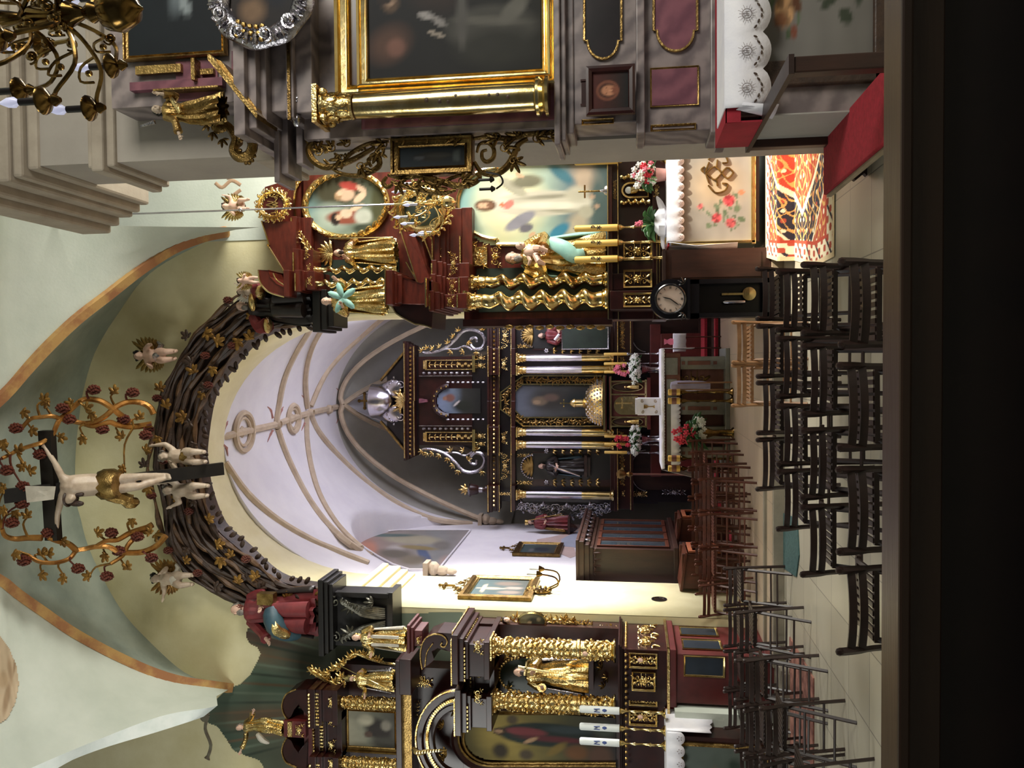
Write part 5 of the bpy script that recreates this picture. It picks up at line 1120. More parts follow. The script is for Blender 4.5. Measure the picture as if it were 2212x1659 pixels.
def mcorn(b):
    for d0, d1, y in ((0, 58, YM - .1), (56, 112, YM - .32), (110, 186, YM - .1), (184, 236, YM - .3)):
        for a0, a1, p in ((1113, 1104, 3), (1078, 1072, 2), (1072, 1062, 4), (1063, 1056, 8), (1057, 1052, 11)): mbox(b, a1, a0, d0, d1 + p * .6, y - p * .012, YM + .05)
    for a0, a1, p in ((896, 890, 2), (890, 882, 4), (883, 876, 8), (877, 871, 11)): mbox(b, a1, a0, 0, 118 + p, YM - .05 - p * .012, YM + .3)
    for a0, a1, p in ((1318, 1326, 3), (1326, 1334, 6), (1362, 1368, 4)): mbox(b, a0, a1, 60, 236 + p * .5, YM - .25 - p * .01, YM)
    mbox(b, 1334, 1362, 60, 234, YM - .2, YM)
part(ma, 'cornice', 'mahog_dark', mcorn, smooth=False, bevel=.008)
def mgilt(b):
    for d0, d1, y in ((0, 60, YM - .2), (52, 118, YM - .44), (110, 186, YM - .2), (182, 240, YM - .42)):
        for a in (1053, 1077, 1103): mbox(b, a, a + 2, d0, d1, y - .02 if a == 1053 else y + .1, y + .12)
    for a in (872, 893): mbox(b, a, a + 2, 0, 124 if a == 872 else 118, YM - .22 if a == 872 else YM - .1, YM + .05)
    for k in range(24):
        for s in (1, -1):
            p = pt(1067, 866 - s * (5 + 9.6 * k), YM - .4 if 52 < 9.6 * k < 112 or 9.6 * k > 182 else YM - .17); b.ell(p, .03, 4, 3)
            if k < 13: b.ell(pt(886, 866 - s * (4 + 9.2 * k), YM - .14), .03, 4, 3)
    mbox(b, 1333, 1335, 60, 236, YM - .32, YM); mbox(b, 1361, 1363, 60, 236, YM - .3, YM)
part(ma, 'gilt_stud_band', 'gold', mgilt, smooth=False)
g = random.Random(2)
for k, (a0, a1, d0, d1, y) in enumerate(((1081, 1100, 112, 170, YM - .12), (1080, 1096, 66, 94, YM - .34), (1080, 1100, 196, 206, YM - .32), (1338, 1350, 113, 182, YM - .22), (1336, 1350, 66, 96, YM - .22), (1026, 1047, 68, 84, YM + .06), (1030, 1047, 86, 100, YM + .06), (1118, 1148, 112, 124, YM - .03), (1118, 1148, 170, 184, YM - .03))):
    for s in (1, -1):
        c0, c1 = sorted((866 - s * d0, 866 - s * d1)); part(ma, 'frieze_panel', 'gold', lambda b: ppanel(b, a0, a1, c0, c1, y, 70 + k))
# columns: silver fluted shaft, gilt lower third
def fluted(b, x, y, z0, z1, r):
    b.lathe([(r, z0), (r, z0 + (z1 - z0) * .5), (r * .9, z1)], (x, y, 0), 36, wob=lambda a, z: 1 - .07 * (cos(9 * a) > .2))
for d, y in ((93, 17.15), (67, 17.15), (-68, 17.15), (-95, 17.15), (-203, 17.18)):
    x = mx(866 - d, y); Z = lambda a: pt(a, 866 - d, y).z; r = .085
    b = B(); fluted(b, x, y, Z(1257), Z(1137), r); col = b.obj('silver_column', K['silver_col'], ma)
    b = B(); b.lathe([(r * 1.04, Z(1318)), (r * 1.04, Z(1257))], (x, y, 0), 24); b.obj('gilt_sleeve', K['gold_smooth'], col)
    b = B(); capital(b, x, y, Z(1139), Z(1116), r * .85); b.obj('capital', K['gold'], col)
    b = B(); colbase(b, x, y, Z(1326), Z(1317), r); b.obj('base', K['gold_smooth'], col)
# central painting
FR = lambda w, a: [(1300, 866 - w), (1128 + a * .1, 866 - w), (1104 - a, 866 - w * .34), (1104 - a, 866 + w * .34), (1128 + a * .1, 866 + w), (1300, 866 + w)]
xx = rect_px(1104, 1312, 829, 903, YM - .06)
paint('painting', ma, flatgrid(*xx, YM - .06), [(0, '5c6270'), (.35, '454648'), (1, '242624')], [(.5, .42, .4, .3, 0, .7, '34322e'), (.5, .3, .16, .1, 0, .4, '6a5c4c'), (.46, .27, .08, .05, 0, .4, '8a7660'), (.6, .42, .14, .1, 0, .4, '5c4c44'), (.5, .7, .4, .2, 0, .7, '22282a')], 24, 50, lambda u, v: v > .12 or abs(u - .5) < .18 + .32 * v / .12)
part(ma, 'painting_border', 'gold_dark', lambda b: [[(acan(b, p.x, p.z, YM - .09, .13, g.uniform(0, 6), 3), spiral(b, p.x, p.z, YM - .09, .05, g.uniform(0, 6), 1.1)) for p in [q0.lerp(q1, t) for t in [i / n for i in range(n)]]] for q0, q1, n in [(pt(*a, YM - .09), pt(*c, YM - .09), max(2, int((V(a + (0,)) - V(c + (0,))).length / 8))) for a, c in zip(FR(45, 12)[:-1], FR(45, 12)[1:])]])
part(ma, 'painting_frame', 'gold_smooth', lambda b: [b.tube([pt(a, c, YM - .1) for a, c in FR(w, k)], .022, 5) for w, k in ((36, 0), (54, 22))])
# side niches
for s in (1, -1):
    dc = 866 - s * 142
    part(ma, 'niche', 'black', lambda b: b.pbox(1150, 1330, dc - 28, dc + 28, YM - .03, YM - .015), smooth=False)
    part(ma, 'niche_shell', 'gold_dark', lambda b: shell(b, 1142, dc, YM - .05, .24))
    part(ma, 'shell_edge', 'silver', lambda b: [b.ell(pt(1150 - 24 * sin(pi * i / 16), dc - 25 * cos(pi * i / 16), YM - .06), .022, 5, 4) for i in range(17)])
    part(ma, 'niche_shelf', 'mahog_dark', lambda b: (b.pbox(1262, 1268, dc - 24, dc + 24, YM - .25, YM), b.pbox(1268, 1275, dc - 20, dc + 20, YM - .18, YM)), smooth=False)
    for e in (-34, 34):
        part(ma, 'husk_chain', 'gold', lambda b: [leaf(b, pt(1194 + 18.5 * i, dc + e, YM - .03).x + .02 * k, pt(1194 + 18.5 * i, dc + e, YM - .03).z, YM - .04, .11, .05, -pi / 2 + k * .7, .03) for i in range(6) for k in (-1, 0, 1)])
        part(ma, 'silver_flower', 'silver', lambda b: rosette(b, pt(1181, dc + e, YM).x, pt(1181, dc + e, YM).z, YM - .04, .06))
statue('saint_statue', 'dark saint with a slanting sword in the left niche of the high altar', 'statue', pt(1262, 1008, 17.35), .98, 'darkrobe', cloak='bluerobe', hair='hair', beard=True, armL=((-.18, -.05, .62), (-.05, -.18, .6)), armR=((.18, -.05, .62), (.05, -.18, .58)), extras=[('sword', 'silver_col', lambda b, H: b.tube([(.08 * H, -.2 * H, .75 * H), (-.02 * H, -.22 * H, .55 * H), (-.18 * H, -.2 * H, .08 * H)], [.014 * H, .022 * H, .012 * H], 4))])
statue('saint_statue', 'bearded saint in a reddish robe at the right niche of the high altar', 'statue', pt(1262, 724, 17.35), .98, 'redrobe', cloak='maroon', hair='hair', beard=True, extras=[('scroll', 'cloth', lambda b, H: b.tube([(-.1 * H, -.2 * H, .62 * H), (.02 * H, -.22 * H, .52 * H)], .03 * H, 6))])
o = B(); o.pbox(1215, 1313, 709, 753, 17.0, 17.04); o = tag(o.obj('display_board', K['greenpanel'], smooth=False), 'blank dark green board standing in front of the right niche of the high altar', 'board')
b = B(); rframe(b, *rect_px(1213, 1315, 707, 755, 17.0), 17.0, mprof(.025, .015)); b.obj('border', K['silver'], o)
# upper tier
xx = rect_px(944, 1038, 839, 893, YM + .05)
paint('upper_painting', ma, flatgrid(*xx, YM + .06), [(0, '77839c'), (.4, '5c6672'), (.6, '2c2c28'), (1, '1c1c18')], [(.3, .6, .3, .3, 0, .5, '24261f'), (.62, .3, .2, .14, 0, .4, '6c4a40'), (.6, .18, .1, .06, 0, .3, '8a6450'), (.4, .45, .16, .04, 30, .4, 'b0a8a4')], 22, 34, lambda u, v: v > .3 or (u - .5) ** 2 / .25 + ((v - .3) / .3) ** 2 < 1)
part(ma, 'upper_arch', 'mahog_dark', lambda b: b.tube([pt(970 - 34 * sin(pi * i / 16), 866 - 32 * cos(pi * i / 16), YM) for i in range(17)], .06, 6))
part(ma, 'arch_stud', 'gold', lambda b: [b.ell(pt(970 - 34 * sin(pi * (i + .5) / 9), 866 - 32 * cos(pi * (i + .5) / 9), YM - .06), .028, 5, 3) for i in range(9)])
part(ma, 'keystone', 'marble_pink', lambda b: b.pprism([(905, 861), (905, 871), (922, 868.5), (922, 863.5)], YM - .06, YM + .05), smooth=False)
for s in (1, -1):
    c = 866 - s * 78
    part(ma, 'gilt_pilaster', 'gold', lambda b: (b.pbox(914, 922, c - 9, c + 9, YM - .02, YM + .05), [acan(b, pt(a, c, YM).x, pt(a, c, YM).z, YM, .12, -pi / 2, 3) for a in (926, 938, 950, 962, 974, 986)], [b.ell(pt(992 + 7 * i, c + 4 * (i % 2) - 2, YM), .045, 6, 4) for i in range(5)], [b.pbox(918, 1020, c - 10 * k - .8, c - 10 * k + .8, YM - .01, YM + .05) for k in (-1, 1)]))
    c = 866 - s * 60
    part(ma, 'husk_strip', 'silver', lambda b: [leaf(b, pt(910 + 12 * i, c, YM).x, pt(910 + 12 * i, c, YM).z, YM - .0, .1, .06, -pi / 2, .03) for i in range(9)])
    part(ma, 'strip_line', 'silver', lambda b: b.pbox(905, 1020, 866 - s * 54 - .8, 866 - s * 54 + .8, YM - .02, YM + .05), smooth=False)
    c = 866 - s * 40
    part(ma, 'husk_strip', 'silver', lambda b: [leaf(b, pt(962 + 11 * i, c, YM).x, pt(962 + 11 * i, c, YM).z, YM - .0, .1, .05, -pi / 2, .03) for i in range(8)])
    part(ma, 'tier_moulding', 'gold_smooth', lambda b: (b.pbox(1020, 1026, 866 - s * 90 - 8, 866 - s * 90 + 18, YM - .05, YM + .1), b.pbox(1020, 1026, 866 - s * 74 - 12, 866 - s * 74 + 12, YM - .08, YM + .1)), smooth=False)
    # open volute beside the upper tier
    def vol(b):
        P_ = lambda a, d: pt(a, 866 - s * d, YM + .05)
        pts = smoothline([P_(908, 108), P_(918, 104), P_(940, 106), P_(965, 116), P_(985, 134), P_(1000, 150), P_(1020, 154), P_(1040, 146), P_(1048, 128), P_(1040, 114), P_(1026, 112), P_(1016, 122), P_(1018, 134), P_(1028, 136), P_(1030, 127)], 4)
        b.tube(pts, [.028 + .014 * sin(pi * i / len(pts)) for i in range(len(pts))], 6)
        b.tube(smoothline([P_(960, 112), P_(985, 112), P_(1005, 118), P_(1020, 110)], 4), .025, 6)
    part(ma, 'open_volute', 'silver', vol)
    part(ma, 'volute_leafage', 'gold', lambda b: [acan(b, pt(a, 866 - s * d, YM).x, pt(a, 866 - s * d, YM).z, YM, .13, k if s > 0 else pi - k, 4) for a, d, k in ((912, 108, 1), (922, 112, .6), (935, 112, .9), (950, 116, .7), (968, 124, .5), (980, 138, .9), (990, 150, .3), (1002, 108, 2), (975, 108, 2.4), (1010, 128, 4), (1030, 106, 3), (1042, 152, 0))])
    # urns on the outer corners
    if s < 0:
        b = B(); x, z = pt(1054, 1058, 17.2).x, pt(1053, 1058, 17.2).z
        b.lathe([(.1, 0), (.1, .04), (.05, .06), (.045, .16), (.1, .22), (.13, .36), (.09, .4)], (x, 17.2, z), 14); u = b.obj('urn', K['mahog_dark'], ma)
        b = B(); b.lathe([(.14, .36), (.16, .38), (.14, .4)], (x, 17.2, z), 16); b.lathe([(.06, .1), (.07, .2), (.1, .23)], (x, 17.2, z), 12); b.obj('urn_rim', K['silver'], u)
        b = B(); acan(b, x, z + .44, 17.2, .2, pi / 2, 5); b.ell((x, 17.2, z + .48), (.06, .06, .1)); b.obj('urn_flame', K['gold'], u)
# pediment with silver shield
part(ma, 'pediment', 'ebony', lambda b: b.pprism([(873, 762), (836, 805), (836, 927), (873, 970)], YM + .05, YM + .2), smooth=False)
part(ma, 'pediment_moulding', 'gold_dark', lambda b: [b.tube([pt(874, 866 - s * 106, YM), pt(822, 866 - s * 44, YM)], .035, 5) for s in (1, -1)])
def shield(b):
    for s in (1, -1):
        b.ell(pt(846, 866 - s * 26, YM), (.2, .06, .26), 12, 8, RY(.4 * s)); spiral(b, pt(866, 866 - s * 34, YM - .05).x, pt(866, 866 - s * 34, YM - .05).z, YM - .05, .1, pi / 2, 1.4, -s)
        for k in range(6): b.ell(pt(826 + 5 * k, 866 - s * (16 + 7 * k), YM - .04), (.035, .03, .025), 6, 4)
    b.lathe([(.05, -.2), (.28, -.05), (.36, .15), (.38, .35), (.3, .36)], pt(838, 866, YM + .05), 20)
part(ma, 'silver_shield', 'silver_col', shield)
part(ma, 'pediment_shell', 'gold', lambda b: (shell(b, 868, 866, YM - .12, .22), [acan(b, mx(866 + k), pt(868, 866, YM).z, YM - .1, .2, pi / 2 + k * .03, 3) for k in (-14, -7, 7, 14)]))
def cross(b, p, h, w, t, trefoil=True):
    p = V(p); b.box(p.x - t, p.x + t, p.y - t, p.y + t, p.z, p.z + h); b.box(p.x - w, p.x + w, p.y - t * .9, p.y + t * .9, p.z + h * .62, p.z + h * .62 + 2 * t)
    for q in ((0, h), (-w, h * .62 + t), (w, h * .62 + t)):
        b.ell(p + V((q[0], 0, q[1])), t * 1.9, 6, 4)
part(ma, 'top_cross', 'bronze', lambda b: cross(b, pt(812, 866, YM), .38, .16, .022))
# doors and lower gables
for s in (1, -1):
    dc = 866 - s * 150
    part(ma, 'door', 'oakdark', lambda b: b.pprism([(1528, dc - 42), (1395, dc - 42)] + [(1395 - 30 * sin(pi * i / 10), dc - 42 * cos(pi * i / 10)) for i in range(11)] + [(1395, dc + 42), (1528, dc + 42)], YM - .04, YM - .02), smooth=False)
    part(ma, 'door_arch', 'silver', lambda b: b.tube([pt(1395 - 32 * sin(pi * i / 16), dc - 44 * cos(pi * i / 16), YM - .05) for i in range(17)], .014, 5))
part(ma, 'silver_scroll_panel', 'silver', lambda b: (panel(b, *rect_px(1432, 1480, 1054, 1072, YM - .05), YM - .05, 81)))
part(ma, 'lower_gilt_panel', 'gold', lambda b: (ppanel(b, 1364, 1398, 1058, 1076, YM - .05, 82), ppanel(b, 1342, 1350, 1060, 1072, YM - .22, 83)))
def ear(b):
    for i in range(26):
        a = 1124 + 8 * i; w = 38 * sin(pi * (i + 2) / 30) ** .7
        for k in range(2):
            p = pt(a, 1086 + w * (k + .6) / 2.2, YM - .05); spiral(b, p.x, p.z, YM - .06, .07, i * 1.3 + k, 1.2, 1 if (i + k) % 2 else -1); leaf(b, p.x, p.z, YM - .05, .12, .06, i + k * 2.)
part(ma, 'carved_ear', 'silver', ear)
# gradine, tabernacle
def grad(b): b.pbox(1405, 1428, 700, 1030, 17.0, YM); b.pbox(1428, 1530, 720, 1010, 16.75, YM)
part(ma, 'gradine', 'maroon', grad, smooth=False, bevel=.01)
tb = thing('tabernacle', 'domed golden tabernacle in the middle of the high altar', 'tabernacle', pt(1405, 871, 17.0))
def tbody(b):
    b.pbox(1318, 1400, 822, 922, 16.85, 17.25); b.pbox(1398, 1406, 816, 928, 16.78, 17.28); b.pbox(1306, 1310, 812, 930, 16.76, 17.3); b.pbox(1316, 1321, 814, 928, 16.78, 17.3)
part(tb, 'body', 'maroon', tbody, smooth=False, bevel=.006)
part(tb, 'gilt_moulding', 'gold_smooth', lambda b: (b.pbox(1303, 1307, 811, 931, 16.74, 17.3), b.pbox(1318, 1321, 813, 929, 16.77, 17.2), b.pbox(1393, 1397, 820, 924, 16.82, 17.2), [b.pbox(1321, 1395, c - 1.5, c + 1.5, 16.82, 17.0) for c in (852, 901, 824, 921)]), smooth=False)
xc, zc = pt(1345, 871, 16.85).x, pt(1345, 871, 16.85).z
part(tb, 'exposition_niche', 'gold_smooth', lambda b: b.pprism([(1378, 856)] + [(1345 - 19 * sin(pi * i / 12), 876 - 20 * cos(pi * i / 12)) for i in range(13)] + [(1378, 896)], 16.83, 16.86))
part(tb, 'niche_crucifix', 'gold', lambda b: cross(b, (xc, 16.8, zc - .2), .32, .09, .012))
for c, nm in ((836, 'r'), (911, 'l')):
    part(tb, 'side_niche', 'mahog_dark', lambda b: b.ell(pt(1355, c, 16.85), (.09, .02, .3), 14, 8))
    part(tb, 'side_niche_frame', 'gold_smooth', lambda b: oframe(b, pt(1355, c, 16.84).x, pt(1355, c, 16.84).z, .1, .32, 16.84, [(0, 0), (0, .03), (.02, .03), (.025, 0)], 24))
    part(tb, 'statuette', 'gold', lambda b: (b.lathe([(.05, 0), (.045, .12), (.03, .2), (.015, .24)], pt(1380, c, 16.8), 9), b.ell(pt(1380, c, 16.8) + V((0, 0, .27)), .03, 7, 5)))
xd, zd = pt(1305, 871, 17.0).x, pt(1303, 871, 17.0).z
part(tb, 'dome', 'gold', lambda b: b.lathe([(.46 * cos(pi / 2 * i / 9), .40 * sin(pi / 2 * i / 9)) for i in range(10)], (xd, 17.02, zd), 30, wob=lambda a, z: 1 + .02 * cos(15 * a + 30 * z)))
part(tb, 'dome_scale_relief', 'silver', lambda b: [b.ell((xd + .46 * cos(e) * cos(a), 17.02 + .46 * cos(e) * sin(a), zd + .4 * sin(e)), .022, 5, 3) for j, e in enumerate((.12, .27, .42, .57, .72, .87, 1.02)) for a in [pi + pi * (k + .5 * (j % 2)) / (18 - 2 * j) for k in range(19 - 2 * j)]])
part(tb, 'lantern', 'gold_smooth', lambda b: (b.lathe([(.1, .38), (.11, .4), (.085, .42), (.085, .57), (.1, .58), (.1, .6), (.05, .68), (.0, .7)], (xd, 17.02, zd), 12), cross(b, (xd, 17.02, zd + .68), .2, .07, .01)))
part(tb, 'balustrade', 'silver_col', lambda b: [b.tube([(xd + .3 + .03 * k, 16.8, zd), (xd + .3 + .03 * k, 16.8, zd + .1)], .008, 5) for k in range(6)] + [b.box(xd + .27, xd + .5, 16.78, 16.82, zd + .1, zd + .13)])
# candlesticks and flowers of the high altar
def zof(a, y): return pt(a, 866, y).z
for i, c in enumerate((764, 785, 803, 943, 960, 978)):
    y = 16.9; p = pt(1427, c, y) + V((0, 0, .012)); hs = zof(1354, y) - p.z; hc = zof(1305, y) - zof(1354, y)
    candlestick('candlestick', 'thin silver candlestick with yellow candle on the high altar, ' + ('outermost right', 'second right of the tabernacle', 'nearest right of the tabernacle', 'nearest left of the tabernacle', 'second left of the tabernacle', 'outermost left')[i], p, hs, hc, .03, 'silver', 'wax_yellow', 'candles of the high altar')
g = random.Random(21)
for c, nm, cr in ((797, 'right', 797), (950, 'left', 950)):
    p = pt(1427, c, 16.85) + V((0, 0, .012)); t = thing('flower_arrangement', f'white and pink flowers on the high altar {nm} of the tabernacle', 'flowers', p)
    b = B(); b.lathe([(.08, 0), (.04, .05), (.05, .2), (.12, .36), (.1, .36)], p, 12); b.obj('vase', K['silver'], t)
    b = B(); foliage(b, p + V((0, 0, .42)), .12, 40, .26, g); b.obj('foliage', K['green'], t)
    flowerball(t, 'white_flower', 'flower_white', p + V((0, -.06, .5)), .3, 46, .03, g, (1, .35, .32))
    flowerball(t, 'coloured_flower', 'flower_red' if nm == 'left' else 'flower_pink', p + V((-.04, -.05, .75)), .15, 14, .032, g, (.8, .4, 1.1))
# red carpeted altar steps
b = B(); b.box(-3.0, 1.1, 15.9, 17.98, .16, .36); b.box(-3.3, 1.3, 15.1, 15.95, .16, .24); tag(b.obj('altar_platform', K['oakdark'], smooth=False), 'dark wooden platform under the high altar', 'platform')
t = thing('step_carpet', 'red carpet covering the steps of the high altar', 'carpet', (-.9, 16, .24))
b = B(); b.box(-2.98, 1.08, 15.88, 15.898, .32, .362); b.box(-2.98, 1.08, 15.88, 16.7, .362, .37); b.obj('upper_runner', K['redcarpet'], t, smooth=False)
b = B(); b.box(-3.28, 1.28, 15.08, 15.098, .2, .242); b.box(-3.28, 1.28, 15.08, 15.3, .242, .25); b.obj('lower_runner', K['redcarpet'], t, smooth=False)
# ---------- free standing altar table
YT = 13.7
t = thing('altar_table', 'grey and brown table altar with white cloth in the middle of the chancel', 'altar', (-.75, 14.2, .16))
X0, X1 = pt(1430, 1006, YT).x, pt(1430, 760, YT).x; ztop = pt(1430, 880, YT).z
K['tgrey'] = mat('tgrey', '8a8a80', .6, c2='77776e', sc=5); K['tbrown'] = mat('tbrown', '7c5040', .5, c2='643c30', sc=5)
def tz(a): return pt(a, 880, YT).z
b = B(); b.box(X0 - .04, X1 + .04, YT - .06, YT + .95, ztop - .05, ztop); b.box(X0 + .02, X1 - .02, YT, YT + .9, tz(1470), ztop - .05); b.obj('top', K['tbrown'], t, smooth=False, bevel=.01)
b = B(); b.box(X0 + .08, X1 - .45, YT - .015, YT, tz(1462), tz(1440)); b.box(X1 - .38, X1 - .1, YT - .015, YT, tz(1464), tz(1436)); b.obj('apron_panel', K['tgrey'], t, smooth=False)
for c0, c1 in ((770, 798), (868, 896), (922, 948), (966, 992)):
    x0, x1 = pt(1500, c1, YT).x, pt(1500, c0, YT).x
    b = B(); b.box(x0, x1, YT + .02, YT + .3, .22, tz(1470)); q = b.obj('pilaster', K['tgrey'], t, smooth=False, bevel=.01)
    w = (x1 - x0) / 2; m = (x0 + x1) / 2; b = B(); b.box(m - w * .3, m + w * .3, YT + .01, YT + .03, tz(1535), tz(1486)); b.box(m - w * .25, m + w * .25, YT + .01, YT + .03, tz(1480), tz(1473)); b.box(m - w * .25, m + w * .25, YT + .01, YT + .03, tz(1549), tz(1541)); b.obj('inlay', K['tbrown'], q, smooth=False)
b = B(); b.box(X0 - .05, X1 + .05, YT - .05, YT + .9, .16, .23); b.obj('plinth', K['tgrey'], t, smooth=False, bevel=.01)
b = B(); b.box(X0 + .2, X1 - .2, YT + .25, YT + .8, .22, tz(1475)); b.obj('core', K['tbrown'], t, smooth=False)
b = B(); panel(b, pt(1500, 848, YT).x, pt(1500, 804, YT).x, tz(1530), tz(1474), YT + .24, 91); b.obj('carving', K['gold_dark'], t)
t = thing('altar_cloth', 'white lace edged cloth on the table altar in the chancel', 'altar cloth', (-.75, 14.2, ztop))
b = B(); b.box(X0 - .05, X1 + .05, YT - .07, YT + .95, ztop + .002, ztop + .012); scallop(b, (X0 - .04, YT - .075, ztop + .01), (X1 + .05, YT - .075, ztop + .01), .055, 40)
b.sheet([[V((X1 + .055, YT - .07 + .1 * i, ztop + .01 - d)) + V((.02 * sin(i * 1.5) * d, 0, -.05 * abs(sin(i)) if d > .4 else 0)) for i in range(10)] for d in (0, .25, .5)])
b.sheet([[V((X0 - .055 - .25 * d, YT - .07 + .08 * i, ztop + .01 - d)) + V((-.03 * sin(i * 1.5) * d, 0, -.06 * abs(sin(i)) if d > .4 else 0)) for i in range(12)] for d in (0, .3, .62)]); b.obj('linen', K['cloth'], t, solid=.006)
b = B(); x0 = pt(1450, 1003, YT).x; x1 = pt(1450, 858, YT).x; scallop(b, (x0, YT - .05, tz(1449)), (x1, YT - .05, tz(1449)), tz(1449) - tz(1470), 16); b.obj('lace_band', K['cloth'], t, solid=.005)
# missal stand with chalice motif
p = V((pt(1422, 878, 13.95).x, 13.95, ztop + .014)); t = thing('missal_stand', 'white embroidered box stand with a gold chalice motif on the table altar', 'stand', p)
h = pt(1377, 878, 13.95).z - p.z; b = B(); b.box(p.x - .145, p.x + .145, 13.9, 14.1, p.z, p.z + h); b.obj('cloth_front', K['cloth'], t, smooth=False, bevel=.01)
b = B(); b.lathe([(.03, .1), (.008, .13), (.008, .2), (.03, .23), (.035, .28), (.03, .28)], (p.x, 13.895, p.z), 9); [spiral(b, p.x + sx * .09, p.z + zz, 13.895, .03, 0, 1.2, sx) for sx in (-1, 1) for zz in (.08, .3)]; b.obj('embroidery', K['gold_dark'], t)
b = B(); b.box(p.x - .13, p.x + .13, 13.9, 14.15, p.z + h, p.z + h + .035); b.obj('book', K['cloth'], t, smooth=False, bevel=.006)
for i, c in enumerate((847, 866, 991, 1013)):
    y = 13.25; p = V((pt(1548, c, y).x, y, .162)); z0 = p.z; hs = pt(1469, c, y).z - z0; hc = pt(1443, c, y).z - pt(1469, c, y).z
    t = candlestick('floor_candlestick', 'slim floor candlestick with a short yellow candle before the table altar, ' + ('rightmost', 'second from the right', 'second from the left', 'leftmost')[i], p, hs, hc, .05, 'brass', 'wax_yellow', 'floor candlesticks')
    b = B(); b.lathe([(.052, hs + hc * .3), (.053, hs + hc * .5), (.052, hs + hc * .7)], p, 12); b.obj('painted_band', K['tbrown'], t)
p = pt(1500, 834, 13.45); p = V((p.x, 13.45, .162)); t = thing('draped_stool', 'stool draped with a pale lilac cloth before the table altar', 'stool', p)
zt = pt(1449, 834, 13.45).z - p.z; b = B()
for s1 in (-1, 1):
    for s2 in (-1, 1): b = B(); b.tube([p + V((s1 * .06, s2 * .1, 0)), p + V((s1 * .05, s2 * .1, zt - .1))], .012, 6); b.obj('leg', K['chairlight'], t)
b = B(); b.lathe([(.05, zt - .62), (.075, zt - .5), (.085, zt - .3), (.08, zt - .08), (.06, zt), (.02, zt + .005)], p, 18, wob=lambda a, z: 1 + .08 * cos(5 * a)); b.obj('drape', mat('lilac', 'b9b4cc', .8, c2='a9a4be', sc=4), t)
p = V((pt(1500, 935, 13.2).x, 13.2, .162)); t = thing('flower_arrangement', 'red and white bouquet standing on the floor before the table altar', 'flowers', p)
zc = pt(1512, 935, 13.2).z - p.z; b = B(); b.lathe([(.1, 0), (.06, .04), (.05, zc - .2), (.12, zc - .02), (.1, zc - .02)], p, 12); b.obj('stand', K['brass'], t)
b = B(); foliage(b, p + V((0, 0, zc)), .14, 60, .3, g, .2); b.obj('foliage', K['green'], t)
flowerball(t, 'white_flower', 'flower_white', p + V((.04, -.08, zc + .02)), .2, 34, .03, g, (1, .4, .42))
flowerball(t, 'red_flower', 'flower_red', p + V((-.02, -.1, zc + .24)), .17, 16, .035, g, (.75, .4, 1))
# credence with linen at the right end
p = V((pt(1500, 740, 15).x, 14.95, .162)); t = thing('credence_table', 'small sunlit table with white linen and a pink vase right of the table altar', 'table', p)
z = pt(1458, 740, 15).z - p.z
for s in (-1, 1): b = B(); b.tube([p + V((s * .1, 0, 0)), p + V((s * .1, 0, z))], .014, 6); b.obj('leg', K['chairred'], t)
b = B(); b.box(p.x - .16, p.x + .16, 14.8, 15.1, p.z + z, p.z + z + .02); b.obj('top', K['chairred'], t, smooth=False)
b = B(); b.box(p.x - .165, p.x + .165, 14.79, 15.11, p.z + z + .021, p.z + z + .03); b.sheet([[V((p.x - .16 + .04 * i, 14.785 - .01 * (i % 2), p.z + z + .025 - d - .03 * (i % 3) * d)) for i in range(9)] for d in (0, .1, .2)]); b.obj('linen', K['cloth'], t, solid=.005)
b = B(); b.lathe([(.05, 0), (.06, .05), (.03, .11), (.055, .16), (.045, .16)], (p.x + .02, 14.95, p.z + z + .031), 12); b.obj('vase', K['flower_pink'], t)

p = V((pt(1500, 1026, 16.5).x, 16.5, .37)); zt = pt(1335, 1026, 16.5).z; t = thing('processional_staff', 'gilt topped processional staff standing before the dark door left of the table altar', 'staff', p)
b = B(); b.tube([p, V((p.x, p.y, zt - .25))], .022, 8); b.obj('pole', K['tbrown'], t)
b = B(); b.lathe([(.03, -.02), (.06, .05), (.03, .1), (.09, .16), (.1, .24), (.03, .3)], (p.x, p.y, zt - .27), 10); b.obj('finial', K['gold_dark'], t)
b = B(); b.lathe([(.16, 0), (.14, .04), (.03, .08)], p, 14); b.obj('foot', K['brass'], t)
# ================= left wall of the chancel and the white reveal
def onwall(xw): return lambda a, c: ptx(a, c, xw)
def wallgrid(xw, a0, a1, c0, c1): return lambda u, v: ptx(a0 + (a1 - a0) * v, c1 + (c0 - c1) * u, xw)
def inpoly(poly):
    def f(a, c):
        r = False
        for (x1, y1), (x2, y2) in zip(poly, poly[1:] + poly[:1]):
            if (y1 > c) != (y2 > c) and a < (x2 - x1) * (c - y1) / (y2 - y1) + x1: r = not r
        return r
    return f
fp = [(767, 1166), (790, 1157), (825, 1149), (862, 1145), (1016, 1145), (946, 1230), (885, 1230), (850, 1219), (815, 1200), (785, 1180)]
ip = inpoly(fp)
o = paint('wall_fresco', None, wallgrid(CL + .012, 765, 1018, 1143, 1232), [(0, 'a07c74'), (.3, '948880'), (.7, '858684'), (1, '8c8480')], [(.5, .12, .3, .1, 0, .5, 'b4806c'), (.45, .35, .2, .1, 0, .5, 'b0aaa6'), (.75, .5, .14, .3, 10, .4, 'a09a84'), (.35, .6, .3, .06, -10, .4, '56627c'), (.4, .35, .15, .2, 20, .5, '6c665c'), (.25, .5, .15, .15, 0, .5, '7c7464'), (.6, .75, .14, .1, 0, .5, '74706a'), (.85, .3, .05, .3, 0, .5, '5c6c68'), (.55, .55, .06, .2, 15, .4, '8a7c58'), (.2, .8, .2, .1, 0, .6, 'a48c84')], 70, 120, lambda u, v: ip(765 + 253 * v, 1232 - 89 * u))
o['kind'] = 'structure'
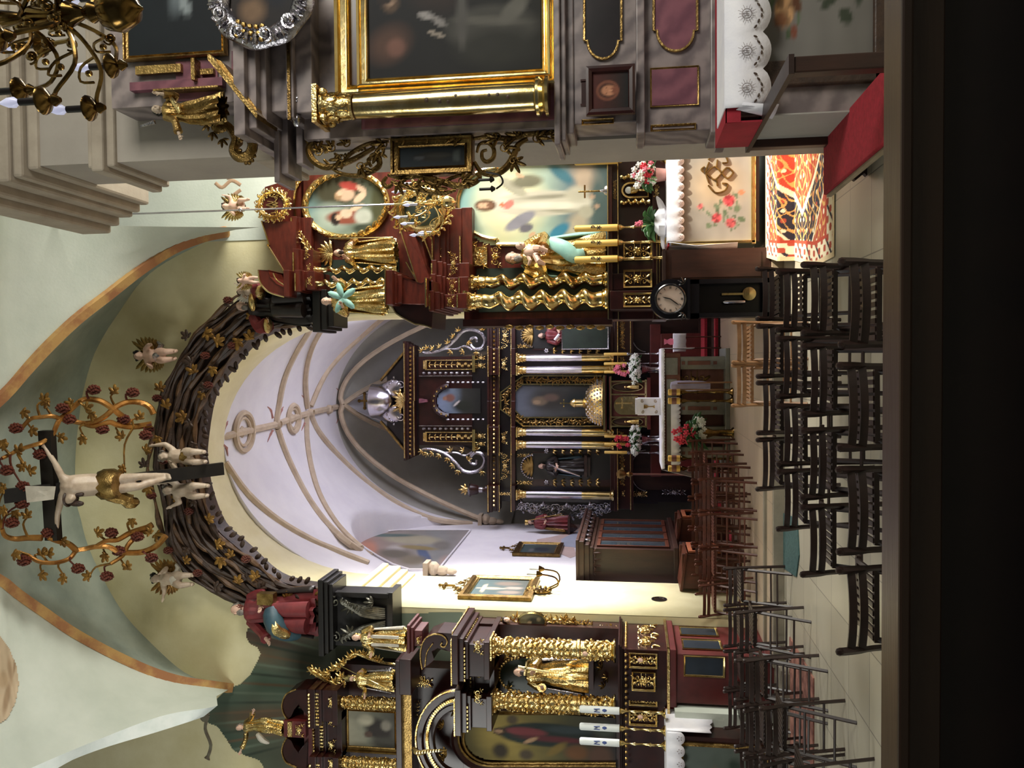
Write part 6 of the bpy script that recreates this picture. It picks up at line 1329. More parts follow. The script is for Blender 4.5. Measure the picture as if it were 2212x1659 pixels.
b = B(); W_ = onwall(CL + .03); b.tube([W_(a, c) for a, c in fp], .02, 5, True); struct(b, 'trim_6', K['plaster_cool'])
# faded mural of a large figure
for nm, pix, col in (('flesh', [(1160, 1165), (1157, 1185), (1165, 1197), (1185, 1200), (1210, 1196), (1232, 1205), (1245, 1200), (1240, 1180), (1262, 1150), (1250, 1130), (1238, 1132), (1232, 1150), (1190, 1160)], 'c8b0a8'), ('robe', [(1262, 1140), (1310, 1118), (1400, 1106), (1440, 1120), (1452, 1150), (1440, 1176), (1330, 1172), (1270, 1185), (1215, 1180), (1212, 1165)], 'a7adbd'), ('cloak', [(1300, 1128), (1405, 1108), (1425, 1125), (1390, 1140), (1320, 1150)], 'b8a296')):
    b = B(); q = [ptx(a, c, CL + .006) for a, c in pix]; b.prism([(p.y, p.z) for p in q], CL + .001, CL + {'flesh': .006, 'robe': .009, 'cloak': .012}[nm], 'x'); struct(b, 'wall_mural_' + nm, mat('mural_' + nm, col, .9, c2=[x * .85 for x in hx(col)], sc=3), smooth=False)
def station(label, xw, a0, a1, c0, c1, wood, blobs, crest):
    "framed station picture on a wall of constant x, facing +X"
    p0, p1 = ptx((a0 + a1) / 2, c1, xw), ptx((a0 + a1) / 2, c0, xw); ym = (p0.y + p1.y) / 2; zz0, zz1 = ptx(a1, (c0 + c1) / 2, xw).z, ptx(a0, (c0 + c1) / 2, xw).z
    w = (p1.y - p0.y) / 2; T = Matrix.Translation((xw, ym, 0)) @ Matrix.Rotation(pi / 2, 4, 'Z')
    t = thing('framed_picture', label, 'picture', (xw, ym, zz0))
    f = w * .22; b = B(); rframe(b, -w, w, zz0, zz1, 0, [(0, 0), (0, .05), (f * .5, .06), (f * .75, .035), (f, .03)]); b.xf(T); b.obj('frame', K[wood], t)
    b = B(); rframe(b, -w + f * .85, w - f * .85, zz0 + f * .85, zz1 - f * .85, -.028, mprof(f * .3, .02)); b.xf(T); b.obj('gilt_slip', K['gold_smooth'], t)
    gd = lambda u, v: T @ V((-w + f + (2 * w - 2 * f) * u, -.02, zz1 - f - (zz1 - zz0 - 2 * f) * v))
    paint('picture', t, gd, [(0, '3c4c4e'), (1, '3a3c38')], blobs, 20, 28)
    b = B(); h = ptx(crest, (c0 + c1) / 2, xw).z - zz1
    for s in (-1, 1):
        for r, u, v in ((.11, .45, .14), (.08, .2, .32), (.06, .75, .08)): spiral(b, s * w * u, zz1 + h * v, -.03, h * r * 1.6, pi / 2, 1.3, s)
        acan(b, s * w * .3, zz1 + h * .1, -.03, h * .3, pi / 2 + s * .4, 4)
    cross(b, (0, -.03, zz1 + h * .4), h * .6, h * .2, .015); b.xf(T); b.obj('crest', K['bronze'], t)
    return t
station('framed station picture with carved cross crest on the white chancel arch pilaster', AX - AR + .012, 1003, 1158, 1250, 1297, 'bronze', [(.45, .35, .06, .3, 0, .3, 'a89880'), (.45, .2, .3, .04, 0, .3, 'a89880'), (.45, .12, .05, .06, 0, .3, 'b0987c'), (.75, .6, .14, .3, 0, .4, '5c5048'), (.25, .7, .12, .25, 0, .4, '6c6058'), (.5, .75, .1, .2, 0, .4, '7c7068')], 946)
station('dark framed station picture with cross crest on the far chancel wall', CL + .012, 1113, 1214, 1176, 1202, 'bronze', [(.5, .6, .3, .3, 0, .5, '2c3038'), (.4, .3, .2, .1, 0, .5, '5c5c60')], 1080)
# sconce on the reveal
xw = AX - AR + .012; p = ptx(1165, 1279, xw); t = thing('wall_sconce', 'brass two-armed wall sconce below the picture on the white pilaster', 'lamp', p)
b = B(); b.ell(p + V((.02, 0, 0)), (.03, .13, .17), 10, 6); [b.ell(p + V((.04, .12 * cos(a), .16 * sin(a))), .03, 5, 4) for a in [2 * pi * i / 12 for i in range(12)]]; b.obj('back_plate', K['brass'], t)
for dy in (-.06, .24):
    q = p + V((.28, dy, .03)); b = B(); b.tube(smoothline([p + V((.04, dy * .3, -.12)), p + V((.12, dy * .6, -.28)), p + V((.24, dy, -.24)), q + V((0, 0, -.06))], 4), .012, 6); b.lathe([(.02, -.08), (.05, -.02), (.055, 0), (.02, 0)], q, 10); a_ = b.obj('arm', K['brass'], t)
    b = B(); b.lathe([(.016, 0), (.016, .14), (.004, .15)], q, 8); b.obj('candle', K['wax_white'], a_)
p = ptx(1424, 1295, xw - .008); b = B(); b.lathe([(.11, 0), (.11, .012), (.085, .014), (.08, .004)], (0, 0, 0), 24); b.xf(Matrix.Translation(p) @ Matrix.Rotation(pi / 2, 4, 'Y')); o = tag(b.obj('wall_vent', K['ebony']), 'round dark vent low on the white pilaster', 'vent')
b = B(); [b.box(-.003, .003, -.075, .075, -.06 + .03 * k - .004, -.06 + .03 * k + .004) for k in range(5)]; b.xf(Matrix.Translation(p + V((.01, 0, 0)))); b.obj('grille', K['bronze'], o, smooth=False)
# statue on a wall bracket
p = ptx(1227, 1130, CL + .22); t = statue('king_statue', 'crowned statue in red and gold on a bracket by the left chancel corner', 'statue', p, .86, 'redrobe', cloak='gold_dark', hair='hair', beard=True, rz=pi / 4, extras=[('crown', 'gold', lambda b, H: b.lathe([(.06 * H, .97 * H), (.075 * H, 1.05 * H), (.06 * H, 1.0 * H)], (0, 0, 0), 10)), ('spear', 'bronze', lambda b, H: b.tube([(.2 * H, -.1 * H, .15 * H), (-.05 * H, -.15 * H, .95 * H)], .01 * H, 5))])
b = B(); b.box(p.x - .23, p.x + .12, p.y - .14, p.y + .14, p.z - .05, p.z - .002); b.lathe([(.02, -.2), (.08, -.12), (.11, -.05)], p - V((.1, 0, 0)), 10); tag(b.obj('wall_bracket', K['oakdark'], smooth=False), 'small dark bracket under the crowned statue', 'bracket')
# stall cabinet
x1 = -2.98; ya, yb = 12.95, 15.4; zt = 2.62
t = thing('stall_cabinet', 'tall dark wooden cabinet with glass doors along the left chancel wall', 'cabinet', ((CL + x1) / 2, (ya + yb) / 2, .16))
b = B(); b.box(CL + .02, x1, ya, yb, .16, zt - .25); b.obj('body', K['oakdark'], t, smooth=False)
b = B(); [b.box(CL + .02, x1 + d, ya - d, yb + d, zt - a, zt - c) for d, a, c in ((.03, .27, .2), (.08, .21, .12), (.14, .13, .04), (.17, .05, 0))]; b.box(CL + .02, x1 + .05, ya - .05, yb + .05, .16, .28); b.box(CL + .02, x1 + .05, ya - .04, yb + .04, 1.02, 1.1); b.obj('cornice', K['oakdark'], t, smooth=False, bevel=.012)
for k in range(7): b = B(); y = ya + .15 + (yb - ya - .3) * k / 6; b.ell((x1 + .1, y, zt - .17), (.03, .05, .06), 6, 4); b.tube([(x1 + .12, y, zt - .14), (x1 + .16, y, zt - .06)], .006, 4); b.obj('cornice_ornament', K['silver'], t)
glass = mat('glass_dark', '39444c', .08, c2='2a3238', sc=2)
for k in range(4):
    y0 = ya + .12 + (yb - ya - .2) * k / 4; y1 = y0 + (yb - ya - .2) / 4 - .05; b = B(); fz = [(0, 0), (0, .03), (.05, .03), (.06, 0)]
    rframe(b, -(y1 - y0) / 2, (y1 - y0) / 2, 1.16, zt - .32, 0, fz); b.xf(Matrix.Translation((x1, (y0 + y1) / 2, 0)) @ Matrix.Rotation(pi / 2, 4, 'Z')); d = b.obj('door', K['chairred'], t, smooth=False)
    b = B(); b.box(x1 + .002, x1 + .006, y0 + .05, y1 - .05, 1.2, zt - .36); b.obj('pane', glass, d, smooth=False)
    b = B(); b.box(x1, x1 + .02, y0 + .02, y1 - .02, .34, .98); b.obj('lower_panel', K['chairwood'], t, smooth=False, bevel=.008)
b = B(); [acan(b, CL + .3 + .1 * i, zt - .28, ya - .1, .12, -pi / 2, 3) for i in range(4)]; b.xf(Matrix.Translation((0, 0, 0))); b.obj('carving', K['oakdark'], t)
# prie-dieu with orange frames
for k, (x, y, lab) in enumerate(((-2.86, 13.9, 'reddish prie-dieu with open orange frame beside the dark cabinet'), (-3.12, 12.55, 'reddish prie-dieu partly behind the white pilaster'))):
    t = thing('prie_dieu', lab, 'kneeler', (x, y, .16)); z = .16
    for s in (-1, 1):
        b = B(); b.box(x - .26, x + .26, y + s * .3 - .02, y + s * .3 + .02, z, z + .86); b.obj('side_panel', K['chairred'], t, smooth=False, bevel=.01)
    b = B(); b.prism([(x - .28, z + .85), (x + .28, z + .78), (x + .28, z + .81), (x - .28, z + .89)], y - .36, y + .36); b.obj('desk_top', K['chairred'], t, smooth=False)
    b = B(); rframe(b, -.3, .3, z + .3, z + .76, 0, [(0, 0), (0, .03), (.06, .03), (.06, 0)]); b.box(-.3, .3, -.025, 0, z + .5, z + .54); b.xf(Matrix.Translation((x + .27, y, 0)) @ Matrix.Rotation(pi / 2, 4, 'Z')); b.obj('front_frame', mat('orangewood', 'a4603c', .5, c2='8a4a30', sc=6), t, smooth=False)
    b = B(); b.box(x - .2, x + .24, y - .28, y + .28, z + .6, z + .62); b.obj('shelf', K['chairwood'], t, smooth=False)
    b = B(); b.box(x + .3, x + .52, y - .3, y + .3, z + .1, z + .16); b.obj('kneeling_pad', K['redcloth'], t, bevel=.02)
# ================= marbled altar on the pier at the right
YP = 6.62
pa = thing('pier_altar', 'grey marbled altar on the right pillar with a large dark painting in a gilt frame', 'altar', (2.7, 6.8, 0))
def mouldbox(b, x0, x1, y0, y1, zs):
    for z0, z1, d in zs: b.box(x0 - d, x1, y0 - d, y1, z0, z1)
XP0 = pt(950, 287, YP).x; XP1 = 4.2
zr = lambda a, y=YP: pt(a, 150, y).z
part(pa, 'retable', 'marble_grey', lambda b: (b.box(XP0, XP1, YP, 6.99, zr(1225), zr(655)), b.box(XP0 + .35, XP1, 6.62, 6.99, zr(560), zr(240))), smooth=False)
part(pa, 'pink_strip', 'marble_pink', lambda b: (b.pbox(780, 1200, 180, 268, YP - .02, YP), b.pbox(380, 470, 130, 215, YP - .02, YP)), smooth=False)
# large frame: two nested gilt mouldings
q = rect_px(722, 1206, -160, 200, 6.52); q2 = rect_px(768, 1190, -135, 178, 6.5)
part(pa, 'picture_frame', 'gold_smooth', lambda b: (rframe(b, *q, 6.6, mprof(.12, .13)), rframe(b, *q2, 6.58, mprof(.09, .1))))
part(pa, 'frame_backing', 'mahog_dark', lambda b: b.box(q[0] + .02, q[1] - .02, 6.59, 6.62, q[2] + .02, q[3] - .02), smooth=False)
w = (q2[0] + .09, q2[1] - .09, q2[2] + .09, q2[3] - .09)
paint('painting', pa, flatgrid(*w, 6.565), [(0, '141417'), (1, '1d1d1b')], [(.8, .42, .35, .25, 0, .6, '2c211e'), (.62, .13, .09, .06, 0, .3, '4c3c30'), (.64, .12, .055, .045, 0, .3, '8a7260'), (.66, .1, .06, .05, 30, .3, '241c1a'), (.28, .12, .22, .16, 20, .6, '4a352c'), (.25, .16, .1, .07, 0, .5, '6a4a40'), (.5, .34, .06, .035, -60, .3, '8a8684'), (.44, .42, .07, .03, -40, .3, '7a7674'), (.34, .4, .07, .02, -60, .3, '8a8076'), (.36, .72, .22, .3, 0, .25, '3c3b37'), (.42, .72, .05, .28, 8, .5, '52504a'), (.5, .85, .16, .07, 30, .4, '5a5852'), (.2, .75, .2, .3, 0, .5, '282824'), (.75, .75, .16, .1, -10, .4, '33343c'), (.45, .55, .3, .04, 0, .4, '4a4845'), (.9, .9, .12, .03, 10, .4, '44464c')], 44, 50)
# gilded column
b = B(); x, y = pt(970, 219, 6.42).x, 6.42; Z = lambda a: pt(a, 219, 6.42).z
b.lathe([(.112, Z(1160)), (.114, Z(1000)), (.1, Z(770))], (x, y, 0), 28); col = b.obj('gilded_column', K['gold_smooth'], pa)
b = B(); capital(b, x, y, Z(766), Z(688), .1); b.obj('capital', K['gold'], col)
b = B(); b.lathe([(.15, Z(1186)), (.155, Z(1180)), (.12, Z(1174)), (.15, Z(1166)), (.15, Z(1160)), (.115, Z(1155))], (x, y, 0), 24); b.obj('base', K['gold_smooth'], col)
g = random.Random(9); b = B()
for i in range(9):
    a = -pi / 2 + g.uniform(-.35, .1); zz = Z(930 + 22 * i + g.uniform(-6, 6)); b.ell((x + .109 * cos(a), y + .109 * sin(a), zz), (.02, .006, .018), 6, 4, Matrix.Rotation(a + pi / 2, 3, 'Z'))
b.obj('worn_patch', K['archwood'], col)
# entablature and upper storey
def pent(b):
    for a0, a1, d in ((690, 655, .05), (656, 640, .1), (640, 600, .02), (601, 588, .12), (589, 572, .2), (573, 550, .27)):
        b.box(XP0 + .22 - d, XP1, 6.5 - d, 6.99, zr(a0), zr(a1))
    for a0, a1, d in ((640, 625, .03), (612, 596, .12), (597, 585, .2)): b.box(XP0 - .14 - d, XP0 + .25, 6.75 - d * .5, 6.99, zr(a0), zr(a1))
part(pa, 'entablature', 'marble_grey', pent, smooth=False, bevel=.008)
part(pa, 'entablature_band', 'bronze', lambda b: (b.box(XP0 + .22 - .02, XP1, 6.48, 6.5, zr(598), zr(590)), b.box(XP0 + .1, XP1, 6.38, 6.41, zr(651), zr(645))), smooth=False)
part(pa, 'frieze_gem', 'silver', lambda b: (rosette(b, pt(632, 215, 6.45).x, pt(632, 215, 6.45).z, 6.46, .06, 8), b.ell(pt(640, 258, 6.48), (.06, .03, .04), 8, 5)))
part(pa, 'raking_pediment', 'gold_dark', lambda b: (b.pprism([(452, 122), (461, 130), (556, 250), (553, 232), (478, 132)], 6.28, 6.6), b.pprism([(448, 116), (455, 118), (556, 246), (554, 256), (448, 128)], 6.22, 6.6)), smooth=False)
part(pa, 'pediment_field', 'marble_pink', lambda b: b.pprism([(500, 110), (500, 185), (553, 245), (553, 110)], 6.56, 6.64), smooth=False)
xx = rect_px(262, 484, -190, 124, 6.55)
part(pa, 'upper_frame', 'gold_dark', lambda b: rframe(b, *xx, 6.6, mprof(.05, .06)))
paint('upper_painting', pa, flatgrid(xx[0] + .04, xx[1] - .04, xx[2] + .04, xx[3] - .04, 6.57), [(0, '141a1e'), (1, '12161a')], [(.45, .55, .22, .12, 20, .6, '5c6468'), (.55, .4, .12, .1, 0, .5, '4a5458'), (.35, .62, .1, .06, -30, .4, '7c8486'), (.6, .7, .2, .08, 0, .6, '3a4448')], 26, 24)
part(pa, 'gilt_side_panel', 'gold_dark', lambda b: (b.pbox(292, 390, 140, 158, 6.56, 6.6), b.pbox(432, 460, 148, 160, 6.56, 6.6), b.pbox(412, 420, 125, 172, 6.5, 6.6), b.pbox(330, 470, 188, 192, 6.5, 6.6)), smooth=False)
part(pa, 'side_pilaster', 'marble_pink', lambda b: b.pbox(280, 480, 172, 190, 6.55, 6.7), smooth=False)
# silver oval wreath
xo, zo = pt(565, -12, 6.2).x, pt(565, -12, 6.2).z
def wreath(b):
    rows = []
    for i in range(61):
        a = 2 * pi * i / 60; w_ = .085 * (1 + .1 * sin(9 * a)); c = V((xo + .345 * cos(a), 6.2, zo + .36 * sin(a)))
        rows.append([c + V((w_ * cos(t) * cos(a), -w_ * .7 * sin(t), w_ * cos(t) * sin(a))) for t in [2 * pi * k / 10 for k in range(10)]])
    b.sheet(rows, True)
    for i in range(10):
        a = 2 * pi * i / 10 + .15; c = (xo + .345 * cos(a), zo + .36 * sin(a)); spiral(b, c[0], c[1], 6.13, .065, a, 1.5, 1 if i % 2 else -1, .016); b.ell((c[0], 6.12, c[1]), .035, 8, 6)
        for k in range(4): a2 = a + .15 + .1 * k; leaf(b, xo + .31 * cos(a2), zo + .32 * sin(a2), 6.13, .12, .045, a2 + .35 * (-1) ** k, .03)
part(pa, 'silver_wreath', 'silver', wreath)
part(pa, 'wreath_gilding', 'gold_dark', lambda b: [b.ell((xo + (.33 + .05 * (k % 3 - 1)) * cos(a), 6.125, zo + (.34 + .05 * (k % 3 - 1)) * sin(a)), .022, 6, 4) for s in (0, 1) for k, a in enumerate([-.35 + .06 * j + s * 2.9 for j in range(14)])])
paint('oval_painting', pa, flatgrid(xo - .28, xo + .28, zo - .29, zo + .29, 6.22), [(0, '221c1a'), (1, '1c1a1c')], [(.3, .35, .25, .25, 20, .6, '6a5440'), (.55, .7, .3, .2, 0, .5, '161820'), (.62, .3, .2, .2, 0, .5, '3a3234')], 20, 20, OVAL)
# carved openwork wing with its own picture, reaching past the pillar edge
def owing(b):
    y = 6.72; P_ = lambda a, c: pt(a, c, y)
    for pts, r in (([(850, 300), (800, 292), (740, 296), (700, 300), (672, 312), (668, 330), (680, 350), (705, 362), (735, 356), (765, 344), (790, 330), (810, 318)], .03), ([(672, 315), (664, 304), (672, 296), (682, 302)], .022), ([(700, 345), (730, 372), (770, 380), (800, 372), (820, 356), (812, 340), (796, 346), (802, 360)], .024), ([(730, 362), (760, 330), (800, 310), (840, 306)], .02), ([(1022, 300), (1060, 296), (1100, 300), (1140, 290), (1180, 288), (1205, 284)], .028), ([(1025, 350), (1040, 372), (1070, 376), (1095, 360), (1110, 335), (1120, 312), (1140, 300)], .03), ([(1030, 330), (1036, 312), (1052, 308), (1066, 320), (1066, 340), (1052, 350), (1042, 342), (1042, 328), (1052, 324)], .02), ([(838, 378), (870, 384), (910, 380), (950, 392), (990, 402), (1020, 396), (1036, 384), (1030, 374)], .03), ([(845, 392), (880, 404), (920, 412), (955, 418), (985, 410)], .022), ([(836, 382), (828, 394), (836, 404), (848, 398)], .022), ([(910, 380), (925, 395), (950, 398), (975, 385), (1000, 378)], .018)):
        q_ = smoothline([P_(*p) for p in pts], 4); b.tube(q_, [r * (.55 + .45 * sin(pi * i / len(q_))) for i in range(len(q_))], 6)
    for i, (a, c, k) in enumerate(((690, 330, 0), (720, 320, 1), (750, 312, .5), (780, 362, 4), (740, 345, 2), (820, 330, 3), (1090, 320, 5), (1110, 350, 4), (1160, 300, 5), (1190, 296, 5), (1120, 295, 1), (860, 398, 4), (900, 400, 4.4), (940, 408, 5), (1000, 392, 5), (830, 312, 2), (1075, 300, 1.6), (880, 296, 1.5), (930, 292, 1.6), (990, 296, 1.7))):
        p = P_(a, c); acan(b, p.x, p.z, y - .02, .13, k, 4); spiral(b, p.x, p.z, y - .03, .045, k, 1.2, 1 if i % 2 else -1)
    for i in range(8): b.ell(P_(1085 + 5 * i, 372 - 7 * i), .018, 6, 4)
    for i in range(10): b.ell(P_(725 + 7 * i, 340 - 2 * i), .014, 5, 4); b.ell(P_(870 + 9 * i, 396 + 1.2 * i), .013, 5, 4)
ow = part(pa, 'carved_wing', 'bronze', owing)
q = rect_px(844, 1022, 296, 378, 6.7)
part(pa, 'wing_frame', 'bronze', lambda b: (rframe(b, *q, 6.74, mprof(.08, .08)), b.box(q[0], q[1], 6.74, 6.78, q[2], q[3])))
paint('wing_picture', pa, flatgrid(q[0] + .075, q[1] - .075, q[2] + .075, q[3] - .075, 6.715), [(0, '20282e'), (1, '1c2022')], [(.5, .5, .3, .35, 0, .5, '262420'), (.45, .3, .12, .1, 0, .4, '44464a'), (.55, .6, .15, .25, 0, .4, '33322e'), (.5, .88, .4, .06, 0, .4, '444a48')], 14, 20)
part(pa, 'wing_candle_arm', 'black', lambda b: (b.tube(smoothline([pt(1050, 372, 6.66), pt(1078, 378, 6.6), pt(1086, 395, 6.56), pt(1072, 408, 6.54)], 4), .008, 5), b.lathe([(.01, -.03), (.028, 0), (.012, .01), (.012, .1)], pt(1062, 408, 6.54), 8), b.lathe([(.01, -.03), (.028, 0), (.012, .01), (.012, .1)], pt(1060, 388, 6.58), 8)))
part(pa, 'scroll_bracket', 'bronze', lambda b: (b.tube(smoothline([pt(a, c, 6.5) for a, c in ((450, 268), (470, 262), (495, 275), (510, 300), (505, 325), (518, 340), (538, 335), (546, 312), (535, 292), (520, 290), (512, 303), (520, 312))], 4), [.045 * (.6 + .4 * sin(pi * i / 45)) for i in range(45)], 7), b.ell(pt(475, 275, 6.5), (.05, .04, .08)), b.ell(pt(519, 301, 6.46), .028, 8, 6), [b.ell(pt(535 + 16 * cos(t), 325 + 28 * sin(t), 6.5), .018, 6, 4) for t in [pi * i / 7 for i in range(8)]], [acan(b, pt(a, c, 6.5).x, pt(a, c, 6.5).z, 6.5, .09, k, 4) for a, c, k in ((450, 268, 2), (460, 285, 3.4), (480, 300, 3.5), (548, 290, 0))]))
# predella and lower zone
def ppred(b):
    mouldbox(b, pt(1300, 283, YP).x, XP1, 6.6, 6.99, [(zr(1240), zr(1222), .02), (zr(1224), zr(1212), .09), (zr(1213), zr(1200), .13)])
    mouldbox(b, pt(1300, 268, YP).x, XP1, 6.6, 6.99, [(zr(1376), zr(1236), 0)]); mouldbox(b, pt(1380, 280, YP).x, XP1, 6.56, 6.99, [(zr(1392), zr(1374), .06)])
    mouldbox(b, pt(1460, 287, YP).x, XP1, 6.58, 6.99, [(.3, zr(1390), 0)]); mouldbox(b, pt(1540, 295, YP).x, XP1, 6.5, 6.99, [(0, zr(1532), 0)])
part(pa, 'predella', 'marble_grey', ppred, smooth=False, bevel=.01)
def lobed(b, a0, a1, c0, c1, y, d):
    P_ = [(a0, -180), (a0, c0)] + [((a0 + a1) / 2 - ((a1 - a0) / 2 - 7) * cos(pi * i / 12), c0 + (c1 - c0) * sin(pi * i / 12)) for i in range(13)] + [(a1, c0), (a1, -180)]
    return P_
P1_ = lobed(None, 1262, 1342, 88, 127, 0, 0); P2_ = lobed(None, 1412, 1506, 66, 110, 0, 0)
part(pa, 'dark_lobed_panel', 'ebony', lambda b: b.pprism(P1_, 6.585, 6.61), smooth=False)
part(pa, 'pink_lobed_panel', 'marble_pink', lambda b: b.pprism(P2_, 6.565, 6.59), smooth=False)
part(pa, 'pink_square_panel', 'marble_pink', lambda b: b.pbox(1408, 1506, 148, 226, 6.565, 6.59), smooth=False)
part(pa, 'panel_moulding', 'gold_dark', lambda b: (b.tube([pt(a, c, 6.58) for a, c in P1_], .012, 5), b.tube([pt(a, c, 6.56) for a, c in P2_], .012, 5), rframe(b, *rect_px(1404, 1510, 144, 230, 6.57), 6.58, mprof(.022, .02)), rframe(b, *rect_px(1256, 1326, 256, 268, 6.58), 6.6, mprof(.015, .02)), rframe(b, *rect_px(1405, 1504, 267, 281, 6.56), 6.58, mprof(.015, .02))))
# mensa
ZP = pt(1570, 150, 5.75).z; xm0 = pt(1580, 262, 5.75).x
part(pa, 'altar_table', 'marble_grey', lambda b: (b.box(xm0 + .06, XP1, 5.84, 6.6, .02, ZP - .05), b.box(xm0, XP1, 5.75, 6.6, ZP - .06, ZP)), smooth=False)
xf0 = pt(1800, 130, 5.82).x
part(pa, 'pale_side_panel', 'plaster_grey', lambda b: b.box(xm0 + .05, xm0 + .06, 5.84, 6.58, .03, ZP - .06), smooth=False)
paint('frontal_panel', pa, flatgrid(xf0, XP1 - .1, .12, ZP - .1, 5.832), [(0, '6e6c6a'), (.5, '77746f'), (1, '6c6862')],
  [*rose(.17, .33, .06, 'a07c58', 11), *rose(.3, .6, .055, 'a88a60', 12), *rose(.36, .7, .07, '9c6c4c', 13), *rose(.42, .6, .06, 'b09470', 14), *rose(.46, .85, .05, 'b8a478', 15), *rose(.27, .8, .04, '7c5c40', 16), (.14, .3, .03, .06, 0, .4, '7a5238'), (.19, .42, .03, .05, 30, .4, '5c3c2a'), (.1, .4, .03, .03, 0, .4, '7a4a3a'), (.3, .6, .06, .07, 0, .4, 'a88a60'), (.35, .7, .09, .1, 0, .4, '9c6c4c'), (.28, .78, .05, .08, 0, .4, '7c5c40'), (.42, .6, .08, .08, 0, .4, 'b09470'), (.24, .55, .03, .09, 30, .3, '40463a'), (.2, .68, .025, .1, -20, .3, '3a4034'), (.14, .78, .03, .06, 10, .3, '3a4034'), (.3, .9, .02, .1, 0, .3, '40463a'), (.35, .88, .04, .04, 0, .4, '5c4636'), (.45, .85, .06, .06, 0, .4, 'b8a478'), (.2, .88, .04, .03, 40, .3, '40463a')], 70, 60)
part(pa, 'frontal_frame', 'archwood', lambda b: (b.box(xf0 - .16, xf0 + .01, 5.79, 5.85, .05, ZP - .06), b.box(xf0 - .16, XP1, 5.79, 5.85, .05, .14)), smooth=False, bevel=.01)
cl = thing('altar_cloth', 'large white cloth with sun emblems over red on the pillar altar', 'altar cloth', (2.6, 6, ZP))
xl = pt(1590, 235, 5.74).x
part(cl, 'red_cloth', 'redcloth', lambda b: (b.box(xm0 - .012, XP1, 5.735, 6.4, ZP + .002, ZP + .012), b.box(xm0 - .012, XP1, 5.735, 5.745, ZP - .09, ZP + .01), b.box(xm0 - .014, xm0 - .002, 5.74, 6.4, ZP - .26, ZP + .01)), smooth=False)
def plin(b):
    b.box(xl, XP1, 5.72, 6.2, ZP + .013, ZP + .018); n = 8; wv = .245
    rows = [[], [], []]
    for i in range(n * 8 + 1):
        t = i / 8; x = xl + t * wv; s = abs(sin(pi * t)) ** .7; z = .245 + .055 * s
        for k, f in enumerate((0, .5, 1)): rows[k].append(V((x, 5.717 - .012 * f - .004 * sin(t * 9) * f, ZP + .016 - z * f)))
    b.sheet(rows)
    b.sheet([[pt(1590, 237, 5.735), pt(1600, 230, 5.72), pt(1606, 222, 5.7)], [pt(1630, 246, 5.75), pt(1640, 236, 5.72), pt(1644, 224, 5.69)], [pt(1668, 257, 5.76), pt(1676, 244, 5.71), pt(1683, 225, 5.69)]])
part(cl, 'linen', 'cloth', plin, solid=.005)
def suns(b):
    for i in range(7):
        c = V((xl + .245 * (i + .5), 5.696, ZP - .125))
        b.tube([c + V((.032 * cos(t), 0, .032 * sin(t))) for t in [2 * pi * k / 14 for k in range(14)]], .0025, 4, True)
        for k in range(16): a = 2 * pi * k / 16; r2 = .062 if k % 2 else .05; b.tube([c + V((.036 * cos(a), 0, .036 * sin(a))), c + V((r2 * cos(a), 0, r2 * sin(a)))], .0016, 3)
        for dx in (-.012, 0, .012): b.tube([c + V((dx, 0, -.014)), c + V((dx, 0, .014))], .0025, 3)
        b.tube([c + V((-.012, 0, 0)), c + V((.012, 0, 0))], .0025, 3); b.tube([c + V((0, 0, .01)), c + V((0, 0, .03))], .0025, 3); b.tube([c + V((-.008, 0, .022)), c + V((.008, 0, .022))], .0025, 3)
part(cl, 'sun_emblem', 'marble_grey', suns)
part(cl, 'cutwork', 'archwood', lambda b: [b.ell((xl + .245 * (i + .5) + .09 * u, 5.694, ZP - .2 + .02 * abs(u) - .03 * (1 - abs(u))), (.016, .002, .008), 6, 3, RY(u * .9 + .2)) for i in range(7) for u in (-1, -.6, -.2, .2, .6, 1)])
# leaning portrait
t = thing('framed_portrait', 'small dark framed portrait of a head leaning on the pillar altar', 'picture', pt(1374, 195, 6.42))
q = rect_px(1266, 1372, 141, 247, 6.42)
b = B(); rframe(b, *q, 6.44, [(0, 0), (0, .03), (.02, .035), (.045, .03), (.055, .005)]); b.box(q[0], q[1], 6.44, 6.455, q[2], q[3]); b.obj('frame', K['mahog_dark'], t, smooth=False)
paint('picture', t, flatgrid(q[0] + .05, q[1] - .05, q[2] + .05, q[3] - .05, 6.432), [(0, '4a2420'), (.6, '33201c'), (1, '16191a')], [(.5, .42, .3, .34, 0, .15, '7a4a38'), (.5, .42, .25, .3, 0, .3, '3a241e'), (.5, .45, .17, .24, 0, .3, 'b07a5c'), (.5, .62, .12, .14, 0, .4, '7a4a38'), (.42, .4, .04, .02, 0, .4, '3a241e'), (.58, .4, .04, .02, 0, .4, '3a241e'), (.5, .5, .02, .07, 0, .5, 'c89070')], 26, 26)
b = B(); b.pbox(1256, 1266, 174, 226, 6.43, 6.45); b.pbox(1254, 1266, 171, 175, 6.42, 6.46); b.pbox(1254, 1266, 224, 228, 6.42, 6.46); b.obj('hanger', K['mahog_dark'], t, smooth=False)
# gilded angel on the entablature
statue('angel_statue', 'gilded dark haired angel with one arm out, above the pillar altar entablature', 'statue', pt(482, 232, 6.3), .62, 'gold_dark', skin='skin_pale', hair='black', armL=((-.2, -.06, .62), (-.44, -.08, .5)), armR=((.18, -.05, .66), (.12, -.2, .8)), sway=-.05, rz=.3, w=1.1, extras=[('torch', 'silver', lambda b, H: b.tube([(-.25 * H, -.12 * H, .85 * H), (-.3 * H, -.12 * H, 1.05 * H)], [.03 * H, .012 * H], 6)), ('sash', 'gold', lambda b, H: b.tube(smoothline([(.12 * H, -.1 * H, .7 * H), (0, -.15 * H, .6 * H), (-.12 * H, -.1 * H, .52 * H)], 3), .03 * H, 6))])
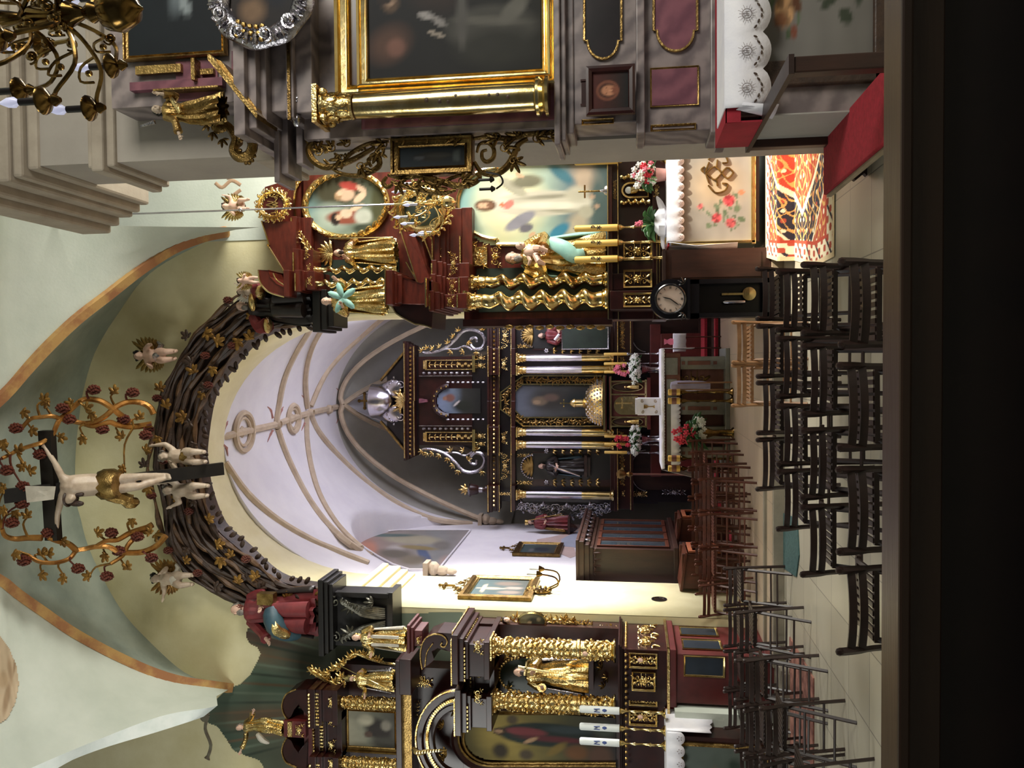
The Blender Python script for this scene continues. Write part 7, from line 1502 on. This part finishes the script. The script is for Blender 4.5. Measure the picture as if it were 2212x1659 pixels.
# third small moulding on the pillar flank
b = B(); b.box(PX0 - .05, PX0 + .1, 6.98, PY1 + .02, pt(640, 345, 7.5).z, pt(600, 345, 7.5).z); struct(b, 'trim_7', K['cornice'], smooth=False, bevel=.02)
# ---------- kneeler beside this altar
t = thing('kneeler', 'long wooden kneeler with red pad beside the pillar altar', 'kneeler', (1.48, 5.7, 0)); m = K['oakdark']
for y in (4.86, 6.5): b = B(); b.box(1.6, 1.69, y - .05, y + .05, 0, .84); b.obj('post', m, t, smooth=False, bevel=.008)
b = B(); b.box(1.59, 1.7, 4.8, 6.56, .84, .87); b.obj('arm_rail', K['chairwood'], t, smooth=False)
b = B(); b.box(1.24, 1.7, 4.9, 6.62, .22, .255); b.obj('kneeling_board', mat('paleboard', 'a8977c', .6, c2='94836a', sc=6), t, smooth=False)
b = B(); b.box(1.25, 1.69, 4.92, 6.6, .256, .285); b.obj('red_pad', K['redcarpet'], t, bevel=.012)
for y in (4.96, 6.5):
    b = B(); b.prism([(1.27, .22), (1.3, .15), (1.36, .13), (1.33, .08), (1.38, .02), (1.36, 0), (1.69, 0), (1.69, .22)], y - .03, y + .03); b.obj('bracket_leg', m, t, smooth=False)
# ---------- tall clock and dark case by the altar right of the arch
yc = 9.42; t = thing('tall_clock', 'black tall case clock with round dial right of the light oak chairs', 'clock', (pt(1500, 645, yc).x, yc + .12, 0)); K['clockblack'] = mat('clockblack', '17161a', .22, c2='0f0e12', sc=4)
cx, cz = pt(1448, 646, yc).x, pt(1448, 646, yc).z; wd = .215
b = B(); zt = pt(1487, 646, yc).z; b.prism([(cx - wd, zt)] + [(cx - (wd + .01) * cos(pi * i / 16), cz + (wd + .01) * sin(pi * i / 16)) for i in range(17)] + [(cx + wd, zt)], yc, yc + .24); b.box(cx - wd - .01, cx + wd + .01, yc - .02, yc + .24, zt - .02, zt + .012); b.obj('hood', K['clockblack'], t)
b = B(); b.box(cx - wd, cx - wd + .05, yc, yc + .24, .1, zt - .02); b.box(cx + wd - .05, cx + wd, yc, yc + .24, .1, zt - .02); b.box(cx - wd, cx + wd, yc, yc + .24, zt - .12, zt - .02); b.box(cx - wd, cx + wd, yc + .17, yc + .24, .1, zt); b.box(cx - wd, cx + wd, yc, yc + .24, .1, .28); b.obj('case', K['clockblack'], t, smooth=False)
b = B(); b.box(cx - wd - .03, cx + wd + .03, yc - .03, yc + .26, 0, .12); b.obj('plinth', K['clockblack'], t, smooth=False, bevel=.01)
b = B(); b.lathe([(.152, 0), (.152, .012), (.0, .013)], (0, 0, 0), 32); b.xf(Matrix.Translation((cx, yc - .001, cz)) @ Matrix.Rotation(pi / 2, 4, 'X')); d = b.obj('dial', mat('dialface', 'c4b4a8', .35, c2='b4a498', sc=5), t)
b = B(); oframe(b, cx, cz, .175, .175, yc, [(0, 0), (0, .02), (.012, .03), (.025, .015)], 36); b.obj('dial_ring', K['clockblack'], t)
b = B()
for k in range(12):
    a = pi / 2 - 2 * pi * k / 12; u = V((cos(a), 0, sin(a))); c0 = V((cx, yc - .016, cz))
    for j in range(1 if k % 3 else 2): o_ = V((-sin(a), 0, cos(a))) * (.012 * j - .006 * (k % 3 == 0)); b.tube([c0 + u * .115 + o_, c0 + u * .14 + o_], .003, 4)
b.obj('numeral_ring', K['black'], d)
c0 = V((cx, yc - .022, cz))
for L, du, dv in ((.125, -.6, -.8), (.09, .26, .97)): b = B(); b.tube([c0, c0 + V((du, 0, dv)) * L * .7, c0 + V((du, 0, dv)) * L], [.006, .007, .001], 5); b.obj('clock_hand', K['black'], d)
b = B(); x, z = pt(1621, 633, yc).x, pt(1621, 633, yc).z; b.lathe([(.0, -.012), (.075, -.008), (.075, .008), (0, .012)], (0, 0, 0), 24); b.xf(Matrix.Translation((x, yc + .1, z)) @ Matrix.Rotation(pi / 2, 4, 'X')); b.box(x - .012, x + .012, yc + .09, yc + .1, z + .06, z + .3); b.obj('pendulum', K['gold_smooth'], t)
b = B(); x2, z2 = pt(1588, 651, yc).x, pt(1588, 651, yc).z; b.lathe([(.02, -.12), (.022, -.1), (.022, .1), (.01, .12)], (x2, yc + .1, z2), 12); b.obj('clock_weight', K['silver_col'], t)
b = B(); [acan(b, cx + sx * .17, zt + .05, yc - .02, .09, pi / 2 - sx * .8, 4) for sx in (-1, 1)]; b.obj('hood_carving', K['clockblack'], t)
t = thing('wooden_case', 'plain dark brown wooden case standing behind the tall clock', 'cabinet', (1.12, 9.95, .13)); x0, x1 = pt(1540, 606, 9.88).x, pt(1540, 543, 9.88).x; z1_ = pt(1432, 575, 9.88).z
b = B(); b.box(x0, x1 + .03, 9.88, 10.2, 0, z1_); b.obj('body', K['oakdark'], t, smooth=False)
b = B(); b.box(x0 + .04, x1 - .01, 9.87, 9.88, .25, z1_ - .1); b.obj('front_panel', K['oakdark'], t, smooth=False)
b = B(); b.box(x0 - .02, x1 + .04, 9.85, 10.2, z1_ - .03, z1_ + .001); b.obj('top_board', K['chairwood'], t, smooth=False)
# ---------- carpet over the altar step
def rugcol(u, v):
    A_, C_, D_, R_, G_, I_ = [hx(c) for c in ('e2c9a0', 'b04a34', '2c2430', 'b8442c', 'd6a25c', 'f0e0c0')]
    m = min(u, 1 - u, v * .8, (1 - v) * .8)
    if m < .02: return A_
    if m < .085:
        return C_ if (sin(u * 95) * sin(v * 78) > .25) else (D_ if sin(u * 47 + v * 40) > .9 else I_)
    if m < .1: return R_
    x, y = abs(u - .5), abs(v - .5); k = x * 1.15 + y * .95 + .03 * sin(14 * y + 9 * x)
    vine = abs(sin(44 * x + 3.2 * sin(31 * y)) * sin(38 * y + 2.6 * sin(35 * x)))
    fl = sin(66 * x) * sin(58 * y)
    if abs(k - .34) < .014 or abs(k - .62) < .012: return I_
    base = R_ if k < .34 else (D_ if k < .62 else C_)
    if vine < .17: return G_
    return I_ if fl > .8 else (C_ if fl < -.75 and base is D_ else base)
xr0, xr1 = .88, 3.3; prof = [(7.43, .008), (9.17, .008), (9.18, .16), (9.19, .185), (9.96, .185)]
lens = [0]
for (a, c), (d, e) in zip(prof, prof[1:]): lens.append(lens[-1] + sqrt((d - a) ** 2 + (e - c) ** 2))
nu, nv = 280, 300; vs, cols, fs = [], [], []
for j in range(nv + 1):
    s = lens[-1] * (1 - j / nv); k = max(i for i in range(4) if lens[i] <= s + 1e-9); f = (s - lens[k]) / (lens[k + 1] - lens[k])
    y = prof[k][0] + (prof[k + 1][0] - prof[k][0]) * f; z = prof[k][1] + (prof[k + 1][1] - prof[k][1]) * f
    for i in range(nu + 1): u = i / nu; vs.append(V((xr0 + (xr1 - xr0) * u + (.3 * (1 - u) * max(0, (y - 8.2)) / 1.7), y, z))); cols.append(rugcol(u, j / nv))
for j in range(nv):
    for i in range(nu): a = j * (nu + 1) + i; fs.append((a, a + nu + 1, a + nu + 2, a + 1))
b = B(); b.v, b.f = vs, fs; o = b.obj('patterned_carpet', mat('carpetpaint', 'ffffff', .95, kind='vcol', bump=.3, bsc=150)); tag(o, 'red oriental carpet with cream border below the altar right of the arch', 'carpet')
at = o.data.color_attributes.new('Col', 'FLOAT_COLOR', 'POINT'); at.data.foreach_set('color', [x for c in cols for x in (*c, 1)])
# ================= chandeliers
def chandelier(label, c, R, zt, tiers, mk, k=1.0):
    c = V(c); t = thing('chandelier', label, 'chandelier', c); m = K[mk]
    b = B(); b.lathe([(.005, -.12 * k), (.02 * k, -.1 * k), (.06 * k, -.08 * k), (.1 * k, 0), (.085 * k, .07 * k), (.03 * k, .11 * k)], c, 22); b.obj('ball', m, t)
    b = B(); b.lathe([(.03 * k, .1 * k), (.05 * k, .14 * k), (.025 * k, .18 * k), (.06 * k, .26 * k), (.03 * k, .33 * k), (.05 * k, .45 * k), (.02 * k, .5 * k), (.045 * k, .62 * k), (.015 * k, .7 * k), (.012 * k, .85 * k)], c, 16); b.obj('stem', m, t)
    b = B(); b.tube([c + V((0, 0, .8 * k)), V((c.x, c.y, zt))], .011, 6); [b.ell((c.x, c.y, c.z + .8 * k + (zt - c.z - .8 * k) * f), .025, 8, 6) for f in (.35, .7)]; b.obj('rod', K['silver_col'] if k < .9 else m, t)
    for n, r, z0, zp, ph in tiers:
        for i in range(n):
            a = ph + 2 * pi * i / n; u = V((cos(a), sin(a), 0)); P_ = lambda q, z: c + u * q * R * r + V((0, 0, z * k))
            b = B(); b.tube(smoothline([P_(.08, z0), P_(.3, z0 - .07), P_(.6, z0 - .1), P_(.9, z0 - .02), P_(1, zp - .06)], 4), [.011 * k] * 17, 6); b.tube(smoothline([P_(.45, z0 - .09), P_(.55, z0), P_(.7, z0 + .03), P_(.72, z0 - .04)], 3), .007 * k, 5); b.ell(P_(.62, z0 - .03), .018 * k, 6, 4)
            b.lathe([(.012 * k, -.08 * k), (.03 * k, -.05 * k), (.018 * k, -.03 * k), (.06 * k, 0), (.065 * k, .012 * k), (.02 * k, .012 * k)], P_(1, zp), 14); ar = b.obj('arm', m, t)
            b = B(); b.lathe([(.018 * k, .01 * k), (.018 * k, .13 * k), (.01 * k, .135 * k)], P_(1, zp), 10); b.obj('candle', K['ebony'] if k > .9 else K['silver_col'], ar)
            b = B(); b.lathe([(.01 * k, .135 * k), (.026 * k, .16 * k), (.023 * k, .19 * k), (.003 * k, .24 * k)], P_(1, zp), 10); b.obj('bulb', K['bulb'], ar)
    g = random.Random(3); b = B()
    for i in range(26):
        a = g.uniform(0, 6.28); z = g.uniform(.15, .62); r = g.uniform(.06, .2) * R / .45; p = c + V((r * cos(a), r * sin(a), z * k)); b.ell(p, (.02 * k, .02 * k, .03 * k), 6, 4); spiral(b, p.x, p.z, p.y, .035 * k, a, 1.1)
    b.obj('ornament', m, t)
    return t
p = pt(258, 22, 3.6)
chandelier('dark brass chandelier with electric candles hanging close at the top right', p, .44, 9.3, [(8, 1, .3, .33, .2), (6, .75, .5, .66, .5)], 'brass', 1.0)
p = pt(968, 437, 9.3)
chandelier('bright gilt chandelier on a long rod before the altar right of the arch', p, .4, 9.9, [(6, 1, .22, .3, .3), (5, .6, .4, .52, .1)], 'gold_smooth', .8)
# ================= carved rood arch
YA = 10.75
OUT = [(700, 612), (640, 612), (580, 622), (516, 640), (473, 675), (422, 719), (371, 803), (338, 904), (324, 1005), (344, 1087), (354, 1167), (404, 1242), (472, 1289), (560, 1330), (640, 1345), (700, 1350)]
INN = [(712, 690), (650, 700), (580, 719), (540, 742), (500, 786), (452, 854), (432, 972), (436, 1010), (442, 1056), (472, 1134), (526, 1184), (590, 1242), (650, 1262), (712, 1268)]
NA = 61
Ao = resample(smoothline([pt(a, c, YA) for a, c in OUT], 4), NA); Ai = resample(smoothline([pt(a, c, YA) for a, c in INN], 4), NA)
def AP(t, s, dy=0):      # t along the arch (0 right foot, 1 left foot), s 0 outer .. 1 inner
    f = t * (NA - 1); i = min(int(f), NA - 2); f -= i; return Ao[i].lerp(Ao[i + 1], f).lerp(Ai[i].lerp(Ai[i + 1], f), s) + V((0, dy, 0))
rr = thing('rood_arch', 'dark carved wooden arch of twisted branches with vine leaves over the chancel opening', 'arch', (AX, YA, 5.9))
b = B(); rows = []
for i in range(NA):
    t = i / (NA - 1); rows.append([AP(t, 0, .2), AP(t, .06, 0), AP(t, .3, .05), AP(t, .7, .05), AP(t, .94, 0), AP(t, 1, .22), AP(t, .5, .24)])
b.sheet(rows, True); b.obj('backing', K['archwood'], rr)
g = random.Random(17)
K['archwood_light'] = mat('archwood_light', '6e5034', .5, c2='4a3422', sc=9, bump=.2)
for k in range(13):
    s0 = .05 + .9 * k / 12; ph = g.uniform(0, 6); am = g.uniform(.03, .07); b = B(); pts = []
    for i in range(70):
        t = i / 69; pts.append(AP(t, min(1, max(0, s0 + am * sin(ph + t * (14 + k)) + .02 * sin(41 * t + k))), -.03 - .05 * sin(pi * s0) - .05 * (cos(ph + t * 17 + k) > .2) * abs(cos(ph + t * 17))))
    b.tube(pts, [.03 + .014 * sin(9 * i / 7 + ph) for i in range(70)], 6); b.obj('branch', K['archwood' if k % 4 else 'archwood_light'], rr)
def mk_leaf(b, p, s, a, tw=0):
    "five lobed vine leaf"
    for i, (da, L) in enumerate(((0, 1), (.8, .85), (-.8, .85), (1.7, .6), (-1.7, .6))):
        leaf(b, p.x, p.z, p.y - .01 * (i % 2) - .15 * s * abs(sin(tw + i)), s * L, s * .5 * L, a + da, s * .09)
    b.ell(p + V((0, -.03 * s, 0)), s * .2, 6, 4)
_gp = []
for j, z in enumerate((-.9, -.62, -.33, -.03, .27, .56, .82)):
    R = sqrt(max(.05, 1 - z * z)) * (1 if z > 0 else .95); n = max(1, int(round(R * 8)))
    for i in range(n): a = 2 * pi * (i + .5 * (j % 2)) / n; _gp.append(V((R * cos(a) * .72, R * sin(a) * .72, z)))
def mk_grape(b, p, s, M=None):
    for q in _gp: b.ell(p + (M @ q if M else q) * s, s * .25, 5, 4)
    b.ell(p, (s * .6, s * .6, s * .85), 6, 5)
for k in range(70):
    t = (k + g.random()) / 70; s = g.choice((.02, .1, .25, .4, .55, .7, .85, .98)); p = AP(t, s, -.12); b = B(); a = g.uniform(0, 6.28)
    if k % 4 == 3: mk_grape(b, p + V((0, -.03, 0)), .06); b.obj('grape_cluster', K['grape'], rr)
    else: mk_leaf(b, p + V((0, -.03, 0)), .1 + .05 * g.random(), a, k); b.obj('vine_leaf', K['leaf'] if k % 3 else K['archwood'], rr)
b = B()
for k in range(46): t = .04 + .92 * k / 46; p = AP(t, .99 + .03 * (k % 2), -.02 + .02 * (k % 3)); leaf(b, p.x, p.z, p.y, .1 + .05 * g.random(), .07, atan2(-.6, (AX - p.x)) + g.uniform(-.7, .7), .03)
b.obj('leaf_fringe', K['archwood'], rr)
# pedestals
for nm, c0, c1, a0, a1 in (('left', 1262, 1404, 690, 718), ('right', 632, 706, 678, 720)):
    x0, x1 = pt(705, c1, 10.45).x, pt(705, c0, 10.45).x; z0, z1_ = pt(a1, c0, 10.45).z, pt(a0, c0, 10.45).z
    b = B(); [b.box(x0 - d, x1 + d, 10.45 - d, 11.0, z0 + (z1_ - z0) * f0, z0 + (z1_ - z0) * f1) for f0, f1, d in ((0, .3, 0), (.3, .6, .04), (.6, 1, .07))]; b.obj('pedestal', K['black'], rr, smooth=False, bevel=.01)
    if nm == 'left':
        x0, x1, z0, z1_ = rect_px(716, 838, 1284, 1396, 10.5); b = B(); b.box(x0 + .03, x1 - .03, 10.62, 11.0, z0, z1_ + .02); b.box(x0 - .01, x1 + .02, 10.55, 11, z0 - .05, z0 + .03); b.box(x0 - .02, x0 + .05, 10.54, 10.65, z0, z1_); b.box(x1 - .06, x1 + .01, 10.54, 10.65, z0, z1_); co_ = b.obj('corbel', K['black'], rr, smooth=False, bevel=.008)
        b = B(); xm = (x0 + x1) / 2
        for sx in (-1, 1):
            for k in range(6): b.tube(smoothline([V((xm + sx * (.02 + .025 * k), 10.57, z0 + .06)), V((xm + sx * (.05 + .03 * k), 10.5, z0 + .2 + .06 * k)), V((xm + sx * (.1 + .03 * k), 10.46, z0 + .38 + .05 * k)), V((xm + sx * (.16 + .03 * k), 10.45, z0 + .36 + .05 * k))], 3), [.012, .02, .026, .03, .03, .03, .028, .024, .016, .008], 5)
            acan(b, xm + sx * .2, z0 + .5, 10.5, .18, pi / 2 + sx * .5, 5); acan(b, xm + sx * .25, z0 + .2, 10.5, .14, pi / 2, 5); spiral(b, xm + sx * .24, z1_ - .06, 10.5, .07, 0, 1.3, sx)
        b.obj('acanthus', mat('oldsilver', '7c7a70', .35, .8, c2='565448', sc=10, bump=.2), co_)
# statues on the pedestals
statue('seated_saint_statue', 'seated saint in deep red robe with blue and gold mantle on the left black pedestal', 'statue', pt(690, 1322, 10.62), 1.28, 'redrobe', cloak='darkrobe', hair='hair_grey', beard=True, armL=((-.22, -.08, .62), (-.26, -.2, .5)), armR=((.2, -.05, .62), (.1, -.18, .58)), turn=-.4, w=1.2, seat=True,
  extras=[('mantle', 'bluerobe', lambda b, H: b.tube(smoothline([(.1 * H, -.24 * H, .44 * H), (-.06 * H, -.3 * H, .36 * H), (-.16 * H, -.25 * H, .25 * H), (-.18 * H, -.18 * H, .14 * H)], 3), [.06 * H, .09 * H, .1 * H, .1 * H, .1 * H, .09 * H, .08 * H, .07 * H, .06 * H, .04 * H], 9)), ('gilt_lining', 'gold', lambda b, H: b.tube(smoothline([(.02 * H, -.32 * H, .38 * H), (-.1 * H, -.35 * H, .31 * H), (-.16 * H, -.31 * H, .2 * H)], 3), [.03 * H, .05 * H, .06 * H, .06 * H, .055 * H, .05 * H, .03 * H], 8)), ('book', 'gold_dark', lambda b, H: b.box(.12 * H, .24 * H, -.22 * H, -.12 * H, .42 * H, .6 * H))])
statue('saint_statue', 'dark robed saint with red and gold sleeves on the right black pedestal of the arch', 'statue', pt(680, 660, 10.6), 1.12, 'darkrobe', cloak='black', hair='hair_grey', beard=True, armL=((-.24, -.08, .66), (-.2, -.22, .52)), armR=((.2, -.06, .64), (.14, -.22, .6)), turn=-.5, tilt=.35, w=1.15, sway=-.03, seat=True,
  extras=[('sleeve', 'redrobe', lambda b, H: (b.tube(smoothline([(-.12 * H, -.02 * H, .78 * H), (-.25 * H, -.1 * H, .66 * H), (-.24 * H, -.2 * H, .52 * H)], 3), [.06 * H, .07 * H, .075 * H, .08 * H, .085 * H, .09 * H, .095 * H], 8), b.tube(smoothline([(.1 * H, -.02 * H, .8 * H), (.2 * H, -.1 * H, .7 * H), (.16 * H, -.2 * H, .6 * H)], 3), [.06 * H, .07 * H, .075 * H, .08 * H, .085 * H, .09 * H, .08 * H], 8))), ('gilt_cuff', 'gold', lambda b, H: (b.ell((-.24 * H, -.22 * H, .5 * H), (.1 * H, .08 * H, .05 * H)), b.ell((.15 * H, -.23 * H, .58 * H), (.09 * H, .08 * H, .06 * H)), b.ell((.05 * H, -.15 * H, .72 * H), (.12 * H, .06 * H, .05 * H))))])
# child angels
UPA = dict(haL=(-.22, -.12, 1.0), elL=(-.24, -.06, .82), haR=(.12, -.2, .62), elR=(.24, -.08, .6), turn=.3)
putto('child_angel', 'winged child angel with dark curls standing on top of the arch right of the vines', pt(384, 768, 10.66), .66, dict(haL=(-.16, -.22, .55), haR=(.26, -.14, .5), knL=(-.07, -.12, .26), ftL=(-.06, 0, .06), turn=.2), wings='gold_dark', hair='black', cloth='silver', rz=-.2)
putto('child_angel', 'shadowed child angel leaning out from the arch beside the left vine', pt(420, 1252, 10.62), .66, dict(haL=(-.36, -.1, .66), elL=(-.26, -.05, .66), knL=(-.1, -.14, .25), turn=-.3), wings='leaf', hair='black', cloth='whiterobe', mk='skin_pale')
putto('child_angel', 'pale child angel right of the foot of the large crucifix', pt(446, 986, 10.35), .7, UPA, hair='hair_grey', mk='skin_pale', cloth='gold_dark', my=-1)
putto('child_angel', 'pale child angel reaching up left of the foot of the large crucifix', pt(452, 1060, 10.35), .68, dict(haL=(-.3, -.1, .74), haR=(.16, -.1, .98), elR=(.2, -.06, .82), turn=-.4, knR=(.12, -.14, .24)), hair='hair_grey', mk='skin_pale')
putto('child_angel', 'small pale child angel clinging above the right saint of the arch', pt(566, 630, 10.45), .36, dict(haR=(.3, -.1, .95), elR=(.24, -.05, .8)), hair='hair', mk='skin_pale', wings='whiterobe')
# ---------- the leaning crucifix
YC = lambda a: 10.55 - 1.7 * (480 - a) / 480
cr = thing('crucifix', 'large dark wooden crucifix with pale figure leaning forward above the carved arch', 'crucifix', pt(482, 1010, YC(482)))
def beam(b, p, q, w, d):
    p, q = V(p), V(q); t = (q - p).normalized(); s = t.cross(V((0, 1, 0))).normalized() if abs(t.z) > .5 else V((0, 0, 1)) - t * t.z; s = s.normalized(); n = t.cross(s).normalized()
    c = [(-w, -d), (w, -d), (w, d), (-w, d)]; b.sheet([[o + s * u + n * v for u, v in c] for o in (p, q)], True); k = len(b.v); b.f += [(k - 8, k - 7, k - 6, k - 5), (k - 4, k - 1, k - 2, k - 3)]
b = B(); beam(b, pt(482, 1012, YC(482)), pt(8, 1072, YC(8)), .085, .05); b.obj('upright', K['black'], cr, smooth=False)
b = B(); beam(b, pt(101, 930, YC(101) - .02), pt(116, 1166, YC(116) - .02), .085, .05); b.obj('crossbeam', K['black'], cr, smooth=False)
b = B(); q = [pt(a, c, YC(80) - .14 - .02 * i) for i, (a, c) in enumerate(((119, 1051), (115, 1079), (58, 1086), (54, 1050)))]; b.add([*q, *[p + V((0, .012, 0)) for p in q]], [(0, 1, 2, 3), (7, 6, 5, 4), (0, 4, 5, 1), (1, 5, 6, 2), (2, 6, 7, 3), (3, 7, 4, 0)]); b.obj('title_board', K['whiterobe'], cr, smooth=False)
C_ = lambda a, c, d=0: pt(a, c, YC(a) - .13 + d)
J = dict(chest=C_(155, 1050), pelvis=C_(232, 1046), head=C_(152, 1078, -.06), hh=.13, turn=-.3, tilt=-.5, r=(1.0, .72), shL=C_(134, 1071), shR=C_(134, 1030), elL=C_(124, 1112, .03), elR=C_(118, 999, .03), haL=C_(122, 1150, .08), haR=C_(98, 968, .08), hpL=C_(242, 1056), hpR=C_(242, 1037), knL=C_(296, 1052, -.12), knR=C_(298, 1030, -.1), ftL=C_(362, 1032, -.02), ftR=C_(360, 1026, 0), toeL=(0, -.05, -.06), toeR=(0, -.05, -.06))
b = B(); body(b, J, 1.22); b.obj('figure', K['skin_pale'], cr, remesh=.014)
b = B(); c = V(J['head']) + V((0, .03, .02)); b.ell(c, (.085, .09, .1)); b.ell(c + V((-.06, 0, -.08)), (.04, .05, .1)); b.ell(c + V((.05, .02, -.07)), (.035, .05, .1)); b.obj('hair', K['hair'], cr)
b = B(); p = V(J['pelvis']); b.lathe([(.16, -.16), (.2, -.06), (.19, .05), (.16, .1)], p, 20, wob=lambda a, z: 1 + .08 * cos(9 * a + 25 * z)); b.tube(smoothline([p + V((-.14, -.02, .02)), C_(262, 1075), C_(285, 1085), C_(300, 1080)], 4), [.05, .07, .08, .09, .09, .08, .09, .1, .09, .08, .06, .05, .03], 8); b.obj('loincloth', K['gold_dark'], cr)
b = B(); b.tube([V(J['head']) + V((.09 * cos(t), .09 * sin(t) + .02, .04)) for t in [2 * pi * i / 16 for i in range(16)]], .015, 5, True); b.obj('thorn_crown', K['archwood'], cr)
# ---------- gilded vines on both sides
def zz(a, c): return (a * .217, 860 + c * .217)
def vines(name, label, strands, grapes, leaves):
    first = zz(*strands[0][0]); t = thing('carved_vine', label, 'carving', pt(first[0], first[1], YC(first[0])))
    for st in strands:
        q = smoothline([pt(*zz(*s), YC(zz(*s)[0]) + .05 * sin(s[0] * .01)) for s in st], 4); m = len(q); b = B(); b.tube(q, [.042 * (1 - .45 * i / m) for i in range(m)], 7); b.obj('stem', K['vine'], t)
    allp = [zz(*s) for st in strands for s in st]
    def stalk(b, a, c):
        n = min(allp, key=lambda s: (s[0] - a) ** 2 + (s[1] - c) ** 2); p, q = pt(a, c, YC(a)), pt(*n, YC(n[0])); mid = p.lerp(q, .5) + V((.04, -.02, .05)); b.tube(smoothline([q, mid, p], 3), [.018, .016, .014, .013, .012, .011, .011], 5)
    for a, c in grapes:
        a, c = (a, c) if c > 500 and a < 420 and (a, c) in ABS else zz(a, c)
        b = B(); mk_grape(b, pt(a, c, YC(a) - .02), .075); stalk(b, a, c); b.obj('grape_cluster', K['grape'], t)
    for k, (a, c) in enumerate(leaves):
        a, c = (a, c) if (a, c) in ABS else zz(a, c)
        b = B(); mk_leaf(b, pt(a, c, YC(a) - .02), .115, k * 1.9, k); stalk(b, a, c); b.obj('vine_leaf', K['leaf'], t)
ABS = {(203, 842), (287, 848), (248, 848), (105, 868), (135, 882), (231, 1245), (276, 1228), (142, 1248), (91, 1238), (169, 1228), (105, 1198), (194, 1245)}
vines('r', 'gilded carved vine with grapes rising right of the crucifix',
  [[(1530, 160), (1490, 90), (1400, 45), (1270, 40), (1150, 90), (1060, 170), (960, 230), (850, 250), (720, 230), (620, 210), (520, 180), (400, 190), (300, 210), (200, 320)], [(1510, 260), (1330, 285), (1180, 270), (1090, 240), (1000, 270), (920, 280), (840, 260), (740, 220)], [(1290, 240), (1200, 170), (1100, 90), (1000, 30), (880, 10), (800, 30), (700, 120), (600, 210), (560, 280), (520, 370), (420, 440), (330, 470), (200, 510), (100, 560), (20, 600)]],
  [(203, 842), (287, 848), (135, 882), (690, 210), (1230, 210), (1020, 310), (1450, 370), (160, 300), (400, 560), (70, 720), (230, 880)],
  [(248, 848), (105, 868), (240, 130), (440, 20), (720, 60), (920, 150), (860, 100), (1220, 390), (840, 390), (600, 390), (1400, 200), (1240, 700), (320, 310), (190, 530), (250, 680), (30, 430), (300, 730), (60, 480)])
vines('l', 'gilded carved vine with grapes rising left of the crucifix',
  [[(1650, 1370), (1560, 1470), (1430, 1530), (1290, 1540), (1180, 1530), (1080, 1480), (950, 1480), (850, 1500), (760, 1520), (700, 1590), (600, 1630), (480, 1640), (370, 1620), (280, 1560)], [(1520, 1260), (1400, 1330), (1330, 1400), (1270, 1470), (1220, 1570), (1100, 1650)], [(1500, 1280), (1300, 1340), (1170, 1410), (1060, 1420), (960, 1470)], [(420, 1390), (280, 1390), (150, 1400), (50, 1370), (20, 1300)], [(760, 1520), (680, 1450), (560, 1420), (480, 1390)]],
  [(1110, 1340), (1370, 1380), (1180, 1520), (1510, 1590), (480, 1340), (120, 1240), (240, 1620), (231, 1245), (169, 1228), (220, 1050)],
  [(276, 1228), (142, 1248), (91, 1238), (105, 1198), (194, 1245), (1320, 1210), (970, 1340), (1500, 1340), (1060, 1560), (620, 1420), (280, 1180), (60, 1110), (150, 1540), (420, 1560), (50, 900), (160, 1130)])
# painted stone medallion on the left vault web
q = [pt(a, c, 8.35) for a, c in ((0, 1375), (20, 1400), (36, 1440), (40, 1475), (34, 1515), (16, 1552), (0, 1562), (-20, 1560), (-20, 1375))]
# painted patches that lie on the plaster: found on the real surface by looking along the ray
_dg = bpy.context.evaluated_depsgraph_get(); _dg.update()
def onsurf(a, c, off=.012):
    d = ray(a, c).normalized(); h, loc, n, *_r = S.ray_cast(_dg, EYE, d)
    return loc - d * off if h else None
mp = [(0, 1372), (20, 1400), (36, 1440), (41, 1478), (34, 1517), (16, 1552), (0, 1563), (-30, 1560), (-30, 1375)]
ip2 = inpoly(mp)
def mg(u, v):
    a, c = -30 + 74 * v, 1568 - 200 * u; return onsurf(a, c) or ptx(a, c, -4.4)
o = paint('ceiling_medallion', None, mg, [(0, 'b8a488'), (1, 'c2ae92')], [(.3, .6, .25, .1, 30, .5, '9c8468'), (.6, .7, .2, .08, -20, .5, 'a48c70'), (.5, .5, .12, .2, 0, .5, 'ab9476'), (.7, .85, .2, .05, 20, .5, '9c8468'), (.4, .88, .2, .05, -20, .5, 'cdb99c')], 60, 30, lambda u, v: ip2(-30 + 74 * v, 1568 - 200 * u)); o['kind'] = 'structure'
MP = [(438, 1556), (440, 1538), (455, 1530), (468, 1510), (478, 1500), (497, 1486), (520, 1478), (540, 1458), (556, 1430), (563, 1412), (556, 1398), (540, 1390), (531, 1375), (535, 1358), (548, 1352), (565, 1358), (580, 1352), (600, 1345), (640, 1320), (760, 1328), (1000, 1322), (1000, 1665), (640, 1665), (575, 1665), (560, 1642), (525, 1630), (505, 1622), (490, 1598), (470, 1570)]
ip3 = inpoly(MP)
mb = [(.2, .1, .5, .12, 0, .6, '4c5a4c'), (.75, .15, .2, .2, 0, .7, '6a5c48'), (.85, .25, .1, .25, 20, .6, '55443a'), (.55, .25, .12, .3, 30, .6, '5a6a5a'), (.3, .3, .12, .3, 10, .6, '60503e'), (.95, .35, .12, .15, 0, .7, '8a8a76'), (.9, .7, .25, .4, 0, .8, '7d8a78'), (.6, .5, .3, .2, -20, .7, '4e5148')]
for i in range(16): mb.append((.1 + .055 * i, .16 + .012 * i, .012, .22, -22 + 3.5 * i, .8, ('3e463c', '6c7866', '6e5a46')[i % 3]))
o = paint('wall_mural', None, lambda u, v: pt(436 + 566 * v, 1668 - 350 * u, YE - .006), [(0, '586656'), (.4, '5c5c4c'), (1, '7a8674')], mb, 150, 230, lambda u, v: ip3(436 + 566 * v, 1668 - 350 * u)); o['kind'] = 'structure'
